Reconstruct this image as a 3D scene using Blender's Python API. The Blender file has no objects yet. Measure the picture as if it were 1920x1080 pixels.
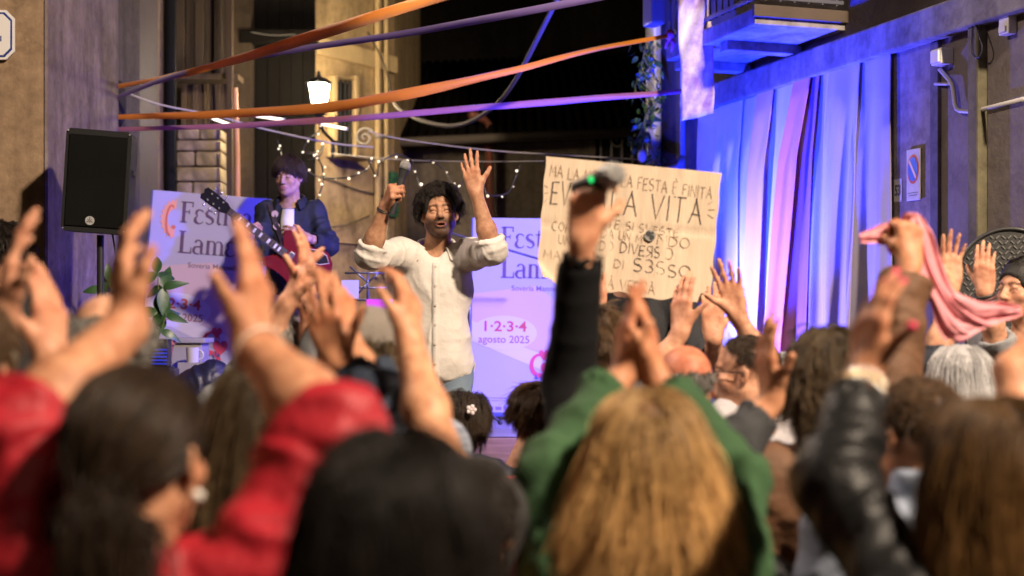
import bpy, bmesh, math, random
import numpy as np
from mathutils import Vector, Matrix

random.seed(7)
RNG = np.random.default_rng(11)
SC = bpy.context.scene
COL = SC.collection
R_ = math.radians

# ------------------------------------------------------------------ camera
F_PX, CX, HY, CAM_Z = 2666.7, 960.0, 600.0, 1.42      # focal length in photo pixels, horizon row, eye height
cam_data = bpy.data.cameras.new("camera")
cam = bpy.data.objects.new("camera", cam_data)
COL.objects.link(cam)
cam.location = (0, 0, CAM_Z)
cam.rotation_euler = (R_(90), 0, 0)
cam_data.lens, cam_data.sensor_width = 50, 36
cam_data.shift_y = (HY - 540) / 1920
cam_data.clip_start, cam_data.clip_end = 0.05, 200
cam_data.dof.use_dof = True
cam_data.dof.focus_distance = 6.85
cam_data.dof.aperture_fstop = 1.8
cam_data.dof.aperture_blades = 9
SC.camera = cam

# ------------------------------------------------------------------ night sky
world = bpy.data.worlds.new("World")
SC.world = world
world.use_nodes = True
wn = world.node_tree
bgn = wn.nodes["Background"]
sky = wn.nodes.new("ShaderNodeTexSky")
sky.sky_type = 'NISHITA'
sky.sun_disc = False
sky.sun_elevation = R_(-4)
sky.sun_rotation = R_(150)
wn.links.new(sky.outputs[0], bgn.inputs[0])
bgn.inputs[1].default_value = 0.05


# ------------------------------------------------------------------ lamps
def aim(o, target):
    v = Vector(target) - o.location
    o.rotation_euler = v.to_track_quat('-Z', 'Y').to_euler()


def spot(name, loc, target, power, color, angle, blend=0.5, size=0.1):
    l = bpy.data.lights.new(name, 'SPOT')
    l.energy, l.color, l.spot_size, l.spot_blend, l.shadow_soft_size = power, color, R_(angle), blend, size
    o = bpy.data.objects.new(name, l)
    o.location = loc
    COL.objects.link(o)
    aim(o, target)
    return o


def bulb(name, loc, power, color, size=0.1):
    l = bpy.data.lights.new(name, 'POINT')
    l.energy, l.color, l.shadow_soft_size = power, color, size
    o = bpy.data.objects.new(name, l)
    o.location = loc
    COL.objects.link(o)
    return o


WARM = (1.0, 0.80, 0.60)
BLUE = (0.07, 0.10, 1.0)
# warm floodlight on a house front behind the photographer, to the right
spot("flood_lamp", (4.4, -0.6, 6.8), (-0.1, 6.6, 1.2), 8300, WARM, 80, 0.9, 0.30)
# second warm street lamp over the audience, to the left
spot("street_light_left", (-2.4, 5.3, 4.7), (2.2, 4.7, 1.3), 1000, (1.0, 0.80, 0.66), 84, 0.9, 0.15)
spot("fill_light_behind", (-3.4, -3.2, 5.2), (0.0, 2.6, 1.0), 150, (1.0, 0.76, 0.52), 80, 0.9, 0.25)  # unseen lamp added as soft fill for the shadows in the audience
# blue stage lights
spot("stage_spot_drapes", (0.68, 9.45, 0.95), (1.66, 9.1, 1.55), 1500, (0.16, 0.14, 1.0), 80, 0.7, 0.06)
spot("stage_spot_balcony", (0.85, 8.55, 0.9), (1.42, 9.0, 3.2), 3000, (0.006, 0.024, 1.0), 88, 0.7, 0.05)
spot("stage_spot_wash", (1.15, 7.1, 3.0), (-0.6, 9.5, 1.3), 1000, (0.09, 0.09, 1.0), 80, 0.7, 0.06)
spot("stage_spot_backdrop", (0.62, 8.7, 0.85), (-1.2, 9.7, 1.3), 170, (0.15, 0.09, 1.0), 100, 0.8, 0.05)

SC.view_settings.view_transform = 'Standard'
SC.view_settings.look = 'None'
SC.view_settings.exposure = 0.0
SC.view_settings.gamma = 1.0
SC.view_settings.use_curve_mapping = False
SC.render.engine = 'CYCLES'
SC.cycles.use_denoising = True
SC.cycles.max_bounces = 6
SC.cycles.sample_clamp_indirect = 4.0
SC.cycles.caustics_reflective = False
SC.cycles.caustics_refractive = False
SC.cycles_curves.shape = 'THICK'


# ------------------------------------------------------------------ helpers
def P(px, py, d):
    """Point of the place seen at photo pixel (px, py) at depth d metres."""
    return np.array([(px - CX) * d / F_PX, d, CAM_Z + (HY - py) * d / F_PX])


def unit(v):
    v = np.asarray(v, float)
    return v / (np.linalg.norm(v) + 1e-12)


def rotm(yaw=0, pitch=0, roll=0):
    """Columns = right, forward, up. yaw 0 looks along +Y, yaw 180 towards the camera; pitch > 0 looks up."""
    m = Matrix.Rotation(R_(yaw), 3, 'Z') @ Matrix.Rotation(R_(pitch), 3, 'X') @ Matrix.Rotation(R_(roll), 3, 'Y')
    return np.array(m)


def tag(o, label=None, cat=None, group=None, kind=None):
    if label: o['label'] = label
    if cat: o['category'] = cat
    if group: o['group'] = group
    if kind: o['kind'] = kind
    return o


def link(name, data, parent=None, mat=None, loc=None):
    o = bpy.data.objects.new(name, data)
    COL.objects.link(o)
    if parent is not None: o.parent = parent
    if loc is not None: o.location = loc
    if mat is not None and data is not None:
        data.materials.clear()
        for m in (mat if isinstance(mat, (list, tuple)) else [mat]): data.materials.append(m)
    return o


def empty(name, loc=(0, 0, 0), label=None, cat=None, group=None, rot=None):
    o = bpy.data.objects.new(name, None)
    o.empty_display_size = 0.1
    o.location = loc
    if rot is not None: o.rotation_euler = rot
    COL.objects.link(o)
    return tag(o, label, cat, group)


def mesh_np(name, V, Q, smooth=True, col=None):
    """Fast mesh from vertices (n,3) and quads (m,4)."""
    me = bpy.data.meshes.new(name)
    V = np.asarray(V, np.float32); Q = np.asarray(Q, np.int32)
    me.vertices.add(len(V)); me.vertices.foreach_set('co', V.ravel())
    k = Q.shape[1]
    me.loops.add(Q.size); me.loops.foreach_set('vertex_index', Q.ravel())
    me.polygons.add(len(Q))
    me.polygons.foreach_set('loop_start', np.arange(0, Q.size, k, dtype=np.int32))
    me.polygons.foreach_set('loop_total', np.full(len(Q), k, np.int32))
    me.polygons.foreach_set('use_smooth', np.full(len(Q), smooth))
    me.update(calc_edges=True)
    if col is not None:
        a = me.color_attributes.new('tint', 'FLOAT_COLOR', 'POINT')
        c = np.ones((len(V), 4), np.float32); c[:, :3] = col
        a.data.foreach_set('color', c.ravel())
    return me


class MB:
    """Collects simple closed shapes; build() links them as one mesh object."""
    def __init__(s): s.bm = bmesh.new()

    def box(s, c, size, R=None, bev=0.0):
        m = Matrix.Identity(4)
        if R is not None:
            r = Matrix([list(map(float, row)) for row in np.asarray(R)]).to_4x4()
        else:
            r = Matrix.Identity(4)
        m = Matrix.Translation(Vector([float(v) for v in c])) @ r @ Matrix.Diagonal((float(size[0]), float(size[1]), float(size[2]), 1))
        ret = bmesh.ops.create_cube(s.bm, size=1.0, matrix=m)
        if bev > 0:
            es = list({e for v in ret['verts'] for e in v.link_edges})
            bmesh.ops.bevel(s.bm, geom=es, offset=bev, segments=2, affect='EDGES', profile=0.6)
        return s

    def cyl(s, a, b, r, r2=None, n=16, caps=True):
        a = Vector([float(v) for v in a]); b = Vector([float(v) for v in b])
        d = b - a
        q = d.to_track_quat('Z', 'Y').to_matrix().to_4x4()
        m = Matrix.Translation((a + b) / 2) @ q
        bmesh.ops.create_cone(s.bm, cap_ends=caps, segments=n, radius1=r, radius2=r if r2 is None else r2, depth=d.length, matrix=m)
        return s

    def ball(s, c, r, n=14, R=None):
        r = (r, r, r) if np.isscalar(r) else r
        rm = Matrix.Identity(4) if R is None else Matrix([list(map(float, row)) for row in np.asarray(R)]).to_4x4()
        m = Matrix.Translation(Vector([float(v) for v in c])) @ rm @ Matrix.Diagonal((r[0], r[1], r[2], 1))
        bmesh.ops.create_uvsphere(s.bm, u_segments=n, v_segments=max(6, n * 2 // 3), radius=1, matrix=m)
        return s

    def tube(s, pts, r, n=8, caps=True):
        pts = [Vector([float(v) for v in p]) for p in pts]
        rs = [r] * len(pts) if np.isscalar(r) else list(r)
        rings = []
        ref = Vector((0, 0, 1))
        for i, p in enumerate(pts):
            t = (pts[min(i + 1, len(pts) - 1)] - pts[max(i - 1, 0)]).normalized()
            if abs(t.dot(ref)) > 0.95: ref = Vector((1, 0, 0)) if abs(t.x) < 0.9 else Vector((0, 1, 0))
            u = (ref - t * ref.dot(t)).normalized(); w = t.cross(u); ref = u
            rings.append([s.bm.verts.new(p + (u * math.cos(2 * math.pi * k / n) + w * math.sin(2 * math.pi * k / n)) * rs[i]) for k in range(n)])
        for i in range(len(rings) - 1):
            for k in range(n):
                s.bm.faces.new((rings[i][k], rings[i][(k + 1) % n], rings[i + 1][(k + 1) % n], rings[i + 1][k]))
        if caps:
            s.bm.faces.new(rings[0][::-1]); s.bm.faces.new(rings[-1])
        return s

    def prism(s, poly, depth, M):
        """Extrude a 2D polygon (x, z) by depth along y, placed with 4x4 matrix M."""
        f = [s.bm.verts.new(M @ Vector((x, 0, z))) for x, z in poly]
        b = [s.bm.verts.new(M @ Vector((x, depth, z))) for x, z in poly]
        n = len(poly)
        s.bm.faces.new(f); s.bm.faces.new(b[::-1])
        for i in range(n): s.bm.faces.new((f[i], b[i], b[(i + 1) % n], f[(i + 1) % n]))
        return s

    def quadstrip(s, L, Rr):
        a = [s.bm.verts.new(Vector([float(v) for v in p])) for p in L]
        b = [s.bm.verts.new(Vector([float(v) for v in p])) for p in Rr]
        for i in range(len(a) - 1): s.bm.faces.new((a[i], b[i], b[i + 1], a[i + 1]))
        return s

    def build(s, name, mat, parent=None, loc=None, smooth=False, angle=None):
        bmesh.ops.recalc_face_normals(s.bm, faces=s.bm.faces)
        me = bpy.data.meshes.new(name)
        s.bm.to_mesh(me); s.bm.free()
        if smooth:
            me.shade_smooth()
            if angle is not None:
                me.set_sharp_from_angle(angle=R_(angle))
        return link(name, me, parent, mat, loc)


def copy_tree(o, parent=None):
    c = o.copy(); COL.objects.link(c); c.parent = parent
    for ch in list(o.children): copy_tree(ch, c)
    return c


def vnoise(p, seed=0):
    """Value noise in 0..1 at points (n,3)."""
    p = np.asarray(p, np.float64) + seed * 17.31
    i = np.floor(p).astype(np.int64); f = p - i
    f = f * f * (3 - 2 * f)

    def h(a, b, c):
        x = (a * 374761393 + b * 668265263 + c * 2147483647 + seed * 974711) & 0xffffffff
        x = ((x ^ (x >> 13)) * 1274126177) & 0xffffffff
        return ((x ^ (x >> 16)) & 0xffff) / 65535.0
    X, Y, Z = i[:, 0], i[:, 1], i[:, 2]
    out = 0
    for a in (0, 1):
        for b in (0, 1):
            for c in (0, 1):
                w = (f[:, 0] if a else 1 - f[:, 0]) * (f[:, 1] if b else 1 - f[:, 1]) * (f[:, 2] if c else 1 - f[:, 2])
                out = out + w * h(X + a, Y + b, Z + c)
    return out


# ------------------------------------------------------------------ implicit surfaces (smooth unions) -> mesh
def rcone(a, b, ra, rb, k=0.015, squash=None, op=0):
    """Tapered capsule; squash = (axis, factor) flattens its section along an axis."""
    a = np.asarray(a, float); b = np.asarray(b, float)
    m = max(ra, rb)
    lo, hi = np.minimum(a, b) - m, np.maximum(a, b) + m
    if squash is not None:
        ax, fac = unit(squash[0]), squash[1]
        S = np.eye(3) + (1 / fac - 1) * np.outer(ax, ax)
        if fac > 1: lo, hi = lo - m * (fac - 1), hi + m * (fac - 1)

    def fn(X, Y, Z):
        x, y, z = X - a[0], Y - a[1], Z - a[2]
        ba = b - a
        if squash is not None:
            x, y, z = (S[0, 0] * x + S[0, 1] * y + S[0, 2] * z, S[1, 0] * x + S[1, 1] * y + S[1, 2] * z, S[2, 0] * x + S[2, 1] * y + S[2, 2] * z)
            ba = S @ ba
        t = np.clip((x * ba[0] + y * ba[1] + z * ba[2]) / (ba @ ba + 1e-12), 0, 1)
        d = np.sqrt((x - t * ba[0]) ** 2 + (y - t * ba[1]) ** 2 + (z - t * ba[2]) ** 2) - (ra + (rb - ra) * t)
        return d * (min(1, squash[1]) if squash is not None else 1)
    return (lo, hi, fn, k, op)


def ell(c, r, R=None, k=0.015, op=0):
    c = np.asarray(c, float); r = np.asarray((r, r, r) if np.isscalar(r) else r, float)
    R = np.eye(3) if R is None else np.asarray(R)
    ext = np.sqrt((R ** 2) @ (r ** 2))

    def fn(X, Y, Z):
        x, y, z = X - c[0], Y - c[1], Z - c[2]
        qx = R[0, 0] * x + R[1, 0] * y + R[2, 0] * z
        qy = R[0, 1] * x + R[1, 1] * y + R[2, 1] * z
        qz = R[0, 2] * x + R[1, 2] * y + R[2, 2] * z
        k0 = np.sqrt((qx / r[0]) ** 2 + (qy / r[1]) ** 2 + (qz / r[2]) ** 2)
        k1 = np.sqrt((qx / r[0] ** 2) ** 2 + (qy / r[1] ** 2) ** 2 + (qz / r[2] ** 2) ** 2)
        return k0 * (k0 - 1) / (k1 + 1e-9)
    return (c - ext, c + ext, fn, k, op)


def flatcyl(a, b, r, k=0.004, op=1):
    """Flat-ended cylinder (op 1 = carve it away)."""
    a = np.asarray(a, float); b = np.asarray(b, float)
    lo, hi = np.minimum(a, b) - r, np.maximum(a, b) + r

    def fn(X, Y, Z):
        ba = b - a; L = np.linalg.norm(ba); u = ba / L
        x, y, z = X - a[0], Y - a[1], Z - a[2]
        h = x * u[0] + y * u[1] + z * u[2]
        rad = np.sqrt(np.maximum((x - h * u[0]) ** 2 + (y - h * u[1]) ** 2 + (z - h * u[2]) ** 2, 0)) - r
        ax = np.abs(h - L / 2) - L / 2
        return np.minimum(np.maximum(rad, ax), 0) + np.sqrt(np.maximum(rad, 0) ** 2 + np.maximum(ax, 0) ** 2)
    return (lo, hi, fn, k, op)


def implicit(prims, vox):
    adds = [p for p in prims if p[4] == 0]
    lo = np.min([p[0] for p in adds], 0) - 4 * vox
    hi = np.max([p[1] for p in adds], 0) + 4 * vox
    n = np.ceil((hi - lo) / vox).astype(int) + 1
    f = np.full(n, 0.08, np.float32)
    ax = [(lo[i] + vox * np.arange(n[i])).astype(np.float32) for i in range(3)]
    for plo, phi, fn, k, op in prims:
        m = k + 2.5 * vox
        i0 = np.clip(np.floor((plo - m - lo) / vox).astype(int), 0, n)
        i1 = np.clip(np.ceil((phi + m - lo) / vox).astype(int) + 1, 0, n)
        if np.any(i1 <= i0): continue
        sl = tuple(slice(i0[i], i1[i]) for i in range(3))
        X, Y, Z = ax[0][sl[0]][:, None, None], ax[1][sl[1]][None, :, None], ax[2][sl[2]][None, None, :]
        d = fn(X, Y, Z).astype(np.float32)
        g = f[sl]
        if op == 0:
            h = np.maximum(k - np.abs(g - d), 0) / k
            f[sl] = np.minimum(g, d) - h * h * k * 0.25
        else:
            h = np.maximum(k - np.abs(g + d), 0) / k
            f[sl] = np.maximum(g, -d) + h * h * k * 0.25
    return nets(f, lo, vox)


def nets(f, lo, vox):
    neg = f < 0
    a = neg.astype(np.uint8)
    s = a[:-1] + a[1:]
    s = s[:, :-1] + s[:, 1:]
    s = s[:, :, :-1] + s[:, :, 1:]
    act = (s > 0) & (s < 8)
    ci = np.argwhere(act)
    idx = np.full(act.shape, -1, np.int32)
    idx[act] = np.arange(len(ci), dtype=np.int32)
    i, j, k = ci.T
    val = {(x, y, z): f[i + x, j + y, k + z] for x in (0, 1) for y in (0, 1) for z in (0, 1)}
    acc = np.zeros((len(ci), 3), np.float32); cnt = np.zeros(len(ci), np.float32)
    for c0 in val:
        for axn in range(3):
            if c0[axn] == 1: continue
            c1 = tuple(1 if q == axn else c0[q] for q in range(3))
            fa, fb = val[c0], val[c1]
            m = (fa < 0) != (fb < 0)
            t = np.where(m, fa / np.where(m, fa - fb, 1), 0)
            for q in range(3):
                acc[:, q] += np.where(m, c0[q] + (t if q == axn else 0), 0)
            cnt += m
    V = lo + vox * (ci + acc / cnt[:, None])
    quads = []
    for axn in range(3):
        sa = [slice(None)] * 3; sb = [slice(None)] * 3
        sa[axn] = slice(0, -1); sb[axn] = slice(1, None)
        A, B = neg[tuple(sa)], neg[tuple(sb)]
        e = np.argwhere(A != B)
        o = [q for q in range(3) if q != axn]
        ok = np.all((e[:, o] >= 1) & (e[:, o] < np.array(act.shape)[o]), 1)
        e = e[ok]
        inside = A[tuple(e.T)]
        du = np.zeros(3, int); du[o[0]] = 1
        dv = np.zeros(3, int); dv[o[1]] = 1
        q = np.stack([idx[tuple((e - du - dv).T)], idx[tuple((e - dv).T)], idx[tuple(e.T)], idx[tuple((e - du).T)]], 1)
        flip = inside if axn != 1 else ~inside
        q = np.where(flip[:, None], q, q[:, ::-1])
        quads.append(q)
    return V, np.concatenate(quads)


def relax(V, Q, n=1, w=0.5):
    """Laplacian smoothing."""
    e = np.concatenate([Q[:, [0, 1]], Q[:, [1, 2]], Q[:, [2, 3]], Q[:, [3, 0]]])
    e = np.concatenate([e, e[:, ::-1]])
    cnt = np.bincount(e[:, 0], minlength=len(V)).clip(1)
    for _ in range(n):
        avg = np.stack([np.bincount(e[:, 0], V[e[:, 1], q], minlength=len(V)) for q in range(3)], 1) / cnt[:, None]
        V = V + w * (avg - V)
    return V


def normals(V, Q):
    a = np.cross(V[Q[:, 2]] - V[Q[:, 0]], V[Q[:, 3]] - V[Q[:, 1]])
    N = np.zeros_like(V)
    for c in range(4):
        for q in range(3): N[:, q] += np.bincount(Q[:, c], a[:, q], minlength=len(V))
    return N / (np.linalg.norm(N, axis=1, keepdims=True) + 1e-12)


# ------------------------------------------------------------------ materials
_M = {}


def mat(name, color, rough=0.6, bump=0.0, scale=40.0, var=0.0, metal=0.0, spec=0.5, var_scale=3.0, stretch=(1, 1, 1), sheen=0.0, emit=None, emit_s=0.0, color2=None, coat=0.0, transl=0.0):
    """Principled material: colour varied by noise towards color2, fine relief from a second noise."""
    if name in _M: return _M[name]
    m = bpy.data.materials.new(name); m.use_nodes = True
    nt = m.node_tree; b = nt.nodes['Principled BSDF']
    b.inputs['Base Color'].default_value = (*color, 1)
    b.inputs['Roughness'].default_value = rough
    b.inputs['Metallic'].default_value = metal
    b.inputs['Specular IOR Level'].default_value = spec
    b.inputs['Sheen Weight'].default_value = sheen
    b.inputs['Coat Weight'].default_value = coat
    if emit is not None:
        b.inputs['Emission Color'].default_value = (*emit, 1)
        b.inputs['Emission Strength'].default_value = emit_s
    tc = nt.nodes.new('ShaderNodeTexCoord'); mp = nt.nodes.new('ShaderNodeMapping')
    mp.inputs['Scale'].default_value = stretch
    nt.links.new(tc.outputs['Object'], mp.inputs[0])
    if var > 0 or color2 is not None:
        n = nt.nodes.new('ShaderNodeTexNoise'); n.inputs['Scale'].default_value = var_scale; n.inputs['Detail'].default_value = 6
        n.inputs['Roughness'].default_value = 0.65
        nt.links.new(mp.outputs[0], n.inputs['Vector'])
        cr = nt.nodes.new('ShaderNodeValToRGB')
        c2 = color2 if color2 is not None else tuple(c * (1 - var) for c in color)
        cr.color_ramp.elements[0].position, cr.color_ramp.elements[1].position = 0.36, 0.66
        cr.color_ramp.elements[0].color = (*c2, 1); cr.color_ramp.elements[1].color = (*color, 1)
        nt.links.new(n.outputs['Fac'], cr.inputs[0]); nt.links.new(cr.outputs[0], b.inputs['Base Color'])
    if bump > 0:
        n2 = nt.nodes.new('ShaderNodeTexNoise'); n2.inputs['Scale'].default_value = scale; n2.inputs['Detail'].default_value = 5
        nt.links.new(mp.outputs[0], n2.inputs['Vector'])
        bp = nt.nodes.new('ShaderNodeBump'); bp.inputs['Strength'].default_value = min(1, bump); bp.inputs['Distance'].default_value = 0.02 if scale < 30 else 0.006
        nt.links.new(n2.outputs['Fac'], bp.inputs['Height']); nt.links.new(bp.outputs[0], b.inputs['Normal'])
    if transl > 0:
        tr = nt.nodes.new('ShaderNodeBsdfTranslucent'); ms = nt.nodes.new('ShaderNodeMixShader'); ms.inputs[0].default_value = transl
        src = b.inputs['Base Color'].links[0].from_socket if b.inputs['Base Color'].is_linked else None
        if src: nt.links.new(src, tr.inputs['Color'])
        else: tr.inputs['Color'].default_value = (*color, 1)
        nt.links.new(b.outputs[0], ms.inputs[1]); nt.links.new(tr.outputs[0], ms.inputs[2])
        nt.links.new(ms.outputs[0], nt.nodes['Material Output'].inputs['Surface'])
    _M[name] = m
    return m


def skin_mat():
    if 'skin' in _M: return _M['skin']
    m = bpy.data.materials.new('skin'); m.use_nodes = True
    nt = m.node_tree; b = nt.nodes['Principled BSDF']
    at = nt.nodes.new('ShaderNodeAttribute'); at.attribute_name = 'tint'
    n = nt.nodes.new('ShaderNodeTexNoise'); n.inputs['Scale'].default_value = 38; n.inputs['Detail'].default_value = 5
    tc = nt.nodes.new('ShaderNodeTexCoord'); nt.links.new(tc.outputs['Object'], n.inputs['Vector'])
    cr = nt.nodes.new('ShaderNodeValToRGB')
    cr.color_ramp.elements[0].position, cr.color_ramp.elements[1].position = 0.3, 0.7
    cr.color_ramp.elements[0].color = (0.70, 0.55, 0.51, 1); cr.color_ramp.elements[1].color = (1.08, 1.05, 1.02, 1)
    nt.links.new(n.outputs['Fac'], cr.inputs[0])
    mx = nt.nodes.new('ShaderNodeMix'); mx.data_type = 'RGBA'; mx.blend_type = 'MULTIPLY'; mx.inputs[0].default_value = 1
    nt.links.new(at.outputs['Color'], mx.inputs[6]); nt.links.new(cr.outputs[0], mx.inputs[7])
    nt.links.new(mx.outputs[2], b.inputs['Base Color'])
    b.inputs['Roughness'].default_value = 0.56; b.inputs['Specular IOR Level'].default_value = 0.32
    b.inputs['Subsurface Weight'].default_value = 0.12
    b.inputs['Subsurface Radius'].default_value = (0.010, 0.004, 0.002)
    b.inputs['Subsurface Scale'].default_value = 1.0
    n2 = nt.nodes.new('ShaderNodeTexNoise'); n2.inputs['Scale'].default_value = 95; n2.inputs['Detail'].default_value = 6; nt.links.new(tc.outputs['Object'], n2.inputs['Vector'])
    bp = nt.nodes.new('ShaderNodeBump'); bp.inputs['Strength'].default_value = 0.45; bp.inputs['Distance'].default_value = 0.003
    nt.links.new(n2.outputs['Fac'], bp.inputs['Height']); nt.links.new(bp.outputs[0], b.inputs['Normal'])
    _M['skin'] = m
    return m


def strand_mat(name, dark, light, rough=0.3):
    key = 'strand_' + name
    if key in _M: return _M[key]
    m = bpy.data.materials.new(key); m.use_nodes = True
    nt = m.node_tree; nt.nodes.clear()
    out = nt.nodes.new('ShaderNodeOutputMaterial'); h = nt.nodes.new('ShaderNodeBsdfPrincipled')
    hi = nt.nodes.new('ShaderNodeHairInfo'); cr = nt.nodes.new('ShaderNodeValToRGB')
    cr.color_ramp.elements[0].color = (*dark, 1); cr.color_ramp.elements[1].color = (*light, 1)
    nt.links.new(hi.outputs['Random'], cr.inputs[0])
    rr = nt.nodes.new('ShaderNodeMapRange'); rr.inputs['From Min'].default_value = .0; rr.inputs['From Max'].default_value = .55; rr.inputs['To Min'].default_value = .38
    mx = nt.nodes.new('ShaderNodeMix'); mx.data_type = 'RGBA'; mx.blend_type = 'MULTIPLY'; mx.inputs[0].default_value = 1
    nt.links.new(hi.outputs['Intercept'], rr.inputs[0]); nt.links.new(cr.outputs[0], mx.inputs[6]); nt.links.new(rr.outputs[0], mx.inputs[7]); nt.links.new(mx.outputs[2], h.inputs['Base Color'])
    h.inputs['Roughness'].default_value = rough + .08; h.inputs["Specular IOR Level"].default_value = 0.2
    nt.links.new(h.outputs[0], out.inputs[0])
    _M[key] = m
    return m

# ====================================================================== people
SC_C, SC_R = np.array([0, -.012, .035]), np.array([.076, .096, .081])      # skull ellipsoid in head space (x right, y forward, z up)

POSES = {
    'open':  dict(spread=7, curl=[(6, 8, 5), (4, 8, 5), (6, 9, 6), (9, 10, 8)], thumb=(48, 8, 6)),
    'clap':  dict(spread=1, curl=[(12, 10, 8), (10, 12, 8), (12, 12, 8), (15, 14, 10)], thumb=(42, 12, 10)),
    'relax': dict(spread=5, curl=[(20, 28, 16), (24, 30, 18), (28, 32, 20), (32, 34, 22)], thumb=(38, 14, 14)),
    'cup':   dict(spread=2, curl=[(20, 24, 14), (20, 26, 16), (22, 26, 16), (26, 28, 18)], thumb=(40, 14, 14)),
    'grip':  dict(spread=1, curl=[(66, 78, 45), (70, 80, 48), (72, 82, 50), (74, 84, 52)], thumb=(30, 48, 40)),
    'pinch': dict(spread=2, curl=[(55, 30, 20), (50, 35, 20), (48, 40, 25), (50, 44, 28)], thumb=(36, 34, 18)),
    'fret':  dict(spread=5, curl=[(50, 58, 40), (46, 62, 42), (44, 64, 44), (46, 60, 44)], thumb=(52, 20, 10)),
}


def hand_frame(fwd, back, side):
    Y = unit(fwd); Z = np.asarray(back, float); Z = unit(Z - Y * (Z @ Y))
    X = np.cross(Z, Y) if side == 'R' else np.cross(Y, Z)
    return X, Y, Z


def hand_prims(w, fwd, back, side, pose='open', s=1.0, fat=1.0):
    """Palm, four jointed fingers and a thumb. Returns prims and nail spots."""
    X, Y, Z = hand_frame(fwd, back, side)
    po = POSES[pose] if isinstance(pose, str) else pose
    w = np.asarray(w, float)
    L = lambda x, y, z=0: w + s * (x * X + y * Y + z * Z)
    pr, nails, kn_tint = [], [], []
    kn = [(.029, .089), (.0085, .095), (-.0125, .090), (-.031, .079)]
    ln = [(.043, .026, .021), (.048, .030, .022), (.044, .028, .021), (.034, .020, .019)]
    rd = [.0092, .0095, .0090, .0080]
    sp = [1.2, .25, -.65, -1.6]
    for i in range(4):
        kx, ky = kn[i]
        pr.append(rcone(L(kx * .55, .004, -.002), L(kx, ky, 0), .0155 * s * fat, .0118 * s * fat, .012 * s))
        a = R_(po['spread'] * sp[i]); th = 0.0
        p = L(kx, ky, 0); r = rd[i] * s * fat
        base = math.sin(a) * X + math.cos(a) * Y
        for j in range(3):
            th += R_(po['curl'][i][j])
            dr = math.cos(th) * base - math.sin(th) * Z
            q = p + s * ln[i][j] * dr
            pr.append(rcone(p, q, r, r * .91, .0035 * s if j else .010 * s))
            if j < 2: pr.append(ell(q, r * 1.05, k=.003 * s)); kn_tint.append((q + Z * .004 * s, .011 * s))
            p = q; r *= .91
        nails.append((p + s * .004 * dr + (math.sin(th) * base + math.cos(th) * Z) * .006 * s, .0085 * s))
    pr.append(rcone(L(-.024, .02, -.008), L(-.028, .055, -.008), .014 * s * fat, .012 * s * fat, .012 * s))      # heel of the hand
    pr.append(rcone(L(.014, .012, -.008), L(.034, .042, -.012), .0165 * s * fat, .0155 * s * fat, .012 * s))     # ball of the thumb
    out, t1, t2 = po['thumb']
    a = R_(out); p = L(.034, .042, -.012)
    base = math.sin(a) * X + math.cos(a) * Y; th = R_(t1)
    dr = math.cos(th) * base - math.sin(th) * Z
    q = p + s * .038 * dr
    pr.append(rcone(p, q, .0135 * s * fat, .0108 * s * fat, .010 * s))
    a2 = a - R_(t2 * 1.6); th += R_(t2 * .7)
    dr = math.cos(th) * (math.sin(a2) * X + math.cos(a2) * Y) - math.sin(th) * Z
    q2 = q + s * .031 * dr
    pr.append(rcone(q, q2, .0108 * s * fat, .0092 * s * fat, .004 * s))
    nails.append((q2 + s * .003 * dr + Z * .007 * s + X * .004 * s, .009 * s))
    for kx, ky in kn: kn_tint.append((L(kx, ky, .006), .014 * s))
    return pr, nails, kn_tint


def head_prims(c, R, s=1.0, fem=False, mouth=0.0):
    T = lambda x, y, z: c + R @ (s * np.array([x, y, z], float))
    E = lambda x, y, z, rx, ry, rz, k=.012, op=0: ell(T(x, y, z), (rx * s, ry * s, rz * s), R, k * s, op)
    C = lambda a, b, ra, rb, k=.010, op=0: rcone(T(*a), T(*b), ra * s, rb * s, k * s, None, op)
    jw = .050 if fem else .054
    pr = [E(*SC_C, *SC_R), E(0, .022, -.040, .055 if fem else .059, .066, .074, .03)]
    for sx in (-1, 1):
        pr += [C((sx * jw, -.002, -.050), (sx * .016, .064, -.098), .017, .015, .025),
               E(sx * .041, .056, -.026, .024, .024, .022, .02),
               C((sx * .008, .082, .022), (sx * .038, .072, .022), .0105, .0095, .012)]
    pr += [E(0, .068, -.098, .021, .018, .017, .02)]
    for sx in (-1, 1):
        pr += [E(sx * .031, .094, .001, .018, .014, .0115, .010, 1)]
    pr += [C((0, .082, .012), (0, .104, -.030), .0085, .0118, .010), E(0, .1045, -.0335, .0105, .0095, .0085, .006)]
    for sx in (-1, 1):
        pr += [E(sx * .0125, .094, -.037, .0078, .0105, .0075, .005),
               E(sx * .031, .0765, .0050, .0150, .0128, .0092, .003),
               E(sx * .031, .0760, -.0095, .0145, .0115, .0055, .003),
               E(sx * .0065, .099, -.0435, .0038, .0055, .0035, .003, 1)]
    pr += [E(0, .082, -.067, .026, .014, .018, .010),
           E(0, .0915, -.0605, .021, .0075, .0055, .004), E(0, .0905, -.0745 - mouth * .6, .0185, .0085, .0068, .004)]
    if mouth > 0: pr += [E(0, .095, -.067 - mouth * .3, .0185, .020, .003 + mouth * .45, .003, 1)]
    else: pr += [E(0, .101, -.0672, .022, .010, .0018, .003, 1)]
    for sx in (-1, 1):
        RR = R @ rotm(sx * 22, 8, 0)
        pr += [ell(T(sx * .079, -.010, -.006), (.0085 * s, .0185 * s, .031 * s), RR, .008 * s),
               ell(T(sx * .0865, -.004, -.006), (.006 * s, .0095 * s, .017 * s), RR, .005 * s, 1)]
    return pr


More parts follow.
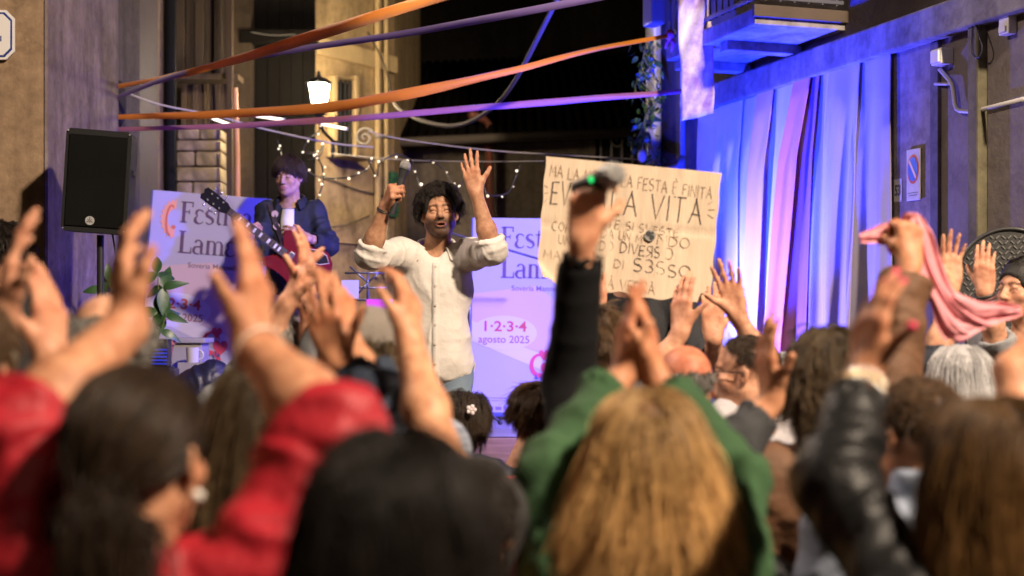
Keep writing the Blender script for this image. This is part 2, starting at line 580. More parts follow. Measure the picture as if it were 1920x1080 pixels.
def paint_face(V, col, c, R, s, skin, brow, stubble=0.0, lip=(.40, .13, .11), scalp=None, scalp_k=0.0, lipk=.6):
    q = (V - c) @ R / s
    x, y, z = q[:, 0], q[:, 1], q[:, 2]
    near = (np.abs(x) < .12) & (np.abs(y) < .14) & (z > -.15) & (z < .14)
    m = near & (y > .045) & (np.abs(x) > .011) & (np.abs(x) < .050) & (np.abs(z - (.0215 - 1.6 * (np.abs(x) - .030) ** 2 * 8)) < .0052)
    col[m] = col[m] * .35 + np.array(brow) * .65
    m = near & (y > .066) & (np.abs(np.abs(x) - .031) < .0165) & (np.abs(z + .0022 + .006 * ((np.abs(x) - .031) / .0165) ** 2) < .0017)
    col[m] = (.030, .018, .013)
    m = near & (y > .083) & ((x / .025) ** 2 + ((z + .0675) / .014) ** 2 < 1)
    col[m] = col[m] * (1 - lipk) + np.array(lip) * lipk
    if stubble > 0:
        edge = np.clip((-(z + .024) + .5 * np.maximum(.06 - y, 0) * 0) / .030, 0, 1) * np.clip((z + .135) / .015, 0, 1) * np.clip((y + .005) / .02, 0, 1)
        must = (np.abs(x) < .030) & (y > .07) & (z < -.046) & (z > -.060)
        k = np.clip(edge + must * .9, 0, 1) * near * stubble
        k = k * (1 - .8 * (((x / .024) ** 2 + ((z + .0675) / .0105) ** 2 < 1) & (y > .08)))
        k = k * (.75 + .25 * vnoise(V * 420, 3))
        col[:] = col * (1 - k[:, None]) + (np.array(brow) * .5 + np.array([.035, .020, .014])) * k[:, None]
    if scalp is not None:
        n = unit_rows((q - SC_C) / SC_R)
        k = near * np.clip((n[:, 2] - hairline(n)) / .12, 0, 1) * scalp_k * (np.linalg.norm((q - SC_C) / SC_R, axis=1) < 1.12)
        col[:] = col * (1 - k[:, None]) + np.array(scalp) * k[:, None]
    cheek = near * np.exp(-(((np.abs(x) - .045) / .022) ** 2 + ((z + .03) / .022) ** 2)) * (y > .02) * .35
    col[:] = col * (1 - cheek[:, None]) + col * np.array([1.08, .82, .80]) * cheek[:, None]


def unit_rows(v): return v / (np.linalg.norm(v, axis=1, keepdims=True) + 1e-9)


def hairline(n):
    ny = n[:, 1]
    return np.where(ny > .15, -.20 + (ny - .15) * 1.25, -.25 - .42 * np.clip(-ny, 0, 1))


# ---------------------------------------------------------------- hair
def grow_hair(c, R, s, sp, nb, seed, extra_collide=()):
    """Guides start on the skull, follow the comb direction and gravity, stay outside skull and shoulders; children cluster round guides."""
    rg = np.random.default_rng(seed)
    G, K, n = sp.get('guides', 150), sp.get('kids', 16), sp.get('steps', 12)
    ring = sp.get('ring', None)
    pts = []
    while len(pts) < G:
        v = unit_rows(rg.normal(size=(G * 4, 3)))
        ok = v[:, 2] > hairline(v) + sp.get('line', 0)
        if ring is not None: ok &= (v[:, 2] < ring) & (v[:, 1] < .55)
        pts += list(v[ok])
    N = np.array(pts[:G])
    root = SC_C + N * SC_R * 1.0
    gl = R.T @ np.array([0, 0, -1.0])
    mode = sp['mode']
    crown = unit(np.array(sp.get('crown', (0, -.35, .94))))
    tang = N - crown * 1.0
    tang = unit_rows(tang - N * np.sum(tang * N, 1, keepdims=True) + 1e-4)
    if mode == 'part':
        side = np.sign(N[:, :1] - sp.get('part', 0.0) * .3)
        comb = unit_rows(np.hstack([side * .75 * np.clip(.25 + N[:, 2:3], 0, 1) * np.clip(1.2 + N[:, 1:2], 0, 1), np.full((G, 1), -.55), np.full((G, 1), -.15) - .5 * np.clip(-N[:, 1:2], 0, 1)]))
    elif mode == 'back':
        comb = unit_rows(np.array(sp['knot']) - root)
    elif mode == 'front':
        comb = unit_rows(np.hstack([N[:, :1] * .6, np.full((G, 1), .8), np.full((G, 1), .0)]))
    else:
        comb = tang
    comb = unit_rows(comb + rg.normal(size=(G, 3)) * sp.get('mess', .12))
    L = rg.uniform(*sp['len'], size=G)
    if 'frontcut' in sp: L = L * (1 - sp['frontcut'] * np.clip(N[:, 1] * 1.3, 0, 1))
    if 'lowcut' in sp: L = L * (1 - sp['lowcut'] * (1 - np.clip(N[:, 2], 0, 1)))
    if 'topcut' in sp: L = L * (1 - sp['topcut'] * np.clip(N[:, 2], 0, 1))
    d = unit_rows(N * sp.get('lift', .35) + comb)
    p = root.copy()
    thick = rg.uniform(.003, sp.get('volume', .02), size=(G, 1))
    traj = [p.copy()]
    seg = (L / (n - 1))[:, None]
    stiff, grav, cw = sp.get('stiff', .75), sp.get('grav', .30), sp.get('comb', .10)
    nbl = R.T @ (nb - c) / s
    wave = 9 * N[:, :1] + 4 * N[:, 1:2] + rg.normal(size=(G, 1)) * .5
    for i in range(1, n):
        if mode == 'back':
            tgt = np.array(sp['knot']) - p
            d = unit_rows(d * .5 + unit_rows(tgt) * .8)
        else:
            d = unit_rows(d * stiff + gl * grav + comb * cw * (1 - i / n))
        step = d * seg
        if mode == 'back':
            step = d * np.minimum(seg, np.linalg.norm(tgt, axis=1, keepdims=True))
        p = p + step
        for (cc, rr, tk) in [(SC_C, SC_R, thick)] + [(np.array([0, -.005, -.05]), np.array([.062, .085, .085]), thick * .7)]:
            q = (p - cc) / (rr + tk)
            r = np.linalg.norm(q, axis=1, keepdims=True)
            p = np.where(r < 1, cc + q / np.maximum(r, 1e-4) * (rr + tk), p)
        # neck and shoulders
        W = c + (s * p) @ R.T
        for (cc, rr) in extra_collide:
            q = (W - cc) / rr
            r = np.linalg.norm(q, axis=1, keepdims=True)
            W = np.where(r < 1, cc + q / np.maximum(r, 1e-4) * rr, W)
        p = (W - c) @ R / s
        if sp.get('wave', 0):
            p = p + sp['wave'] * np.sin(wave + i * sp.get('wfreq', 1.1)) * np.hstack([np.cos(wave), np.sin(wave), 0 * wave]) * (i / n)
        traj.append(p.copy())
    T = np.stack(traj, 1)                                           # G,n,3
    off = rg.normal(size=(G, K, 3)) * sp.get('clump', .010)
    off -= N[:, None, :] * np.sum(off * N[:, None, :], 2, keepdims=True) * .8
    t = np.linspace(0, 1, n)[None, None, :, None]
    S = T[:, None] + off[:, :, None] * (1 - sp.get('pinch', .65) * t)
    if sp.get('mix', True):
        D = np.linalg.norm(root[:, None] - root[None], axis=2)
        nbr = np.argsort(D, 1)[:, 1:9]
        pick = nbr[np.arange(G)[:, None], rg.integers(0, 8, (G, K))]
        wgt = rg.uniform(0, 1, (G, K)) * (np.linalg.norm(T[:, None, -1] - T[pick][:, :, -1], axis=2) < .09)
        S = S + (T[pick] - T[:, None]) * wgt[:, :, None, None]
    if mode == 'back': S = T[:, None] + off[:, :, None] * (1 - .75 * t)
    ca = sp.get('curl', 0)
    if ca:
        ph = rg.uniform(0, 6.28, (G, 1, 1, 1)) + rg.normal(size=(G, K, 1, 1)) * sp.get('phj', 1.0)
        w = ph + t * sp.get('turns', 3) * 6.28
        e1 = unit_rows(rg.normal(size=(G, 3)))[:, None, None]; e2 = unit_rows(rg.normal(size=(G, 3)))[:, None, None]
        S = S + ca * np.minimum(t * 2.5, 1) * (np.cos(w) * e1 + np.sin(w) * e2)
    S = S + rg.normal(size=S.shape) * sp.get('fuzz', .0012) * t
    fly = (rg.random((G, K, 1, 1)) < .07) * rg.normal(size=(G, K, 1, 3)) * .016 * sp.get('fly', 1.0)
    S = S + fly * t ** 1.5
    if sp.get('flare'):
        S[..., 0] += np.sign(S[..., 0]) * sp['flare'] * np.clip((t[..., 0] - .45) / .55, 0, 1) * np.minimum(1, np.abs(S[..., 0]) / .04)
    S = S.reshape(-1, n, 3)
    return c + (s * S) @ R.T, sp.get('r', .0007) * s


def tail_strands(a, path, n_str, spread, r, seed, n=14):
    """Strands following a polyline path (ponytail or loose lock)."""
    rg = np.random.default_rng(seed)
    path = np.array(path, float)
    u = np.linspace(0, len(path) - 1, n)
    i = np.clip(u.astype(int), 0, len(path) - 2); f = (u - i)[:, None]
    c = path[i] * (1 - f) + path[i + 1] * f
    t = np.linspace(0, 1, n)
    prof = np.interp(t, [0, .12, .45, .8, 1], [.45, .9, 1, .75, .25])
    off = rg.normal(size=(n_str, 1, 3)) * spread * .5
    S = c[None] + off * prof[None, :, None] + rg.normal(size=(n_str, n, 3)) * .0012
    S[..., 2] -= rg.uniform(0, .05, (n_str, 1)) * t[None]
    return S, r


def curves_obj(name, S, r, m, parent, loc):
    cu = bpy.data.hair_curves.new(name)
    k, n = S.shape[:2]
    cu.add_curves([n] * k)
    pos = (S - np.asarray(loc)).reshape(-1, 3).astype(np.float32)
    cu.position_data.foreach_set('vector', pos.ravel())
    rad = np.tile(np.interp(np.linspace(0, 1, n), [0, .7, 1], [1, .9, .25]), k).astype(np.float32) * r
    at = cu.attributes.get('radius') or cu.attributes.new('radius', 'FLOAT', 'POINT')
    at.data.foreach_set('value', rad)
    return link(name, cu, parent, m)


HAIRCOL = {
    'black':  ((.010, .008, .007), (.035, .026, .022)),
    'dark':   ((.016, .010, .007), (.060, .038, .024)),
    'brown':  ((.040, .022, .011), (.130, .072, .034)),
    'blond':  ((.13, .060, .020), (.85, .52, .21)),
    'tawny':  ((.055, .026, .010), (.24, .125, .042)),
    'ash':    ((.035, .022, .012), (.15, .098, .050)),
    'grey':   ((.34, .33, .34), (.80, .79, .80)),
    'pepper': ((.05, .045, .04), (.28, .26, .24)),
}


# ---------------------------------------------------------------- clothes
def fold_disp(V, N, amp, segs, seed):
    wv = np.stack([vnoise(V * 6, seed + 7), vnoise(V * 6 + 9, seed + 8), vnoise(V * 6 + 5, seed + 9)], 1) * .10
    a = (1 - np.abs(2 * vnoise((V + wv) * np.array([12, 12, 7.0]), seed) - 1)) ** 2.2
    b = (1 - np.abs(2 * vnoise((V + wv) * np.array([27, 27, 19]) + 3, seed + 1) - 1)) ** 2
    d = amp * (1.25 * a + .55 * b - .6)
    for (p0, p1, r) in segs:
        ba = p1 - p0; L = np.linalg.norm(ba)
        t = np.clip((V - p0) @ ba / L ** 2, -.1, 1.1)
        ds = np.linalg.norm(V - p0 - t[:, None] * ba, axis=1)
        w = np.clip(1 - (ds - r * 1.1) / .03, 0, 1)
        u_ = ba / L; e1 = unit(np.cross(u_, [.3, 1, .2])); e2 = np.cross(u_, e1)
        q = np.stack([t * L * 21 + 1.2 * vnoise(V * 8, seed + 5), V @ e1 * 6.5 + t * 2.2, V @ e2 * 6.5 - t * 1.5], 1)
        rg1 = (1 - np.abs(2 * vnoise(q, seed + 6) - 1)) ** 2
        d += w * amp * 1.0 * (1.5 * rg1 - .6)
    return V + N * d[:, None]


def shared_trousers():
    """Seated trousers in the frame of a person sitting at the origin facing +Y, hips 0.54 m up."""
    pr = [ell((0, 0, .54), (.175, .125, .10), k=.03)]
    for sx in (-1, 1):
        pr += [rcone((sx * .09, .0, .53), (sx * .12, .40, .50), .088, .062, .03),
               rcone((sx * .12, .40, .50), (sx * .12, .38, .09), .060, .045, .03)]
    V, Q = implicit(pr, .014)
    V = fold_disp(V, normals(V, Q), .004, [], 9)
    return mesh_np('trousers', V, Q)


_SEAT = {}


def shoe_prims(x, y, z, fy=1):
    return [ell((x, y + .05 * fy, z + .035), (.045, .13, .038), k=.02), ell((x, y - .02 * fy, z + .065), (.040, .06, .05), k=.02)]


def eyes(root, c, R, s, loc, iris=(.03, .018, .010)):
    for sx in (-1, 1):
        p = c + R @ (s * np.array([sx * .031, .0735, .0005]))
        mb = MB(); mb.ball(p - loc - R @ np.array([0, .0015 * s, 0]), .0120 * s, 14)
        e = mb.build('eye', mat('eye_white', (.50, .46, .42), .3), root, smooth=True)
        mb = MB(); mb.ball(p - loc + R @ np.array([0, .0070 * s, -.0016 * s]), (.0066 * s, .0042 * s, .0066 * s), 12, R)
        mb.build('iris', mat('iris_brown', iris, .15), e, smooth=True)


def glasses(root, c, R, s, loc, col=(.01, .01, .012), lens=False):
    mb = MB()
    T = lambda x, y, z: c + R @ (s * np.array([x, y, z])) - loc
    for sx in (-1, 1):
        ring = [T(sx * .033 + .024 * math.cos(a), .098 - .004 * abs(math.cos(a)), .001 + .019 * math.sin(a)) for a in np.linspace(0, 2 * math.pi, 21)]
        mb.tube(ring, .0022 * s, 6)
        mb.tube([T(sx * .057, .094, .006), T(sx * .078, .07, .008), T(sx * .084, .0, .006), T(sx * .083, -.03, -.012)], .0022 * s, 6)
    mb.tube([T(-.010, .100, .005), T(0, .104, .008), T(.010, .100, .005)], .002 * s, 6)
    return mb.build('glasses', mat('glasses_frame', col, .25), root, smooth=True)


PEOPLE = []


def person(sp):
    """One person: body (one skin mesh), clothes, hair and worn things as parts of an Empty on the floor."""
    seed = sp.get('seed', len(PEOPLE) * 7 + 3)
    c = np.asarray(sp['head'] if len(sp['head']) == 3 and sp.get('world') else P(*sp['head']))
    s = sp.get('hs', 1.0); R = rotm(sp.get('yaw', 0), sp.get('pitch', 0), sp.get('roll', 0))
    byaw = sp.get('byaw', sp.get('yaw', 0)); B = rotm(byaw)
    bx, by, bz = B[:, 0], B[:, 1], B[:, 2]
    g = sp.get('girth', 1.0) * s
    fem = sp.get('fem', False)
    nb = c + R @ (s * np.array([0, -.030, -.120])) + np.array([0, 0, -.055 * s]) + np.asarray(sp.get('nboff', (0, 0, 0)))
    if 'nb' in sp: nb = P(*sp['nb'])
    floor = sp.get('floor', 0.0)
    seated = sp.get('seated', True)
    hip = nb - bz * .52 * s + np.asarray(sp.get('lean', (0, 0, 0)))
    loc = np.array([hip[0], hip[1], floor])
    root = empty('person', tuple(loc), sp['label'], 'person', sp.get('group', 'people clapping in the audience'))
    sw = (.165 if fem else .185) * g
    if 'sw' in sp: sw = sp['sw']
    vox = sp.get('vox', .006)
    skin = np.array(sp.get('skin', (.47, .26, .165)))
    body = head_prims(c, R, s, fem, sp.get('mouth', 0.0))
    body += [rcone(c + R @ (s * np.array([0, -.020, -.055])), nb + bz * .01, .051 * s if fem else .057 * s, .055 * s if fem else .062 * s, .03)]
    body += [ell(nb - bz * .17 * s, (.135 * g, .085 * g, .17 * s), B, .04)]
    tor = []
    gx = sp.get('ease', .018)
    tm = lambda r: r + gx
    up = nb * .0
    segs, cuts, nails, palmtint, knuckles = [], [], [], [], []
    mid = nb - bz * .34 * s
    tor += [ell(nb - bz * .17 * s + by * .012, (.150 * g + gx, .098 * g + gx, .19 * s), B, .05),
            ell(nb - bz * .40 * s + by * .015, (.138 * g + gx, .098 * g + gx * 1.3, .20 * s), B, .05),
            ell(hip + bz * .0, (.158 * g + gx, .108 * g + gx, .12 * s), B, .05)]
    ajoints = {}
    for sd in ('L', 'R'):
        sg = -1 if sd == 'L' else 1
        A = sp.get('arms', {}).get(sd)
        lift = 0.0
        if A is not None:
            el, wr = P(*A['el']), P(*A['wr'])
            lift = .045 if el[2] > nb[2] - .10 else 0.0
        sh = nb + bx * sg * (sw - .5 * lift) - bz * (.055 * s - lift)
        if A is not None and 'sh' in A: sh = P(*A['sh'])
        if A is None:
            el = sh + bx * sg * .07 + by * .02 - bz * .27 * s
            wr = el - bx * sg * .10 + by * .22 * s - bz * .03
            A = dict(fwd=by - bx * sg * .3 - bz * .2, back=bz + bx * sg * .4, pose='relax', auto=True)
        if sp.get('verbose'): print(sp['label'][:30], sd, 'upper', round(float(np.linalg.norm(el - sh)), 3), 'fore', round(float(np.linalg.norm(wr - el)), 3))
        ajoints[sd] = (sh, el, wr)
        fa = A.get('fat', 1.0) * g * (.92 if fem else 1.0)
        body += [rcone(nb - bz * .045, sh, .038 * g, .044 * g, .04)]
        body += [rcone(sh, el, .047 * fa, .040 * fa, .03)]
        m1 = el * .65 + wr * .35
        body += [rcone(el, m1, .040 * fa, .041 * fa, .03), rcone(m1, wr, .041 * fa, .0265 * fa, .03)]
        hp, nl, kt = hand_prims(wr + unit(A['fwd']) * .006, A['fwd'], A['back'], sd, A['pose'], A.get('hsz', (.93 if fem else 1.0) * s), A.get('hfat', 1.0))
        body += [rcone(wr, wr + unit(A['fwd']) * .02, .0265 * fa, .024 * fa, .02, (unit(A['back']), .8))] + hp
        if A.get('nails'): nails += [(p, r * A.get('nailr', 1), A['nails']) for p, r in nl]
        knuckles += kt
        nails += [(p, r * .78, skin * np.array([1.18, 1.12, 1.12])) for p, r in nl] if not A.get('nails') else []
        palmtint.append((wr + unit(A['fwd']) * .10, .12))
        # sleeve
        sl = A.get('sl', sp.get('sl', 1.92))
        er = sp.get('sleeve', .014)
        tor += [rcone(nb - bz * .055, sh, .038 * g + gx, .050 * g + gx, .04)]
        p_end, p_dir = (sh + (el - sh) * sl, unit(el - sh)) if sl <= 1 else (el + (wr - el) * (sl - 1), unit(wr - el))
        if sl <= 1:
            tor += [rcone(sh, p_end + p_dir * .03, .052 * fa + er, .048 * fa + er * 1.2, .04)]; segs.append((sh, p_end, .05 * fa + er))
        else:
            tor += [rcone(sh, el, .052 * fa + er, .046 * fa + er, .04)]; segs.append((sh, el, .05 * fa + er))
            e2 = p_end + p_dir * .03
            q = (sl - 1)
            tor += [rcone(el, e2, .046 * fa + er, (.046 + (.031 - .046) * q) * fa + er, .03)]; segs.append((el, e2, .045 * fa + er))
        if A.get('roll'):
            tor += [rcone(p_end - p_dir * .045, p_end, .050 * fa + er, .053 * fa + er, .006)]
        cuts += [flatcyl(p_end, p_end + p_dir * .11, .095, .004)]
        cuts += [flatcyl(p_end - p_dir * .03, p_end + p_dir * .01, (.044 if sl <= 1.5 else .036) * fa + er * .45, .003)]
    hem = sp.get('hem', .07)
    # ---- body mesh
    V, Q = implicit(body, vox)
    V = relax(V, Q, 1, .35)
    col = np.tile(skin, (len(V), 1))
    brow = np.array(HAIRCOL[sp.get('hair', {}).get('col', 'dark')][0]) * 1.3
    for p, r in palmtint:
        d = np.exp(-(np.linalg.norm(V - p, axis=1) / r) ** 2)[:, None] * .25
        col = col * (1 - d) + col * np.array([1.10, .86, .80]) * d
    for p, r in knuckles:
        d = np.exp(-(np.linalg.norm(V - p, axis=1) / r) ** 2)[:, None] * .5
        col = col * (1 - d) + col * np.array([1.0, .74, .68]) * d
    paint_face(V, col, c, R, s, skin, sp.get('brow', brow), sp.get('stubble', 0), scalp=sp.get('scalp'), scalp_k=sp.get('scalp_k', 0), lip=sp.get('lip', (.40, .13, .11)), lipk=sp.get('lipk', .55))
    if sp.get('mouth', 0) > 0:
        q = (V - c) @ R / s
        m = (np.abs(q[:, 0]) < .019) & (np.abs(q[:, 2] + .067 + sp['mouth'] * .3) < .003 + sp['mouth'] * .45) & (q[:, 1] < .0915) & (q[:, 1] > .05)
        col[m] = (.10, .03, .025)
    for p, r, nc in nails:
        col[np.linalg.norm(V - p, axis=1) < r] = nc
    bo = link('body', mesh_np('body', V - loc, Q, True, col), root, skin_mat())
    eyes(root, c, R, s, loc)
    # ---- top
    tp = sp['top']
    if tp.get('collar'):
        tor += [rcone(nb + bz * .0, nb + bz * tp['collar'] - by * .01, .074 * s, .072 * s, .02), flatcyl(nb + bz * (tp['collar'] + .01), nb + bz * .2, .12, .004)]; tp['neck'] = 0
    tor += cuts + [flatcyl(hip - bz * hem, hip - bz * (hem + .3), .34, .006)]
    if tp.get('neck', .075):
        nk = tp.get('neck', .075) * s
        tor += [rcone(nb + bz * .0 + by * .02, nb + bz * .12, nk, nk * 1.15, .02, None, 1)]
    V, Q = implicit(tor, tp.get('vox', .009))
    V = fold_disp(V, normals(V, Q), tp.get('fold', .006), segs, seed)
    V = relax(V, Q, 1, .4)
    me = mesh_np(tp.get('name', 'shirt'), V - loc, Q)
    to = link(tp.get('name', 'shirt'), me, root, tp['mat'])
    # ---- legs
    tm_ = sp.get('trousers', mat('dark_trousers', (.03, .032, .045), .8, .3, 180, .3))
    if seated:
        if 'm' not in _SEAT:
            _SEAT['m'] = shared_trousers()
            v, q = implicit(shoe_prims(-.12, .40, 0) + shoe_prims(.12, .40, 0), .014)
            _SEAT['s'] = mesh_np('shoe', v, q)
        zs = (hip[2] - floor) / .54
        for nm, mm in (('trousers', tm_), ('shoe', mat('dark_shoe', (.02, .018, .016), .5))):
            o = link(nm, _SEAT['m' if nm == 'trousers' else 's'], root)
            if len(o.data.materials) == 0: o.data.materials.append(mm)
            o.material_slots[0].link = 'OBJECT'; o.material_slots[0].material = mm
            o.rotation_euler = (0, 0, R_(byaw)); o.scale = (1, 1, zs)
    else:
        H = hip[2] - floor
        pr = [ell(hip, (.150 * g + .01, .108 * g + .01, .12), B, .04)]
        for sx in (-1, 1):
            h0 = hip + bx * sx * .085; kn = hip + bx * sx * .10 + by * .03 - bz * H * .48; an = hip + bx * sx * .11 - bz * (H - .07)
            pr += [rcone(h0, kn, .092 * g, .066, .03), rcone(kn, an, .064, .052, .03)]
        V, Q = implicit(pr, .012)
        V = fold_disp(V, normals(V, Q), .005, [], seed + 2)
        link('trousers', mesh_np('trousers', V - loc, Q), root, tm_)
        for sx in (-1, 1):
            an = hip + bx * sx * .11
            q = np.array([an[0], an[1], floor])
            v, f = implicit(shoe_prims(0, 0, 0), .012)
            link('shoe', mesh_np('shoe', (v @ B.T) + q - loc, f), root, mat('dark_shoe', (.02, .018, .016), .5))
    # ---- hair
    h = sp.get('hair')
    if h:
        dark, light = HAIRCOL[h['col']]
        bm_ = mat('hair_base_' + h['col'], tuple(np.array(dark) * .9), .6, .5, 120)
        T = lambda v: c + R @ (s * np.array(v, float))
        under = [ell(T(SC_C), (SC_R + h.get('cap', .005)) * s, R, .01)]
        for (cc, rr, kk) in h.get('under', []): under.append(ell(T(cc), np.array(rr) * s, R, kk))
        under += [ell(T((0, .105, -.045 + h.get('facecut', 0))), np.array([.078, .082, .098]) * s, R, .012, 1)]
        if h.get('line', 0) or h.get('ring') is not None or h.get('short'):
            under += [ell(T((0, .02, -.12)), np.array([.12, .11, .10]) * s, R, .012, 1)]
            for sx in (-1, 1): under += [ell(T((sx * .085, .0, -.02)), np.array([.03, .035, .045]) * s, R, .008, 1)]
        if h.get('ring') is not None: under += [ell(T((0, .03, .13)), np.array([.13, .14, .10]) * s, R, .012, 1)]
        allS = []
        if not h.get('nogrow'):
            coll = [(nb - bz * .02, np.array([.062, .062, .12]) * s + .004), (nb - bz * .13 * s, np.array([.19, .125, .14]) * s + .01)]
            S, r = grow_hair(c, R, s, h, nb, seed, coll if h.get('long') else ())
            if 'clipplane' in h:
                pass
            allS.append((S, r))
        for tl in h.get('tails', []):
            allS.append(tail_strands(c, [T(v) for v in tl['path']], tl['n'], tl['spread'], tl.get('r', .0009), seed + 1))
            for a_, b_ in zip(tl['path'][:-1], tl['path'][1:]):
                under.append(rcone(T(a_), T(b_), tl['spread'] * .55, tl['spread'] * .5, .02))
        if h.get('nounder'):
            hb = root
        else:
            V, Q = implicit(under, .008)
            V = V + normals(V, Q) * ((vnoise(V * 60, 2) - .5) * .004)[:, None]
            hb = link('hair', mesh_np('hair', V - loc, Q), root, bm_)
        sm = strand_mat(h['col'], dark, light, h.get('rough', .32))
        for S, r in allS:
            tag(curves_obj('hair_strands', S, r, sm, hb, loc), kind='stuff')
    if sp.get('glasses'): glasses(root, c, R, s, loc)
    info = dict(root=root, c=c, R=R, s=s, nb=nb, hip=hip, B=B, loc=loc, joints=ajoints)
    PEOPLE.append(info)
    return info


LONG = dict(mode='part', guides=340, kids=26, mess=.05, steps=16, len=(.34, .46), stiff=.72, grav=.36, lift=.25, volume=.028, clump=.007, pinch=.1, long=True, r=.00062,
            under=[((0, -.045, -.03), (.088, .075, .10), .03), ((0, -.060, -.14), (.092, .055, .12), .04)])


def collar(info, m, parent, rin=.070, rout=.104, z0=.082, drop=.085, gap=30, front=1.35):
    """Turned-down shirt collar round the neck, open at the front."""
    nb, B, s, loc = info['nb'], info['B'], info['s'], info['loc']
    for sx in (-1, 1):
        I_, F_, O_ = [], [], []
        for k in range(15):
            t = k / 14; th = R_(t * (180 - gap))
            dv = B @ np.array([sx * math.sin(th), -math.cos(th), 0])
            e = 1 + (front - 1) * t ** 2
            I_.append(nb + dv * rin * s * (1 + .25 * t * t) + [0, 0, s * (z0 - .030 - .055 * t ** 2)] - loc)
            F_.append(nb + dv * (rin + .006) * s * (1 + .30 * t * t) + [0, 0, s * (z0 - .055 * t ** 2)] - loc)
            O_.append(nb + dv * rout * s * e + [0, 0, s * (z0 - .048 - drop * t ** 2 - .012 * t)] - loc)
        mb = MB(); mb.quadstrip(I_, F_); mb.quadstrip(F_, O_)
        bmesh.ops.remove_doubles(mb.bm, verts=mb.bm.verts, dist=1e-5)
        o = mb.build('collar', m, parent, smooth=True)
        md = o.modifiers.new('t', 'SOLIDIFY'); md.thickness = .005; md.offset = 0
        md = o.modifiers.new('s', 'SUBSURF'); md.levels = md.render_levels = 1


SHORT = dict(mode='crown', guides=420, kids=12, steps=6, len=(.022, .045), stiff=.8, grav=.12, lift=.55, volume=.012, clump=.006, pinch=.5, r=.0008, short=True, cap=.003)
CURLY = dict(mode='crown', guides=330, kids=11, steps=14, len=(.07, .12), stiff=.8, grav=.16, lift=.75, volume=.045, clump=.005, pinch=.3, curl=.008, turns=2.2, r=.0009, mess=.45,
             cap=.016)

# ====================================================================== the place
def wall_x(d): return 1.439 + .329 * (10.1 - d)                   # street line of the house on the right


def wall_d(px): return 4.762 / ((px - CX) / F_PX + .329)


def WP(px, py, off=0.0):
    """Point on the right house front seen at pixel; off = metres proud of the wall."""
    d = wall_d(px); p = P(px, py, d)
    return p + np.array([-.950, -.3125, 0]) * off


WU = np.array([-.3125, .950, 0])                                   # along the right wall, away from the camera
WN = np.array([-.950, -.3125, 0])                                  # out of the wall, into the street


def plan_prism(mb, pts, z0, z1):
    f = [mb.bm.verts.new((p[0], p[1], z0)) for p in pts]; t = [mb.bm.verts.new((p[0], p[1], z1)) for p in pts]
    n = len(pts)
    mb.bm.faces.new(f[::-1]); mb.bm.faces.new(t)
    for i in range(n): mb.bm.faces.new((f[i], f[(i + 1) % n], t[(i + 1) % n], t[i]))
    return mb


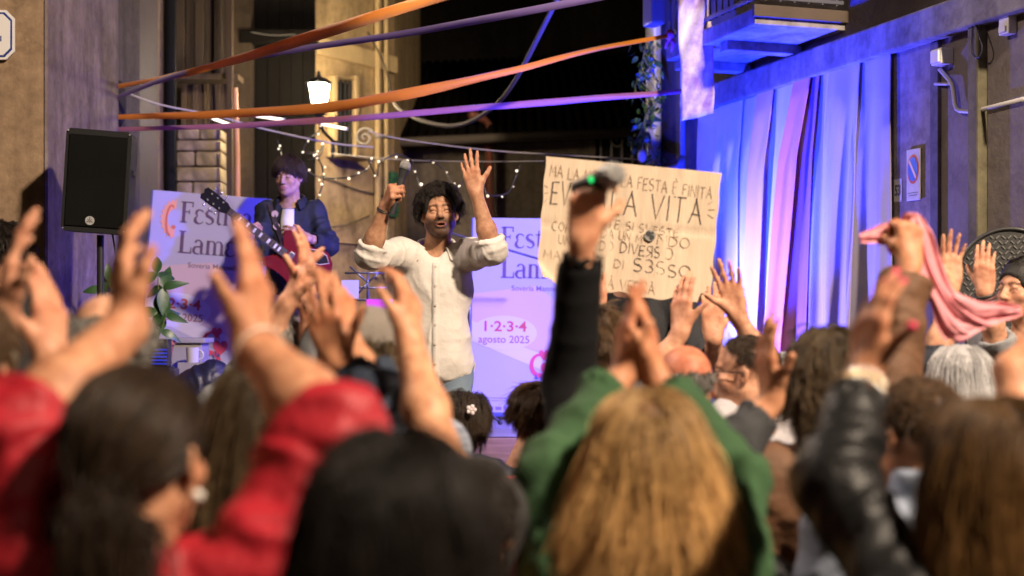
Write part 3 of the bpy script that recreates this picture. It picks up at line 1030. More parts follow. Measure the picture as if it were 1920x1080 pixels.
def plaster(name, c1, c2, sc=1.3, bump=.5, streak=True, c3=None):
    """Old plaster: large stains, vertical run marks, pitted relief."""
    if name in _M: return _M[name]
    m = bpy.data.materials.new(name); m.use_nodes = True
    nt = m.node_tree; b = nt.nodes['Principled BSDF']; b.inputs['Roughness'].default_value = .9; b.inputs['Specular IOR Level'].default_value = .2
    tc = nt.nodes.new('ShaderNodeTexCoord')
    def noise(scale, detail, stretch=(1, 1, 1), rough=.6):
        mp = nt.nodes.new('ShaderNodeMapping'); mp.inputs['Scale'].default_value = stretch
        n = nt.nodes.new('ShaderNodeTexNoise'); n.inputs['Scale'].default_value = scale; n.inputs['Detail'].default_value = detail; n.inputs['Roughness'].default_value = rough
        nt.links.new(tc.outputs['Object'], mp.inputs[0]); nt.links.new(mp.outputs[0], n.inputs['Vector'])
        return n.outputs['Fac']
    def ramp(src, a, bb, ca, cb):
        r = nt.nodes.new('ShaderNodeValToRGB'); r.color_ramp.elements[0].position = a; r.color_ramp.elements[1].position = bb
        r.color_ramp.elements[0].color = (*ca, 1); r.color_ramp.elements[1].color = (*cb, 1)
        nt.links.new(src, r.inputs[0]); return r.outputs[0]
    def mixc(mode, fac, A, B):
        x = nt.nodes.new('ShaderNodeMix'); x.data_type = 'RGBA'; x.blend_type = mode; x.inputs[0].default_value = fac
        nt.links.new(A, x.inputs[6]); nt.links.new(B, x.inputs[7]); return x.outputs[2]
    base = ramp(noise(sc, 9, rough=.68), .35, .65, c2, c1)
    if streak: base = mixc('MULTIPLY', .8, base, ramp(noise(2.2, 7, (2.2, 2.2, .16)), .33, .62, (.52, .50, .48), (1.05, 1.04, 1.02)))
    base = mixc('MULTIPLY', .7, base, ramp(noise(16, 6), .3, .6, (.66, .65, .63), (1.05, 1.05, 1.05)))
    if c3: base = mixc('MIX', .5, base, ramp(noise(.8, 8), .45, .6, c1, c3))
    vo = nt.nodes.new('ShaderNodeTexVoronoi'); vo.feature = 'DISTANCE_TO_EDGE'; vo.inputs['Scale'].default_value = 1.1
    ad = nt.nodes.new('ShaderNodeVectorMath'); ad.operation = 'MULTIPLY_ADD'; nz = nt.nodes.new('ShaderNodeTexNoise'); nz.inputs['Scale'].default_value = 3.5; nz.inputs['Detail'].default_value = 6
    nt.links.new(tc.outputs['Object'], nz.inputs['Vector']); nt.links.new(nz.outputs['Color'], ad.inputs[0]); ad.inputs[1].default_value = (.7, .7, .7); nt.links.new(tc.outputs['Object'], ad.inputs[2]); nt.links.new(ad.outputs[0], vo.inputs['Vector'])
    base = mixc('MULTIPLY', .22, base, ramp(vo.outputs['Distance'], .0, .018, (.35, .33, .31), (1, 1, 1)))
    base = mixc('MULTIPLY', .32, base, ramp(noise(5, 9, rough=.75), .40, .52, (.55, .52, .50), (1.04, 1.04, 1.04)))
    nt.links.new(base, b.inputs['Base Color'])
    bp = nt.nodes.new('ShaderNodeBump'); bp.inputs['Strength'].default_value = bump; bp.inputs['Distance'].default_value = .007
    nt.links.new(noise(30, 9), bp.inputs['Height']); nt.links.new(bp.outputs[0], b.inputs['Normal'])
    _M[name] = m
    return m


# ---- ground, stage
mb = MB(); mb.box((0, 12, -.02), (70, 70, .04))
tag(mb.build('ground', mat('paving', (.10, .095, .09), .85, .6, 14, .4, var_scale=1.2)), kind='structure')

DECK = mat('deck_wood', (.26, .15, .075), .6, .3, 60, .45, var_scale=5, stretch=(.4, 6, 6))
DECKG = mat('deck_grey', (.20, .19, .21), .7, .3, 60, .3, var_scale=4, stretch=(.4, 6, 6))
st = empty('stage', (-.6, 7.5, 0), 'low wooden stage floor under the singer', 'stage')
for i in range(8):
    mb = MB(); mb.box((0, -1.28 + .32 * i + .16, .28), (3.4, .312, .04), bev=.004); mb.build('deck_board', DECK, st)
mb = MB(); mb.box((0, -1.27, .13), (3.4, .03, .255)); mb.build('front_panel', DECK, st)
for x in (-1.6, 0, 1.6):
    mb = MB(); mb.box((x, 0, .13), (.06, 2.4, .25)); mb.build('support_beam', DECK, st)
rs = empty('riser', (-.55, 9.5, 0), 'raised back riser with blue lit floor below the festival banners', 'stage')
for i in range(5):
    mb = MB(); mb.box((0, -.62 + .26 * i + .12, .715), (3.5, .253, .05), bev=.004); mb.build('deck_board', DECKG, rs)
for i in range(5):
    mb = MB(); mb.box((-1.4 + .7 * i, -.62, .345), (.69, .03, .68), bev=.003); mb.build('front_board', DECK, rs)

# ---- left building: front and street side
PL_L = plaster('plaster_ochre', (.42, .29, .19), (.29, .20, .13), 1.1, .6)
PL_L2 = plaster('plaster_lilac', (.27, .215, .21), (.14, .105, .105), 2.2, .6)
lb = empty('corner_house', (-4, 8.6, 0), 'left corner house with rough ochre plaster and a lilac side wall', 'house')
mb = MB(); plan_prism(mb, [(-9 + 4, 7.8 - 8.6), (-2.568 + 4, 7.8 - 8.6), (-2.60 + 4, 8.3 - 8.6), (-9 + 4, 8.3 - 8.6)], 0, 7)
mb.build('front_wall', PL_L, lb)
mb = MB(); plan_prism(mb, [(-2.56 + 4, 7.79 - 8.6), (-2.545 + 4, 7.80 - 8.6), (-2.69 + 4, 9.72 - 8.6), (-2.95 + 4, 9.72 - 8.6), (-2.62 + 4, 7.9 - 8.6)], 0, 7)
o = mb.build('side_wall', PL_L2, lb)
# rubble patch of bare stones low on the ochre corner
STONE = mat('rubble_stone', (.20, .15, .10), .9, .6, 20, .4, var_scale=6)
rg = np.random.default_rng(5)
n_st = 0
for r_ in range(11):
    for c_ in range(7):
        if rg.random() < .25: continue
        px, py = 70 - c_ * 22 + rg.normal() * 4 - (r_ % 2) * 9, 470 + r_ * 26 + rg.normal() * 3
        p = P(px, py, 7.79)
        mb = MB(); mb.box((0, 0, 0), (rg.uniform(.045, .065), .035, rg.uniform(.05, .066)), rotm(rg.normal() * 4, rg.normal() * 4, rg.normal() * 6), bev=.012)
        mb.build('stone', STONE, lb, tuple(p - np.array([-4, 8.6, 0])), smooth=True)
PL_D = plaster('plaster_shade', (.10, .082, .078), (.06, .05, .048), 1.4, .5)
al = empty('alley_house', (-3.2, 11, 0), 'narrow lilac-grey house front behind the loudspeaker with a dark shutter bay', 'house')
A0 = np.array([-3.2, 11, 0])
mb = MB()
def wseg(a, b, w=.3):
    mbx = MB(); pa, pb = np.array([(a[0] - CX) / F_PX * a[1], a[1]]), np.array([(b[0] - CX) / F_PX * b[1], b[1]])
    plan_prism(mbx, [pa - A0[:2], pb - A0[:2], pb - A0[:2] + np.array([-w, .02]), pa - A0[:2] + np.array([-w, .02])], 0, 7.5)
    return mbx
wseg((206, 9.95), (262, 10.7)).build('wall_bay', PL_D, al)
wseg((262, 10.76), (296, 11.3)).build('shutter_bay', mat('dark_shutter', (.07, .05, .055), .7, .3, 40, .3), al)
wseg((296, 11.32), (311, 11.6)).build('pilaster', plaster('plaster_pale', (.28, .21, .15), (.19, .14, .10)), al)
hole = MB(); hole.ball(P(222, 195, 9.9) - A0, (.06, .05, .17), 14); hole.build('niche_shade', mat('niche_shade_dark', (.02, .016, .015), .9), al, smooth=True)  # solid dark ball; the shade of the hole is put into its colour
mb = MB(); p = P(319, 0, 11.5); mb.cyl((p[0], p[1], .5), (p[0], p[1], 6.5), .05, n=14)
o = mb.build('drainpipe', mat('black_pipe', (.006, .006, .007), .7, spec=.1), smooth=True, angle=40)
tag(o, 'black vertical drainpipe on the alley corner left of the wooden boards', 'drainpipe')

# ---- dark house across the alley (stone pillar, boards, balcony)
dk = empty('boarded_house', tuple(P(400, 600, 12.6) * [1, 1, 0]), 'dim brown house with vertical boards and a rough stone pier in the alley', 'house')
D0 = np.array(dk.location)
mb = MB(); a, b = P(300, 0, 12.9), P(470, 0, 12.9); mb.box(((a[0] + b[0]) / 2 - D0[0], 12.9 - D0[1] + .15, 3.5), (b[0] - a[0], .3, 7))
mb.build('wall', plaster('plaster_brown', (.075, .052, .032), (.042, .03, .02), 1.2), dk)
WOODD = mat('old_boards', (.075, .045, .024), .75, .5, 50, .5, var_scale=5, stretch=(6, 6, .4))
for i in range(9):
    x = 345 + i * 10.5
    a = P(x, 150 + (i % 3) * 4, 12.72); b = P(x, 250, 12.72)
    mb = MB(); mb.box((a[0] - D0[0], a[1] - D0[1] + .01 * (i % 2), (a[2] + b[2]) / 2), (.046, .03, a[2] - b[2]), bev=.004); mb.build('board', WOODD, dk)
for i in range(6):
    x = 338 + i * 18
    a = P(x, -30, 12.7); b = P(x, 140, 12.7)
    mb = MB(); mb.box((a[0] - D0[0], a[1] - D0[1] + .02 * (i % 2), (a[2] + b[2]) / 2), (.078, .04, a[2] - b[2]), bev=.005); mb.build('plank', mat('dark_planks', (.045, .028, .016), .8, .5, 40, .5, var_scale=5, stretch=(6, 6, .4)), dk)
a, b = P(330, 148, 12.55), P(452, 148, 12.55); mb = MB(); mb.box(((a[0] + b[0]) / 2 - D0[0], a[1] - D0[1], a[2]), (b[0] - a[0], .25, .05), bev=.006); mb.build('shelf_beam', WOODD, dk)
STONEP = mat('pier_stone', (.42, .33, .21), .9, .8, 12, .55, var_scale=7)
y = 246
r_ = 0
while y < 380:
    hh = rg.uniform(20, 30)
    xs = [338, 338 + rg.uniform(28, 55), 422] if r_ % 2 == 0 else [338, 422]
    for x0, x1 in zip(xs[:-1], xs[1:]):
        a, b = P(x0 + 1, y + 1, 12.5), P(x1 - 1, y + hh - 1, 12.5)
        mb = MB(); mb.box((0, 0, 0), (b[0] - a[0], .3 + rg.uniform(0, .05), a[2] - b[2]), rotm(rg.normal() * 1.5, 0, rg.normal() * 1.2), bev=.018)
        mb.build('stone_block', STONEP, dk, tuple((a + b) / 2 - D0), smooth=True)
    y += hh; r_ += 1
a, b = P(338, 380, 12.5), P(422, 380, 12.5); mb = MB(); mb.box(((a[0] + b[0]) / 2 - D0[0], 12.55 - D0[1], a[2] / 2), (b[0] - a[0], .3, a[2])); mb.build('pier_base', STONEP, dk)
mb = MB(); p = P(431, 0, 12.3); mb.box((p[0], p[1], 3.6), (.05, .05, 6.4), bev=.004)
tag(mb.build('timber_post', WOODD), 'brown timber post standing right of the stone pier', 'post')
mb = MB(); a, b = P(441, 165, 11.9), P(446, 420, 11.9); mb.tube([a, a * .5 + b * .5 + [.006, 0, 0], b, [b[0], b[1], .75]], .022, 12)
tag(mb.build('copper_pole', mat('copper_pole', (.62, .30, .13), .45, .2, 60, .2), smooth=True, angle=40), 'slim copper coloured pole standing behind the left banner', 'pole')

gt = empty('dark_gateway', tuple(P(525, 600, 13.1) * [1, 1, 0]), 'tall unlit dark timber gateway behind the guitarist', 'gate')
G0 = np.array(gt.location)
for i in range(6):
    a = P(459 + i * 22, -60, 13.1); b = P(459 + i * 22 + 21.5, 600, 13.1)
    mb = MB(); mb.box(((a[0] + b[0]) / 2 - G0[0], .012 * (i % 2), 2.9), (b[0] - a[0], .06, 5.8), bev=.006); mb.build('plank', mat('black_timber', (.007, .006, .005), .9, .4, 40, .3, spec=.05), gt)
a, b = P(452, 70, 12.95), P(596, 70, 12.95); mb = MB(); mb.box(((a[0] + b[0]) / 2 - G0[0], a[1] - G0[1], a[2]), (b[0] - a[0], .14, .12), bev=.01); mb.build('lintel', mat('black_timber', (.007, .006, .005)), gt)

# ---- yellow house with the lamp
YEL = plaster('plaster_yellow', (.50, .36, .18), (.38, .27, .13), .9, .35)
yh = empty('yellow_house', tuple(P(665, 600, 13.8) * [1, 1, 0]), 'yellow plastered house lit by the street lamp, with pipes down its corner', 'house')
Y0 = np.array(yh.location)
ya, yb = P(586, 600, 13.2)[:2] - Y0[:2], P(739, 600, 14.3)[:2] - Y0[:2]
mb = MB(); plan_prism(mb, [ya, yb, yb + [.1, 2.5], ya + [0, 2.5]], 0, 8); mb.build('wall', YEL, yh)
yu = unit(np.append(yb - ya, 0)); yn = np.array([yu[1], -yu[0], 0])
def YP(px, py, off=0.0):
    """Point on the yellow wall."""
    k = (px - CX) / F_PX; A = ya + Y0[:2]; u = yu[:2]
    t = (k * A[1] - A[0]) / (u[0] - k * u[1]); q = A + u * t
    return P(px, py, q[1]) - Y0 + yn * off
YR = np.column_stack([yu, -yn, [0, 0, 1]])
def ybox(name, px0, py0, px1, py1, depth, m, parent, off=0.0, bev=.006):
    a, b = YP(px0, py0), YP(px1, py1)
    mb = MB(); mb.box((a + b) / 2 + yn * (off), (np.linalg.norm((b - a)[:2]), depth, abs(a[2] - b[2])), YR, bev)
    return mb.build(name, m, parent)
YTRIM = mat('yellow_trim', (.50, .36, .17), .8, .2, 60, .2)
w = ybox('window', 620, 150, 656, 292, .06, mat('dark_window', (.015, .014, .014), .15), yh, .0)
ybox('frame', 615, 143, 621, 299, .12, YTRIM, w, .02); ybox('frame', 655, 143, 661, 299, .12, YTRIM, w, .02); ybox('frame', 621, 143, 655, 151, .12, YTRIM, w, .02)
for x in (629, 638, 647): ybox('bar', x - 1, 152, x + 1, 292, .02, mat('iron_black', (.02, .02, .02), .5), w, .06, .001)
ybox('sill', 610, 293, 668, 304, .30, mat('sill_stone', (.33, .25, .15), .8, .4, 40, .3), w, .10)
g = ybox('shutter', 726, 322, 738.5, 408, .05, mat('green_shutter', (.03, .11, .05), .5), yh, .03)
for i in range(5): ybox('slat', 727, 328 + i * 15, 738, 338 + i * 15, .02, mat('green_shutter', (.03, .11, .05)), g, .062, .002)
ybox('string_course', 587, 452, 739, 462, .05, YTRIM, yh, .02); ybox('string_course', 587, 100, 739, 108, .05, YTRIM, yh, .02)
for px, r in ((700, .03), (716, .022)):
    mb = MB(); a = YP(px, -40, .05); b = YP(px, 520, .05); mb.cyl(a, b, r, n=12); mb.build('drainpipe', YTRIM, yh, smooth=True, angle=40)
for (x0, y0, x1, y1) in ((600, 330, 736, 372), (600, 428, 690, 405)):
    mb = MB(); a, b = YP(x0, y0, .02), YP(x1, y1, .02); mb.tube([a, (a + b) / 2 - [0, 0, .03], b], .008, 6); mb.build('cable', mat('wall_cable', (.10, .08, .06), .6), yh, smooth=True)

# ---- house behind the singer
BRW = plaster('plaster_dim', (.20, .16, .12), (.13, .105, .08), .9, .35)
mh = empty('back_house', (.2, 15.4, 0), 'low dim brown house under a dark tiled roof behind the singer', 'house')
M0 = np.array([.2, 15.4, 0])
a, b = P(742, 250, 15.4), P(1262, 250, 15.4)
mb = MB(); mb.box(((a[0] + b[0]) / 2 - .2, .2, a[2] / 2), (b[0] - a[0], .4, a[2])); mb.build('wall', BRW, mh)
rf = MB(); e0, e1 = P(705, 262, 14.9) - M0, P(1270, 238, 14.9) - M0
up = np.array([0, 3.2, 1.35])
v = [rf.bm.verts.new(tuple(q)) for q in (e0, e1, e1 + up, e0 + up, e0 - [0, 0, .1], e1 - [0, 0, .1], e1 + up - [0, 0, .1], e0 + up - [0, 0, .1])]
for f in ((0, 1, 2, 3), (7, 6, 5, 4), (0, 4, 5, 1), (1, 5, 6, 2), (2, 6, 7, 3), (3, 7, 4, 0)): rf.bm.faces.new([v[i] for i in f])
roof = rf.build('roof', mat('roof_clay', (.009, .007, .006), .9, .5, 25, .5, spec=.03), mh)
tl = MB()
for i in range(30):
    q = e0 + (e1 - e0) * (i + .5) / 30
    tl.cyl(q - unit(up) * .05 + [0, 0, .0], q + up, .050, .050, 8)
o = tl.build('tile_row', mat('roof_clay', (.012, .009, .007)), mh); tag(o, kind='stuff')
g = MB(); g.tube([P(672, 268, 14.2) - M0, P(700, 262, 14.5) - M0, e0 + [.1, -.05, -.04], e1 + [0, -.05, -.04]], .05, 10); g.build('gutter', mat('zinc', (.16, .13, .10), .5, .1, 30, .2, metal=.2), mh, smooth=True)
mb = MB(); a, b = P(916, 232, 15.15) - M0, P(920, 600, 15.15) - M0; mb.tube([P(880, 214, 15.0) - M0, P(905, 222, 15.1) - M0, a, b], .045, 10)
mb.build('downpipe', mat('rust_pipe', (.19, .055, .03), .6, .2, 50, .3), mh, smooth=True)
a, b = P(1118, 226, 15.2), P(1198, 304, 15.2)
wn_ = MB(); wn_.box(((a[0] + b[0]) / 2 - M0[0], .02, (a[2] + b[2]) / 2), (b[0] - a[0], .06, a[2] - b[2])); wwin = wn_.build('window', mat('dark_window', (.015, .014, .014), .15), mh)
IRON = mat('iron_grey', (.22, .20, .18), .5, metal=.3)
for i in range(4):
    x = a[0] + (b[0] - a[0]) * (i + .5) / 4 - M0[0]; mb = MB(); mb.cyl((x, -.06, a[2]), (x, -.06, b[2]), .009, n=8); mb.build('bar', IRON, wwin)
sc = MB(); cpt = (a + b) / 2 - M0
sc.tube([cpt + [.11 * (1 - t) * math.cos(t * 11), -.08, .11 * (1 - t) * math.sin(t * 11)] for t in np.linspace(0, .9, 30)], .008, 6); sc.build('scroll', IRON, wwin, smooth=True)
for dx in (-1, 1):
    mb = MB(); mb.box((cpt[0] + dx * ((b[0] - a[0]) / 2 + .03), -.02, cpt[2]), (.06, .12, a[2] - b[2] + .12), bev=.006); mb.build('frame', BRW, wwin)
# tall unlit houses closing the view
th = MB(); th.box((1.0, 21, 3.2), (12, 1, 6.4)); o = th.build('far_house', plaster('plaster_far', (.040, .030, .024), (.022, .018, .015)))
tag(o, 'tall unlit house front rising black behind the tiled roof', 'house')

# ---- right house with balcony
PL_R = plaster('plaster_grey', (.185, .158, .150), (.115, .098, .095), 1.5, .7, c3=(.13, .105, .075))
rh = empty('right_house', (2.2, 8, 0), 'grey plastered house along the right side carrying the balcony', 'house')
H0 = np.array([2.2, 8, 0])
pa, pb = np.array([wall_x(11.2), 11.2]), np.array([wall_x(-7), -7.0])
mb = MB(); plan_prism(mb, [pa - H0[:2], pb - H0[:2], pb - H0[:2] + [2, .6], pa - H0[:2] + [2, .6]], 0, 5.7); mb.build('wall', PL_R, rh)
WR = np.column_stack([WU, -WN, [0, 0, 1]])                         # x along the wall, y into the wall
def rbox(name, p, size, m, parent, bev=.004, base=H0):
    mb = MB(); mb.box(p - base, size, WR, bev); return mb.build(name, m, parent)
# ledge over the drapes
p0, p1 = WP(1318, 200), WP(1965, -2)
p0[2] = p1[2] = 2.99
LEDGE = plaster('plaster_ledge', (.25, .235, .23), (.17, .155, .155), 2.5, .5)
rbox('ledge', (p0 + p1) / 2 + WN * .045, (np.linalg.norm(p1 - p0), .09, .17), LEDGE, rh, .012)
# raised bands of plaster
for (px, w_, hh, mm) in ((1712, .42, 3.0, plaster('plaster_patch', (.27, .23, .215), (.17, .14, .135), 2, .5)),):
    p = WP(px, 600); p[2] = hh / 2
    rbox('patch', p + WN * .008, (w_, .016, hh - .12), mm, rh, .003)
p = WP(1758, 600); p[2] = 1.45; rbox('buttress_strip', p + WN * .012, (.07, .024, 2.9), plaster('plaster_strip', (.16, .145, .17), (.11, .10, .12)), rh)
p = WP(1842, 600); p[2] = 2.4; rbox('pilaster', p + WN * .03, (.085, .06, 4.8), plaster('plaster_mossy', (.15, .135, .085), (.09, .08, .05), 3, .7), rh, .01)
# far corner pipes
BLP = mat('painted_pipe', (.30, .30, .34), .4)
mb = MB(); q = np.array([wall_x(10.9), 10.9, 0]) + WN * .10
mb.cyl(q + [0, 0, .2] - H0, q + [0, 0, 5.6] - H0, .06, n=14); mb.build('drainpipe', BLP, rh, smooth=True, angle=40)
mb = MB(); q2 = np.array([wall_x(10.5), 10.5, 0]) + WN * .05
mb.cyl(q2 + [0, 0, 1.9] - H0, q2 + [0, 0, 5.6] - H0, .022, n=10); mb.build('gas_pipe', BLP, rh, smooth=True, angle=40)
mb = MB(); mb.tube([q2 + [0, 0, 2.62] - H0, q2 + WN * .03 + [0, 0, 2.55] - H0, q + WN * .1 + [0, 0, 2.50] - H0, q + WN * .22 + [-.1, .2, 2.45] - H0], .028, 10); mb.build('elbow_pipe', BLP, rh, smooth=True)

# balcony: slab, beams, parapet rail with balusters
bal = empty('balcony', tuple(P(1480, 50, 8.5)), 'balcony with iron railing jutting over the drapes, underside lit blue', 'balcony')
B0 = np.array(bal.location)
Cw = WP(1585, 600); Cw[2] = 0
BR = WR
zb = 3.14
def bbox(name, along, out, z, size, m, bev=.004, parent=None):
    """along metres from the near end, out metres from the wall."""
    mb = MB(); q = Cw + WU * along + WN * out; q[2] = z
    mb.box(q - B0, size, BR, bev); return mb.build(name, m, parent or bal)
SLAB = plaster('balcony_slab', (.36, .33, .33), (.25, .23, .23), 2, .4)
bbox('slab', .62, .30, zb + .05, (1.24, .60, .10), SLAB, .008)
bbox('edge_moulding', -.018, .30, zb + .075, (.03, .64, .07), mat('moulding', (.10, .07, .045), .8, .3, 40, .3))
for al_ in (.52, 1.19): bbox('beam', al_, .28, zb - .03, (.10, .52, .06), SLAB, .006)
RAIL = mat('rail_iron', (.10, .10, .11), .45, metal=.4)
bbox('rail', .62, .585, zb + 1.02, (1.24, .03, .035), RAIL); bbox('rail', .62, .585, zb + .16, (1.24, .025, .025), RAIL)
bbox('rail', .0, .30, zb + 1.02, (.03, .57, .035), RAIL); bbox('rail', .0, .30, zb + .16, (.025, .57, .025), RAIL)
for i in range(15): bbox('baluster', .03 + i * .084, .585, zb + .57, (.014, .014, .86), RAIL, .002)
for i in range(6): bbox('baluster', .0, .06 + i * .094, zb + .57, (.014, .014, .86), RAIL, .002)

# ---- conduit, boxes, signs on the right wall
def on_wall_tube(pts, r, name, m, off=.03, n=8):
    mb = MB(); base = WP(pts[0][0], pts[0][1], off)
    P_ = [WP(x, y, off) for x, y in pts]
    # round the corners
    out = [P_[0]]
    for i in range(1, len(P_) - 1):
        a, b_, c_ = P_[i - 1], P_[i], P_[i + 1]
        k1 = min(.04, np.linalg.norm(a - b_) * .4); k2 = min(.04, np.linalg.norm(c_ - b_) * .4)
        out += [b_ + unit(a - b_) * k1, b_ + unit(a - b_) * k1 * .25 + unit(c_ - b_) * k2 * .25, b_ + unit(c_ - b_) * k2]
    out.append(P_[-1])
    mb.tube([q - base for q in out], r, n)
    return mb.build(name, m, None, tuple(base), smooth=True)
PIPEG = mat('grey_conduit', (.36, .34, .34), .45, .1, 80, .15)
tag(on_wall_tube([(1330, 168), (1600, 82), (1745, 38), (1770, 26), (1930, -28)], .018, 'cable_conduit', PIPEG, .04), 'long grey conduit running up along the ledge above the drapes', 'conduit')
tag(on_wall_tube([(1771, 130), (1796, 158), (1801, 208), (1835, 210), (1930, 186)], .012, 'bent_conduit', PIPEG, .03), 'thin bent grey conduit below the white junction box', 'conduit')
o = on_wall_tube([(1762, 158), (1796, 158)], .008, 'stub_conduit', PIPEG, .03); tag(o, 'short grey conduit stub left of the bent conduit', 'conduit')
o = on_wall_tube([(1843, 0), (1845, 60), (1843, 105), (1858, 112), (1866, 92), (1848, 40), (1838, 0)], .004, 'loose_cable', mat('black_cable', (.02, .02, .02), .5), .07); tag(o, 'loose black cable looping down the mossy pilaster', 'cable')
jb = WP(1779, 108, .04); mb = MB(); mb.box((0, 0, 0), (.09, .08, .085), WR, .008); o = mb.build('junction_box', mat('white_plastic', (.62, .60, .57), .4), None, tuple(jb))
tag(o, 'white plastic junction box with cover at the top of the bent conduit', 'junction box')
mb = MB(); mb.box(WN * .045, (.07, .012, .065), WR, .004); mb.build('cover', mat('white_plastic', (.62, .60, .57)), o)
jb = WP(1899, 45, .03); mb = MB(); mb.box((0, 0, 0), (.075, .05, .11), WR, .006); o = mb.build('meter_box', mat('white_plastic', (.62, .60, .57)), None, tuple(jb)); tag(o, 'small pale wall box near the top right corner', 'wall box')
mb = MB(); mb.box(WN * .03 + np.array([0, 0, -.03]), (.05, .012, .03), WR, .003); mb.build('lid', mat('white_plastic', (.62, .60, .57)), o)


# ---------------------------------------------------------------- lettering
def text_mesh(body, height, bold=0.0, align='LEFT'):
    """Flat letters in the XZ plane, cap height = height."""
    cu = bpy.data.curves.new('text', 'FONT'); cu.body = body; cu.size = 1.0; cu.offset = bold; cu.align_x = align
    cu.resolution_u = 4; cu.extrude = .002
    o = bpy.data.objects.new('text', cu); COL.objects.link(o)
    bpy.context.view_layer.update()
    me = bpy.data.meshes.new_from_object(o.evaluated_get(bpy.context.evaluated_depsgraph_get()))
    bpy.data.objects.remove(o); bpy.data.curves.remove(cu)
    s = height / .70
    me.transform(Matrix(((s, 0, 0, 0), (0, 0, -.25, 0), (0, s, 0, 0), (0, 0, 0, 1))))
    me.flip_normals() if False else None
    return me


def ribbon_poly(mb, pts, w, y=0.0, t=.0012, wob=0.0, rg=None):
    """One pen stroke of width w (number or list) in the XZ plane, a thin solid."""
    pts = np.array(pts, float); n = len(pts)
    ws = np.full(n, w) if np.isscalar(w) else np.array(w, float)
    if wob and rg is not None: pts = pts + rg.normal(size=pts.shape) * wob
    tang = np.gradient(pts, axis=0); tang /= np.linalg.norm(tang, axis=1, keepdims=True) + 1e-9
    nr = np.stack([-tang[:, 1], tang[:, 0]], 1) * ws[:, None] / 2
    A, B = pts + nr, pts - nr
    vf = [[mb.bm.verts.new((p[0], y - t, p[1])) for p in S] for S in (A, B)]
    vb = [[mb.bm.verts.new((p[0], y, p[1])) for p in S] for S in (A, B)]
    for i in range(n - 1):
        mb.bm.faces.new((vf[0][i], vf[0][i + 1], vf[1][i + 1], vf[1][i]))
        mb.bm.faces.new((vf[0][i], vb[0][i], vb[0][i + 1], vf[0][i + 1])); mb.bm.faces.new((vf[1][i], vf[1][i + 1], vb[1][i + 1], vb[1][i]))
    for i in (0, n - 1): mb.bm.faces.new((vf[0][i], vf[1][i], vb[1][i], vb[0][i]))


def arc(cx, cz, rx, rz, a0, a1, n=14):
    return [(cx + rx * math.cos(R_(a)), cz + rz * math.sin(R_(a))) for a in np.linspace(a0, a1, n)]


HAND = {   # hand printed capitals, unit height
    'A': (.75, [[(0, 0), (.38, 1)], [(.34, 1), (.75, 0)], [(.12, .38), (.66, .36)]]),
    'C': (.7, [arc(.4, .5, .4, .5, 60, 300)]), 'D': (.7, [[(0, 0), (0, 1)], [(0, 1)] + arc(.1, .5, .58, .5, 85, -85) + [(0, 0)]]),
    'E': (.6, [[(.6, 1), (0, .98), (0, 0), (.6, .02)], [(0, .52), (.48, .52)]]), 'F': (.55, [[(.55, 1), (0, .98), (0, 0)], [(0, .55), (.42, .55)]]),
    'H': (.7, [[(0, 0), (0, 1)], [(.7, 0), (.68, 1)], [(0, .5), (.7, .5)]]), 'I': (.1, [[(.05, 0), (.05, 1)]]),
    'L': (.55, [[(0, 1), (0, 0), (.55, .02)]]), 'M': (.85, [[(0, 0), (.1, 1), (.42, .35), (.75, 1), (.85, 0)]]),
    'N': (.7, [[(0, 0), (.02, 1), (.68, 0), (.7, 1)]]), 'O': (.75, [arc(.375, .5, .375, .5, 95, 455, 20)]),
    'R': (.65, [[(0, 0), (0, 1)], [(0, 1)] + arc(.2, .74, .42, .26, 88, -88, 10) + [(0, .48), (.65, 0)]]),
    'S': (.6, [arc(.32, .75, .28, .25, 50, 250, 10) + arc(.30, .25, .30, .26, 80, -140, 10)]), 'T': (.75, [[(0, .98), (.75, 1)], [(.38, 1), (.37, 0)]]),
    'U': (.65, [[(0, 1), (.02, .3)] + arc(.33, .28, .31, .28, 180, 360, 9) + [(.65, 1)]]), 'V': (.75, [[(0, 1), (.36, 0), (.75, 1)]]),
    'À': (.75, [[(0, 0), (.38, 1)], [(.34, 1), (.75, 0)], [(.12, .38), (.66, .36)], [(.25, 1.25), (.42, 1.1)]]),
    'È': (.6, [[(.6, 1), (0, .98), (0, 0), (.6, .02)], [(0, .52), (.48, .52)], [(.2, 1.28), (.36, 1.1)]]),
    '3': (.55, [arc(.24, .74, .27, .26, 140, -80, 10) + arc(.26, .25, .30, .26, 85, -140, 10)]),
    'Я': (.65, [[(.65, 0), (.65, 1)], [(.65, 1)] + arc(.45, .74, -.42, .26, 88, -88, 10) + [(.65, .48), (0, 0)]]),
    '⬡': (.8, [[(.2, 1), (.6, 1), (.8, .5), (.6, 0), (.2, 0), (0, .5), (.2, 1)]]),
}


def hand_line(mb, text, x, z, h, w, slope=0.0, width=None, seed=0, gap=.22, y=-.004):
    rg_ = np.random.default_rng(seed)
    adv = sum((HAND[ch][0] if ch in HAND else .35) + gap for ch in text)
    k = h if width is None else width / adv
    cx_ = x
    for ch in text:
        if ch in HAND:
            gw, strokes = HAND[ch]
            hh = h * rg_.uniform(.92, 1.06); dz = rg_.normal() * h * .03
            for s_ in strokes:
                pts = [(cx_ + px * k, z + dz + (cx_ - x + px * k) * slope + pz * hh) for px, pz in s_]
                if len(pts) == 2: pts = [pts[0], ((pts[0][0] + pts[1][0]) / 2 + rg_.normal() * h * .02, (pts[0][1] + pts[1][1]) / 2), pts[1]]
                ribbon_poly(mb, pts, w * rg_.uniform(.8, 1.15), y)
            cx_ += (gw + gap) * k
        elif ch == '●':
            cx_ += .95 * k
        else:
            cx_ += (.35 + gap) * k


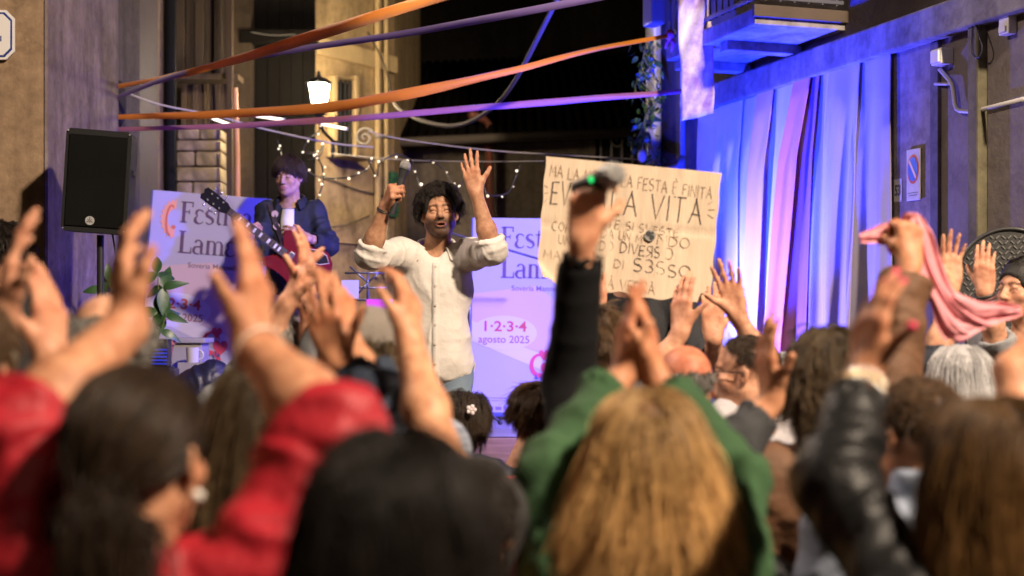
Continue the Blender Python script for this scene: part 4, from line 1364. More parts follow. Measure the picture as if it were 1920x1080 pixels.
SERIF = {   # high contrast roman letters: (advance, [(points, widths)])
    'F': (.66, [([(.17, 0), (.17, 1)], .15), ([(.02, .975), (.60, .975)], .05), ([(.575, 1), (.575, .76)], [.03, .06]), ([(.17, .52), (.44, .52)], .045), ([(.43, .62), (.43, .42)], .04), ([(.02, .02), (.34, .02)], .04)]),
    'L': (.66, [([(.17, 0), (.17, 1)], .15), ([(.02, .98), (.33, .98)], .04), ([(.02, .025), (.60, .025)], .05), ([(.585, 0), (.585, .28)], [.06, .03])]),
    'ε': (.52, [(arc(.27, .50, .17, .155, 25, 235, 10), [.06, .05, .05, .06, .08, .11, .12, .10, .07, .05]), (arc(.26, .18, .20, .185, 115, 335, 12), [.05, .07, .10, .13, .14, .13, .10, .07, .05, .05, .05, .04])]),
    's': (.46, [(arc(.22, .50, .15, .14, 35, 255, 9) + arc(.22, .16, .17, .155, 70, -150, 9), [.05, .05, .06, .08, .11, .13, .14, .14, .13, .13, .13, .12, .10, .07, .05, .05, .05, .04])]),
    't': (.38, [([(.17, .82), (.17, .12), (.22, .02), (.34, .05)], [.05, .12, .11, .04]), ([(.02, .63), (.34, .63)], .045)]),
    'i': (.30, [([(.15, 0), (.15, .64)], .13), ([(.03, .02), (.28, .02)], .035), ([(.04, .62), (.16, .63)], .04), ([(.09, .86), (.21, .86)], .12)]),
    'v': (.58, [([(.08, .64), (.29, 0)], .13), ([(.29, .0), (.48, .64)], .04), ([(0, .63), (.2, .63)], .03), ([(.38, .63), (.57, .63)], .03)]),
    'a': (.54, [([(.40, 0), (.40, .44)] + arc(.25, .46, .15, .17, 0, 160, 8), [.11, .13, .13, .10, .06, .05, .05, .06, .08, .09]), (arc(.22, .17, .17, .165, 60, 300, 12), [.04, .05, .07, .10, .12, .13, .12, .10, .07, .05, .05, .04]), ([(.22, .33), (.40, .36)], .04), ([(.40, .04), (.52, .03)], .04)]),
    'l': (.30, [([(.15, 0), (.15, 1)], .13), ([(.03, .02), (.28, .02)], .035), ([(.04, .98), (.16, .985)], .04)]),
    'm': (.92, [([(.15, 0), (.15, .64)], .13), ([(.15, .48), (.26, .62), (.40, .60), (.46, .46), (.46, 0)], [.04, .05, .07, .12, .13]), ([(.46, .48), (.57, .62), (.71, .60), (.77, .46), (.77, 0)], [.04, .05, .07, .12, .13])] + [([(x_ - .12, .02), (x_ + .12, .02)], .035) for x_ in (.15, .46, .77)]),
}


def serif_line(mb, text, x, z, h, y, track=1.0):
    for ch in text:
        adv, st_ = SERIF[ch]
        for pts, w in st_:
            ribbon_poly(mb, [(x + a_ * h, z + b_ * h) for a_, b_ in pts], (w * h if np.isscalar(w) else [q * h for q in w]), y)
        x += adv * h * track
    return x


def placard(name, px, py, w, h, label, cat, parts, m=None, off=.012):
    """A plate flat on the right wall; parts(plate) adds its print in local XZ (x to the viewer's right)."""
    q = WP(px, py, off)
    o = empty(name, tuple(q), label, cat)
    o.rotation_euler = Matrix(np.column_stack([-WU, -WN, [0, 0, 1]]).tolist()).to_euler()
    mb = MB(); mb.box((0, 0, 0), (w, .008, h), None, .003); mb.build('plate', m or mat('plate_white', (.46, .43, .39), .45, var=.15, var_scale=20), o)
    parts(o)
    o.scale = (.66, 1, 1)
    return o


def np_parts(o):
    c = (0, .03)
    def disc(r, y, nm, m):
        mb = MB(); mb.cyl((c[0], y - .002, c[1]), (c[0], y, c[1]), r, n=32); return mb.build(nm, m, o)
    disc(.080, -.004, 'red_ring', mat('sign_red', (.50, .09, .04), .4)); disc(.066, -.0062, 'blue_disc', mat('sign_blue', (.03, .12, .38), .4))
    mb = MB(); ribbon_poly(mb, [(-.048, .078), (.048, -.018)], .017, -.0085); mb.build('red_bar', mat('sign_pale_red', (.62, .42, .33), .4), o)
    mb = MB(); mb.box((0, -.005, -.098), (.14, .002, .003)); mb.box((0, -.005, -.112), (.11, .002, .003)); mb.build('printed_line', mat('print_dark', (.05, .05, .06), .5), o)
placard('no_parking_sign', 1721, 328, .19, .28, 'white no parking plate with blue disc and red slash on the right wall', 'sign', np_parts, off=.026)


def n53(o):
    t = text_mesh('53', .058, .02, 'CENTER'); l = link('lettering', t, o, mat('print_dark', (.05, .05, .06), .5)); l.location = (0, -.006, -.028)
    mb = MB()
    for (cx_, cz_, sx, sz) in ((0, .062, .12, .004), (0, -.062, .12, .004), (-.062, 0, .004, .12), (.062, 0, .004, .12)): mb.box((cx_, -.005, cz_), (sx, .002, sz))
    mb.build('border', mat('plate_grey', (.25, .25, .27), .5), o)
placard('house_number', 1688, 357, .135, .135, 'square white house number plate reading 53 beside the drapes', 'sign', n53)

# octagonal street plate, top left
q = P(-12, 66, 7.78)
op = empty('street_plate', tuple(q), 'white octagonal street plate with a blue border at the upper left corner', 'sign')
def octo(w, h, c): return [(-w + c, -h), (w - c, -h), (w, -h + c), (w, h - c), (w - c, h), (-w + c, h), (-w, h - c), (-w, -h + c)]
for nm, w, h, c, y, dpt, m in (('plate', .118, .135, .045, -.012, .012, mat('enamel_white', (.70, .68, .68), .2)), ('blue_border', .106, .122, .041, -.0145, .003, mat('enamel_blue', (.03, .05, .22), .2)), ('enamel_face', .096, .112, .038, -.0175, .003, mat('enamel_white', (.70, .68, .68)))):
    mb = MB(); mb.prism(octo(w, h, c), dpt, Matrix.Translation((0, y, 0))); mb.build(nm, m, op)
mb = MB(); mb.box((.046, -.0185, -.022), (.006, .002, .03)); mb.box((.030, -.0185, -.035), (.016, .002, .006)); mb.build('lettering', mat('enamel_blue', (.03, .05, .22)), op)

# ====================================================================== stage things
LILAC = mat('banner_print', (.36, .345, .60), .45, var=.06, var_scale=1.5)
INK = mat('ink_plum', (.10, .055, .16), .5)
RED_INK = mat('ink_red', (.42, .06, .07), .5)
PEACH = mat('ink_peach', (.68, .30, .22), .5)
PALE = mat('ink_pale', (.48, .45, .66), .5)


def flat(poly, y, t=.001):
    mb = MB(); mb.prism(poly, t, Matrix.Translation((0, y, 0))); return mb


def banner(px, py, d, w, h, roll, yaw, label, logo_s, words, cable_side):
    q = P(px, py, d)
    o = empty('festival_banner', tuple(q), label, 'banner', 'festival banners on the riser', (0, R_(roll), R_(yaw)))   # origin: top left corner
    mb = MB(); mb.box((w / 2, .008, -h / 2), (w, .014, h), None, .003); mb.build('panel', LILAC, o)
    # pale and peach printed fields
    flat([(.002, -.52), (w * .55, -.46), (w * .98, -.72), (w * .98, -1.0), (.3, -.86), (.002, -.70)], -.0006).build('printed_field', mat('ink_rose', (.46, .34, .50), .5), o)
    flat([(.002, -.70), (.30, -.86), (w * .98, -1.02), (w * .98, -1.14), (.4, -1.0), (.002, -.84)], -.0007).build('printed_field', PALE, o)
    s = logo_s
    # cogged half wheel
    cx_, cz_, r = .165, -.185 * s, .125
    pts = []
    for i in range(33):
        a = 90 + i * 180 / 32
        rr = r * (1.13 if i % 3 == 0 else .98)
        pts.append((cx_ + rr * .75 * math.cos(R_(a)), cz_ + rr * 1.0 * math.sin(R_(a))))
    inner = [(cx_ + r * .42 * math.cos(R_(a)), cz_ + r * .55 * math.sin(R_(a))) for a in np.linspace(270, 90, 16)]
    flat(pts + inner, -.002, .0012).build('cog_emblem', PEACH, o)
    mb = MB(); ribbon_poly(mb, arc(cx_ - .03, cz_ - .01, .03, .10, 60, 270, 12), .014, -.0035); mb.cyl((cx_ - .008, -.004, cz_ - .055), (cx_ - .008, -.001, cz_ - .055), .014, n=14); mb.build('emblem_face', mat('ink_brick', (.50, .14, .10), .5), o)
    mb = MB(); serif_line(mb, words[0], .195, -.085 * s - .118, .142, -.002); serif_line(mb, words[1], .195, -.085 * s - .325, .150, -.002)
    mb.build('title_lettering', INK, o)
    t = text_mesh('Soveria Mannelli', .036, .004); l = link('place_lettering', t, o, mat('ink_violet', (.17, .12, .25), .5)); l.location = (.27, -.002, -.505 * s)
    # date medallion
    ex, ez = .225, -.80 * s
    flat([(ex + .225 * math.cos(a), ez + .118 * math.sin(a)) for a in np.linspace(0, 2 * math.pi, 40)[:-1]], -.0025, .001).build('date_medallion', PALE, o)
    t = text_mesh('1·2·3·4', .068, .022, 'CENTER'); l = link('date_lettering', t, o, RED_INK); l.location = (ex, -.0035, ez + .012); l.scale = (1.15, 1, 1)
    t = text_mesh('agosto 2025', .050, .006, 'CENTER'); l = link('month_lettering', t, o, mat('ink_maroon', (.26, .07, .10), .5)); l.location = (ex, -.0035, ez - .068)
    # red flourish and small hearts, dark shrub low on the right
    mb = MB()
    ribbon_poly(mb, arc(.47, -1.0, .055, .07, 20, 260, 12) + arc(.47, -1.13, .06, .06, 80, -120, 12), [.008 + .022 * math.sin(i / 23 * math.pi) for i in range(24)], -.002)
    for hx, hz, hs in ((.50, -.93, .045), (.53, -1.03, .065), (.50, -1.17, .06)):
        pts = [(hx + hs * .062 * 16 * math.sin(t_) ** 3 * .8, hz + hs * .062 * (13 * math.cos(t_) - 5 * math.cos(2 * t_) - 2 * math.cos(3 * t_) - math.cos(4 * t_))) for t_ in np.linspace(0, 2 * math.pi, 25)[:-1]]
        f = [mb.bm.verts.new((a_, -.003, b_)) for a_, b_ in pts]; mb.bm.faces.new(f)
    mb.build('red_flourish', mat('ink_crimson', (.50, .05, .12), .5), o)
    mb = MB(); rg = np.random.default_rng(4)
    for i in range(26):
        a = rg.uniform(0, 6.28); c_ = (.50 + rg.normal() * .045, -1.14 + rg.normal() * .04); L = rg.uniform(.02, .05)
        ribbon_poly(mb, [c_, (c_[0] + L * .5 * math.cos(a), c_[1] + L * .5 * math.sin(a)), (c_[0] + L * math.cos(a), c_[1] + L * math.sin(a))], [.002, .014, .002], -.004)
    mb.build('printed_shrub', mat('ink_navy', (.05, .06, .25), .5), o)
    mb = MB(); mb.box((.24, -.001, -h + .115), (.40, .0015, .004)); mb.box((.20, -.001, -h + .098), (.32, .0015, .003))
    for i in range(7): mb.box((.09 + i * .052, -.001, -h + .045), (.034 if i % 2 else .042, .0015, .022 if i % 3 else .03))
    mb.build('sponsor_marks', mat('ink_violet', (.17, .12, .25)), o)
    for x in (.06, w - .06):
        mb = MB(); mb.cyl((x, .03, -h + .02), (x, .03, -.02), .012, n=10); mb.build('back_pole', mat('alu', (.45, .45, .47), .35, metal=.7), o, smooth=True, angle=40)
    mb = MB(); mb.box((w / 2, .02, -h + .004), (w + .04, .10, .03), None, .008); mb.build('foot_rail', mat('blue_rail', (.06, .07, .22), .4), o)
    mb = MB(); mb.box((-.006, .008, -h / 2), (.010, .022, h), None, .003); mb.build('edge_profile', mat('blue_rail', (.06, .07, .22)), o)
    return o


banner(287, 356, 9.62, .80, 1.50, 4.3, 2, 'festival banner with an orange cog emblem behind the guitarist, his shadow across it', 1.0, ('Fεstival', 'Lamε'), 1)
banner(887, 408, 9.72, .80, 1.345, .9, -3, 'festival banner lit blue between the singer and the cardboard sign', .98, ('Fεstival', 'Lam'), -1)


# ---- loudspeaker on its stand
BLK = mat('speaker_plastic', (.010, .010, .011), .6, .3, 300, spec=.2)
GRL = mat('speaker_grille', (.006, .006, .006), .8, .6, 420, .3, spec=.08)
sq = P(181, 340, 7.35)
sp_ = empty('loudspeaker', tuple(sq), 'black loudspeaker box with round maker badge on a tripod stand by the left wall', 'loudspeaker', rot=(R_(2), R_(3.6), R_(9)))
Mi = Matrix.Identity(4)
mb = MB(); w, h, dpt = .165, .265, .30
mb.prism([(-w, -h + .02), (-w + .02, -h), (w - .02, -h), (w, -h + .02), (w, h - .02), (w - .02, h), (-w + .02, h), (-w, h - .02)], dpt, Mi)
cab = mb.build('cabinet', BLK, sp_)
mb = MB(); mb.prism([(-w + .02, -h + .03), (w - .02, -h + .03), (w - .02, h - .03), (-w + .02, h - .03)], .012, Matrix.Translation((0, -.010, 0))); mb.build('grille', GRL, sp_)
BADGE = mat('badge_silver', (.55, .55, .56), .35, metal=.5)
bd = MB(); bd.cyl((-.02, -.017, -.205), (-.02, -.009, -.205), .023, n=26); bo = bd.build('badge', BADGE, sp_)
mb = MB()
for a in (90, 210, 330): mb.tube([(-.02 + .004 * math.cos(R_(a)), -.0185, -.205 + .004 * math.sin(R_(a))), (-.02 + .018 * math.cos(R_(a)), -.0185, -.205 + .018 * math.sin(R_(a)))], .0016, 5)
for a in (30, 150, 270): mb.tube([(-.02 + .002 * math.cos(R_(a)), -.0185, -.205 + .002 * math.sin(R_(a))), (-.02 + .013 * math.cos(R_(a)), -.0185, -.205 + .013 * math.sin(R_(a)))], .0012, 5)
mb.build('fork_mark', BLK, bo)
for sx, sz in ((-1, 1), (1, 1), (-1, -1), (1, -1)):
    mb = MB(); mb.ball((sx * (w - .012), -.012, sz * (h - .014)), .004, 8); mb.build('screw', BADGE, sp_, smooth=True)
mb = MB(); mb.box((w + .004, .14, .06), (.012, .12, .03), None, .004); mb.build('handle', BLK, sp_)
ss = empty('speaker_stand', (sq[0] - .02, sq[1] + .14, 0), 'black tripod stand carrying the loudspeaker', 'stand')
zt = sq[2] - .27
mb = MB(); mb.cyl((0, 0, .55), (0, 0, zt), .019, n=14); mb.build('pole', mat('stand_black', (.02, .02, .022), .35), ss, smooth=True, angle=40)
mb = MB(); mb.cyl((0, 0, .35), (0, 0, 1.12), .026, n=14); mb.cyl((0, 0, 1.08), (0, 0, 1.15), .034, n=14); mb.build('collar', mat('stand_black', (.02, .02, .022)), ss, smooth=True, angle=40)
for k in range(3):
    a = R_(30 + 120 * k); mb = MB(); mb.tube([(0.02 * math.cos(a), .02 * math.sin(a), .85), (.45 * math.cos(a), .45 * math.sin(a), .02)], .012, 8); mb.build('leg', mat('stand_black', (.02, .02, .022)), ss, smooth=True)
    mb = MB(); mb.tube([(0, 0, .42), (.24 * math.cos(a), .24 * math.sin(a), .42)], .007, 6); mb.build('brace', mat('stand_black', (.02, .02, .022)), ss)
mb = MB(); kb = np.array([sq[0] - .02, sq[1] + .12, zt])
mb.tube([(0.05, 0.06, .02), (.075, .05, -.12), (.06, .02, -.28), (.02, -.03, -.42), (-.03, -.03, -.62), (-.05, -.02, -.9), (-.05, 0, -zt + .02)], .005, 6)
tag(mb.build('speaker_cable', mat('black_cable', (.02, .02, .02)), None, tuple(kb), smooth=True), 'black cable hanging from the loudspeaker down its stand', 'cable')


# ---- guitar
def build_guitar(center, neck_to, normal):
    u = unit(neck_to - center); n = unit(normal - u * (np.asarray(normal) @ u)); v = np.cross(n, u)
    M = Matrix(np.column_stack([u, -n, v]).tolist()).to_4x4(); M.translation = Vector(center.tolist())
    o = bpy.data.objects.new('guitar', None); COL.objects.link(o); o.matrix_world = M
    tag(o, 'dark cherry red electric guitar with black headstock slung across the guitarist', 'guitar')
    CH = mat('cherry_lacquer', (.17, .012, .016), .12, coat=.6, color2=(.11, .008, .012), var_scale=4)
    out = []
    prof = [(-.225, .0), (-.215, .07), (-.18, .13), (-.12, .165), (-.05, .150), (.0, .118), (.05, .112), (.10, .130), (.155, .138), (.185, .105), (.165, .075), (.14, .045), (.12, .030)]
    prof += [(.12, -.028), (.14, -.04), (.16, -.075), (.178, -.11), (.15, -.138), (.10, -.132), (.05, -.115), (.0, -.12), (-.05, -.150), (-.12, -.165), (-.18, -.13), (-.215, -.07)]
    mb = MB(); mb.prism(prof, .042, Matrix.Translation((0, -.021, 0)))
    bmesh.ops.bevel(mb.bm, geom=[e for e in mb.bm.edges if abs(e.verts[0].co.y - e.verts[1].co.y) < 1e-5], offset=.007, segments=2, affect='EDGES')
    body = mb.build('guitar_body', CH, o, smooth=True, angle=35)
    pts = [(.02, -.10), (.0, -.055), (-.05, -.05), (-.12, -.075), (-.16, -.115), (-.12, -.145), (-.05, -.135), (0, -.108)]
    mb = MB(); mb.prism(pts, .003, Matrix.Translation((0, -.0255, 0))); mb.build('pickguard', mat('guard_black', (.015, .015, .016), .25), o)
    mb = MB(); mb.tube([(a[0], -.0262, a[1]) for a in pts + pts[:1]], .0022, 5); mb.build('guard_edge', mat('cream_binding', (.68, .62, .52), .4), o)
    NK = mat('neck_wood', (.11, .045, .02), .4)
    mb = MB(); mb.prism([(.09, -.026), (.52, -.0215), (.52, .0215), (.09, .026)], .024, Matrix.Translation((0, -.036, 0))); neck = mb.build('neck', NK, o)
    mb = MB(); mb.prism([(.09, -.027), (.52, -.022), (.52, .022), (.09, .027)], .005, Matrix.Translation((0, -.0415, 0))); mb.build('fretboard', mat('rosewood', (.035, .018, .012), .4), o)
    FR = mat('fret_metal', (.62, .62, .62), .25, metal=.9)
    x, L = .52, .62
    for i in range(20):
        x = -.10 + L * (.5 ** ((i + 1) / 12)); mb = MB()
        if x < .095: break
        mb.box((x, -.0425, 0), (.0022, .0018, .046)); mb.build('fret', FR, o)
    for i in (3, 5, 7, 9, 12, 15, 17):
        x = -.10 + L * (.5 ** (i / 12)) * .5 + L * (.5 ** ((i - 1) / 12)) * .5
        mb = MB(); mb.box((x, -.0422, 0), (.013, .0012, .030)); mb.build('inlay', mat('pearl', (.75, .72, .66), .2), o)
    hd = [(.52, -.022), (.55, -.036), (.64, -.042), (.70, -.040), (.712, -.018), (.70, 0), (.712, .018), (.70, .040), (.64, .042), (.55, .036), (.52, .022)]
    mb = MB(); mb.prism(hd, .014, Matrix.Translation((0, -.034, 0))); mb.build('headstock', mat('head_black', (.012, .012, .013), .15), o)
    for i in range(3):
        for sz in (-1, 1):
            xx = .575 + i * .042
            mb = MB(); mb.cyl((xx, -.045, sz * .022), (xx, -.032, sz * .022), .006, n=10); tp = mb.build('tuner_post', FR, o)
            mb = MB(); mb.tube([(xx, -.027, sz * .038), (xx, -.027, sz * .055)], .003, 6); mb.ball((xx, -.027, sz * .060), (.008, .005, .009), 10); mb.build('tuner_key', FR, tp, smooth=True)
    CR = mat('chrome', (.60, .60, .62), .18, metal=.9)
    for xx in (.055, -.035):
        mb = MB(); mb.box((xx, -.027, 0), (.036, .012, .072), None, .004); mb.build('pickup', CR, o)
    mb = MB(); mb.box((-.085, -.028, 0), (.014, .012, .075), None, .003); mb.build('bridge', CR, o)
    mb = MB(); mb.box((-.13, -.028, 0), (.014, .012, .085), None, .003); mb.build('tailpiece', CR, o)
    for xx, zz in ((-.10, .10), (-.15, .095), (-.12, .125), (-.165, .065)):
        mb = MB(); mb.cyl((xx, -.036, zz), (xx, -.021, zz), .011, n=12); mb.build('knob', mat('amber_knob', (.30, .16, .03), .2), o, smooth=True, angle=40)
    for i in range(6):
        z = -.016 + .0064 * i; mb = MB(); mb.tube([(-.13, -.040, z * 1.5), (.52, -.047, z)], .0007, 4); mb.build('string', FR, o)
    return o


# ---- microphone
def build_mic(a, b, label, head_r=.026, led=None, cat='microphone'):
    """a = tail end, b = centre of the head."""
    a, b = np.asarray(a), np.asarray(b); u = unit(b - a); L = np.linalg.norm(b - a)
    o = empty('microphone', tuple(a), label, cat)
    mb = MB(); mb.cyl(u * .0, u * (L - .055), .0135, .0175, 18); mb.build('handle', mat('mic_black', (.015, .015, .017), .35), o, smooth=True, angle=40)
    mb = MB(); mb.cyl(u * (L - .055), u * (L - .012), .0175, .0245, 18); mb.build('neck_collar', mat('mic_black', (.015, .015, .017)), o, smooth=True, angle=40)
    mb = MB(); mb.cyl(u * (L - .012), u * (L - .004), .0275, n=22); mb.build('ring_band', mat('mic_band', (.25, .25, .26), .3, metal=.8), o, smooth=True, angle=40)
    mb = MB(); mb.ball(u * L + u * .004, head_r, 22); mb.build('grille_head', mat('mic_grille', (.42, .41, .40), .42, 1.0, 520, metal=.6, var=.4, var_scale=300), o, smooth=True)
    if led is not None:
        mb = MB(); w_ = u * (L - .045); mb.ball(w_ + unit(np.array([0, -1, .1]) - u * (np.array([0, -1, .1]) @ u)) * .019, (.006, .004, .006), 12)
        mb.build('led', mat('green_light', (.02, .4, .1), .4, emit=(.02, 1, .22), emit_s=1.6), o, smooth=True)
    return o


# ---- cardboard sign
def build_sign():
    tl, tr, br, bl = P(1024, 293, 5.12), P(1353, 324, 5.06), P(1331, 569, 5.02), P(1005, 534, 5.08)
    o_ = tl; u = unit(tr - tl); n = unit(np.cross(u, bl - tl)); v = np.cross(u, n) * -1
    if n[1] > 0: n = -n
    w_ = np.cross(u, -n); 
    if w_[2] < 0: w_ = -w_
    M = Matrix(np.column_stack([u, -n, w_]).tolist()).to_4x4(); M.translation = Vector(tl.tolist())
    o = bpy.data.objects.new('cardboard_sign', None); COL.objects.link(o); o.matrix_world = M
    tag(o, 'raised cardboard sign covered in hand printed song lines', 'sign')
    inv = np.linalg.inv(np.array(M))
    q = [(inv @ np.append(p, 1))[:3] for p in (tl, tr, br, bl)]
    W, Hh = q[1][0], -q[3][2]
    CB = mat('cardboard', (.55, .43, .315), .8, .35, 40, .20, var_scale=2.2, stretch=(5, 5, .5))
    bm = bmesh.new(); nx, nz = 46, 34
    fr, bk = {}, {}
    for i in range(nx + 1):
        for j in range(nz + 1):
            a, b = i / nx, j / nz
            top = np.array(q[0]) * (1 - a) + np.array(q[1]) * a; bot = np.array(q[3]) * (1 - a) + np.array(q[2]) * a
            p = top * (1 - b) + bot * b
            # rippled lower edge, nibbled outline
            if j == nz: p[2] += .006 * math.sin(a * 17) + .004 * math.sin(a * 41)
            if i in (0, nx): p[0] += .002 * math.sin(b * 23 + i)
            bend = .008 * math.sin(a * 2.2 + .4) * math.sin(b * 2.6) + .0012 * math.sin(a * 60)
            bend += -.006 * math.exp(-((a - .36 - .04 * b) / .012) ** 2) + .005 * math.exp(-((b - .52 + .06 * a) / .016) ** 2) - .004 * math.exp(-((a - .78 + .1 * b) / .010) ** 2)
            k = max(0, (.17 - (a * 1.25 + (1 - b) * 1.0)) / .17)            # folded lower left corner
            bend -= .09 * k; 
            fr[i, j] = bm.verts.new((p[0] + .03 * k, p[1] + bend, p[2] + .02 * k)); bk[i, j] = bm.verts.new((p[0] + .03 * k, p[1] + bend + .0045, p[2] + .02 * k))
    for i in range(nx):
        for j in range(nz):
            bm.faces.new((fr[i, j], fr[i, j + 1], fr[i + 1, j + 1], fr[i + 1, j])); bm.faces.new((bk[i, j], bk[i + 1, j], bk[i + 1, j + 1], bk[i, j + 1]))
    for i in range(nx):
        for j in (0, nz): bm.faces.new((fr[i, j], fr[i + 1, j], bk[i + 1, j], bk[i, j]))
    for j in range(nz):
        for i in (0, nx): bm.faces.new((fr[i, j], fr[i, j + 1], bk[i, j + 1], bk[i, j]))
    bmesh.ops.recalc_face_normals(bm, faces=bm.faces)
    me = bpy.data.meshes.new('board'); bm.to_mesh(me); bm.free(); me.shade_smooth(); me.set_sharp_from_angle(angle=R_(50)); link('board', me, o, CB)
    U = lambda px, py: ((px - 1024 + (py - 293) * .076) * 5.1 / F_PX, -(py - 293 - (px - 1024) * .098) * 5.1 / F_PX)
    thin, thick = 'thin', 'thick'
    lines = []
    def ln(which, text, px, py, hpx, x1, w, seed, gap=.22, slope=-.045):
        x, z = U(px, py); k = 5.1 / F_PX; mb_ = MB()
        hand_line(mb_, text, x, z, hpx * k, w, slope, (x1 - px) * k, seed, gap, -.0045)
        lines.append((mb_, which))
    ln(thin, 'MA LA NOTTE LA FESTA È FINITA', 1032, 331, 22, 1340, .0018, 1)
    ln(thick, 'EVVIVA', 1036, 382, 44, 1145, .0038, 2, .26); ln(thick, 'LA VITA', 1148, 399, 46, 1324, .0038, 3, .24)
    ln(thin, 'LA GENTE SI SVESTE', 1076, 416, 15, 1280, .0018, 4)
    ln(thin, 'COMINCIA DA UN M', 1040, 432, 17, 1212, .0018, 5); ln(thin, 'NDO', 1236, 459, 19, 1300, .0026, 15)
    ln(thin, 'UN MONDO', 1052, 458, 17, 1158, .0018, 6); ln(thick, 'DIVEЯS', 1168, 474, 20, 1244, .0026, 7); ln(thin, '⬡', 1248, 485, 19, 1270, .0026, 17)
    ln(thin, 'MA FATTO DI', 1026, 484, 17, 1180, .0018, 8); ln(thick, 'S3SSO', 1192, 508, 23, 1304, .0026, 9)
    ln(thin, 'CHI VIVRÀ VEDRÀ', 1060, 528, 21, 1238, .0018, 10)
    thin = MB()
    for (x0, y0, x1, y1) in ((1327, 384, 1336, 378), (1328, 394, 1340, 394), (1327, 403, 1338, 410), (1030, 352, 1022, 348), (1030, 362, 1020, 364), (1030, 372, 1024, 380)):
        ribbon_poly(thin, [U(x0, y0), U((x0 + x1) / 2, (y0 + y1) / 2), U(x1, y1)], .0018, -.0045)
    # follow the board's bend
    mats = dict(thin=mat('pencil', (.25, .18, .12), .7), thick=mat('marker', (.055, .042, .035), .6))
    for mb_, nm, m in [(q, 'lettering', mats[w_]) for q, w_ in lines] + [(thin, 'ray_strokes', mats['thin'])]:
        for vv in mb_.bm.verts:
            a = vv.co.x / W; b = -vv.co.z / Hh
            vv.co.y += .008 * math.sin(a * 2.2 + .4) * math.sin(b * 2.6) + .0012 * math.sin(a * 60) + .0030
        tag(mb_.build(nm, m, o), kind='stuff')
    gx, gz = U(1222, 443); gl = MB(); gl.cyl((gx, -.002, gz), (gx, .004, gz), .0195, n=24); g = gl.build('globe_drawing', mat('globe_grey', (.20, .19, .18), .6), o)
    mb = MB(); 
    for (cx_, cz_, r, e) in ((-.006, .006, .010, .8), (.007, -.006, .009, 1.2), (.008, .010, .005, .7)): mb.cyl((gx + cx_, -.0035, gz + cz_), (gx + cx_, -.0015, gz + cz_), r, n=9)
    mb.build('globe_land', mat('globe_black', (.02, .02, .02), .6), g)
    # worn corner
    return o, M
build_sign()


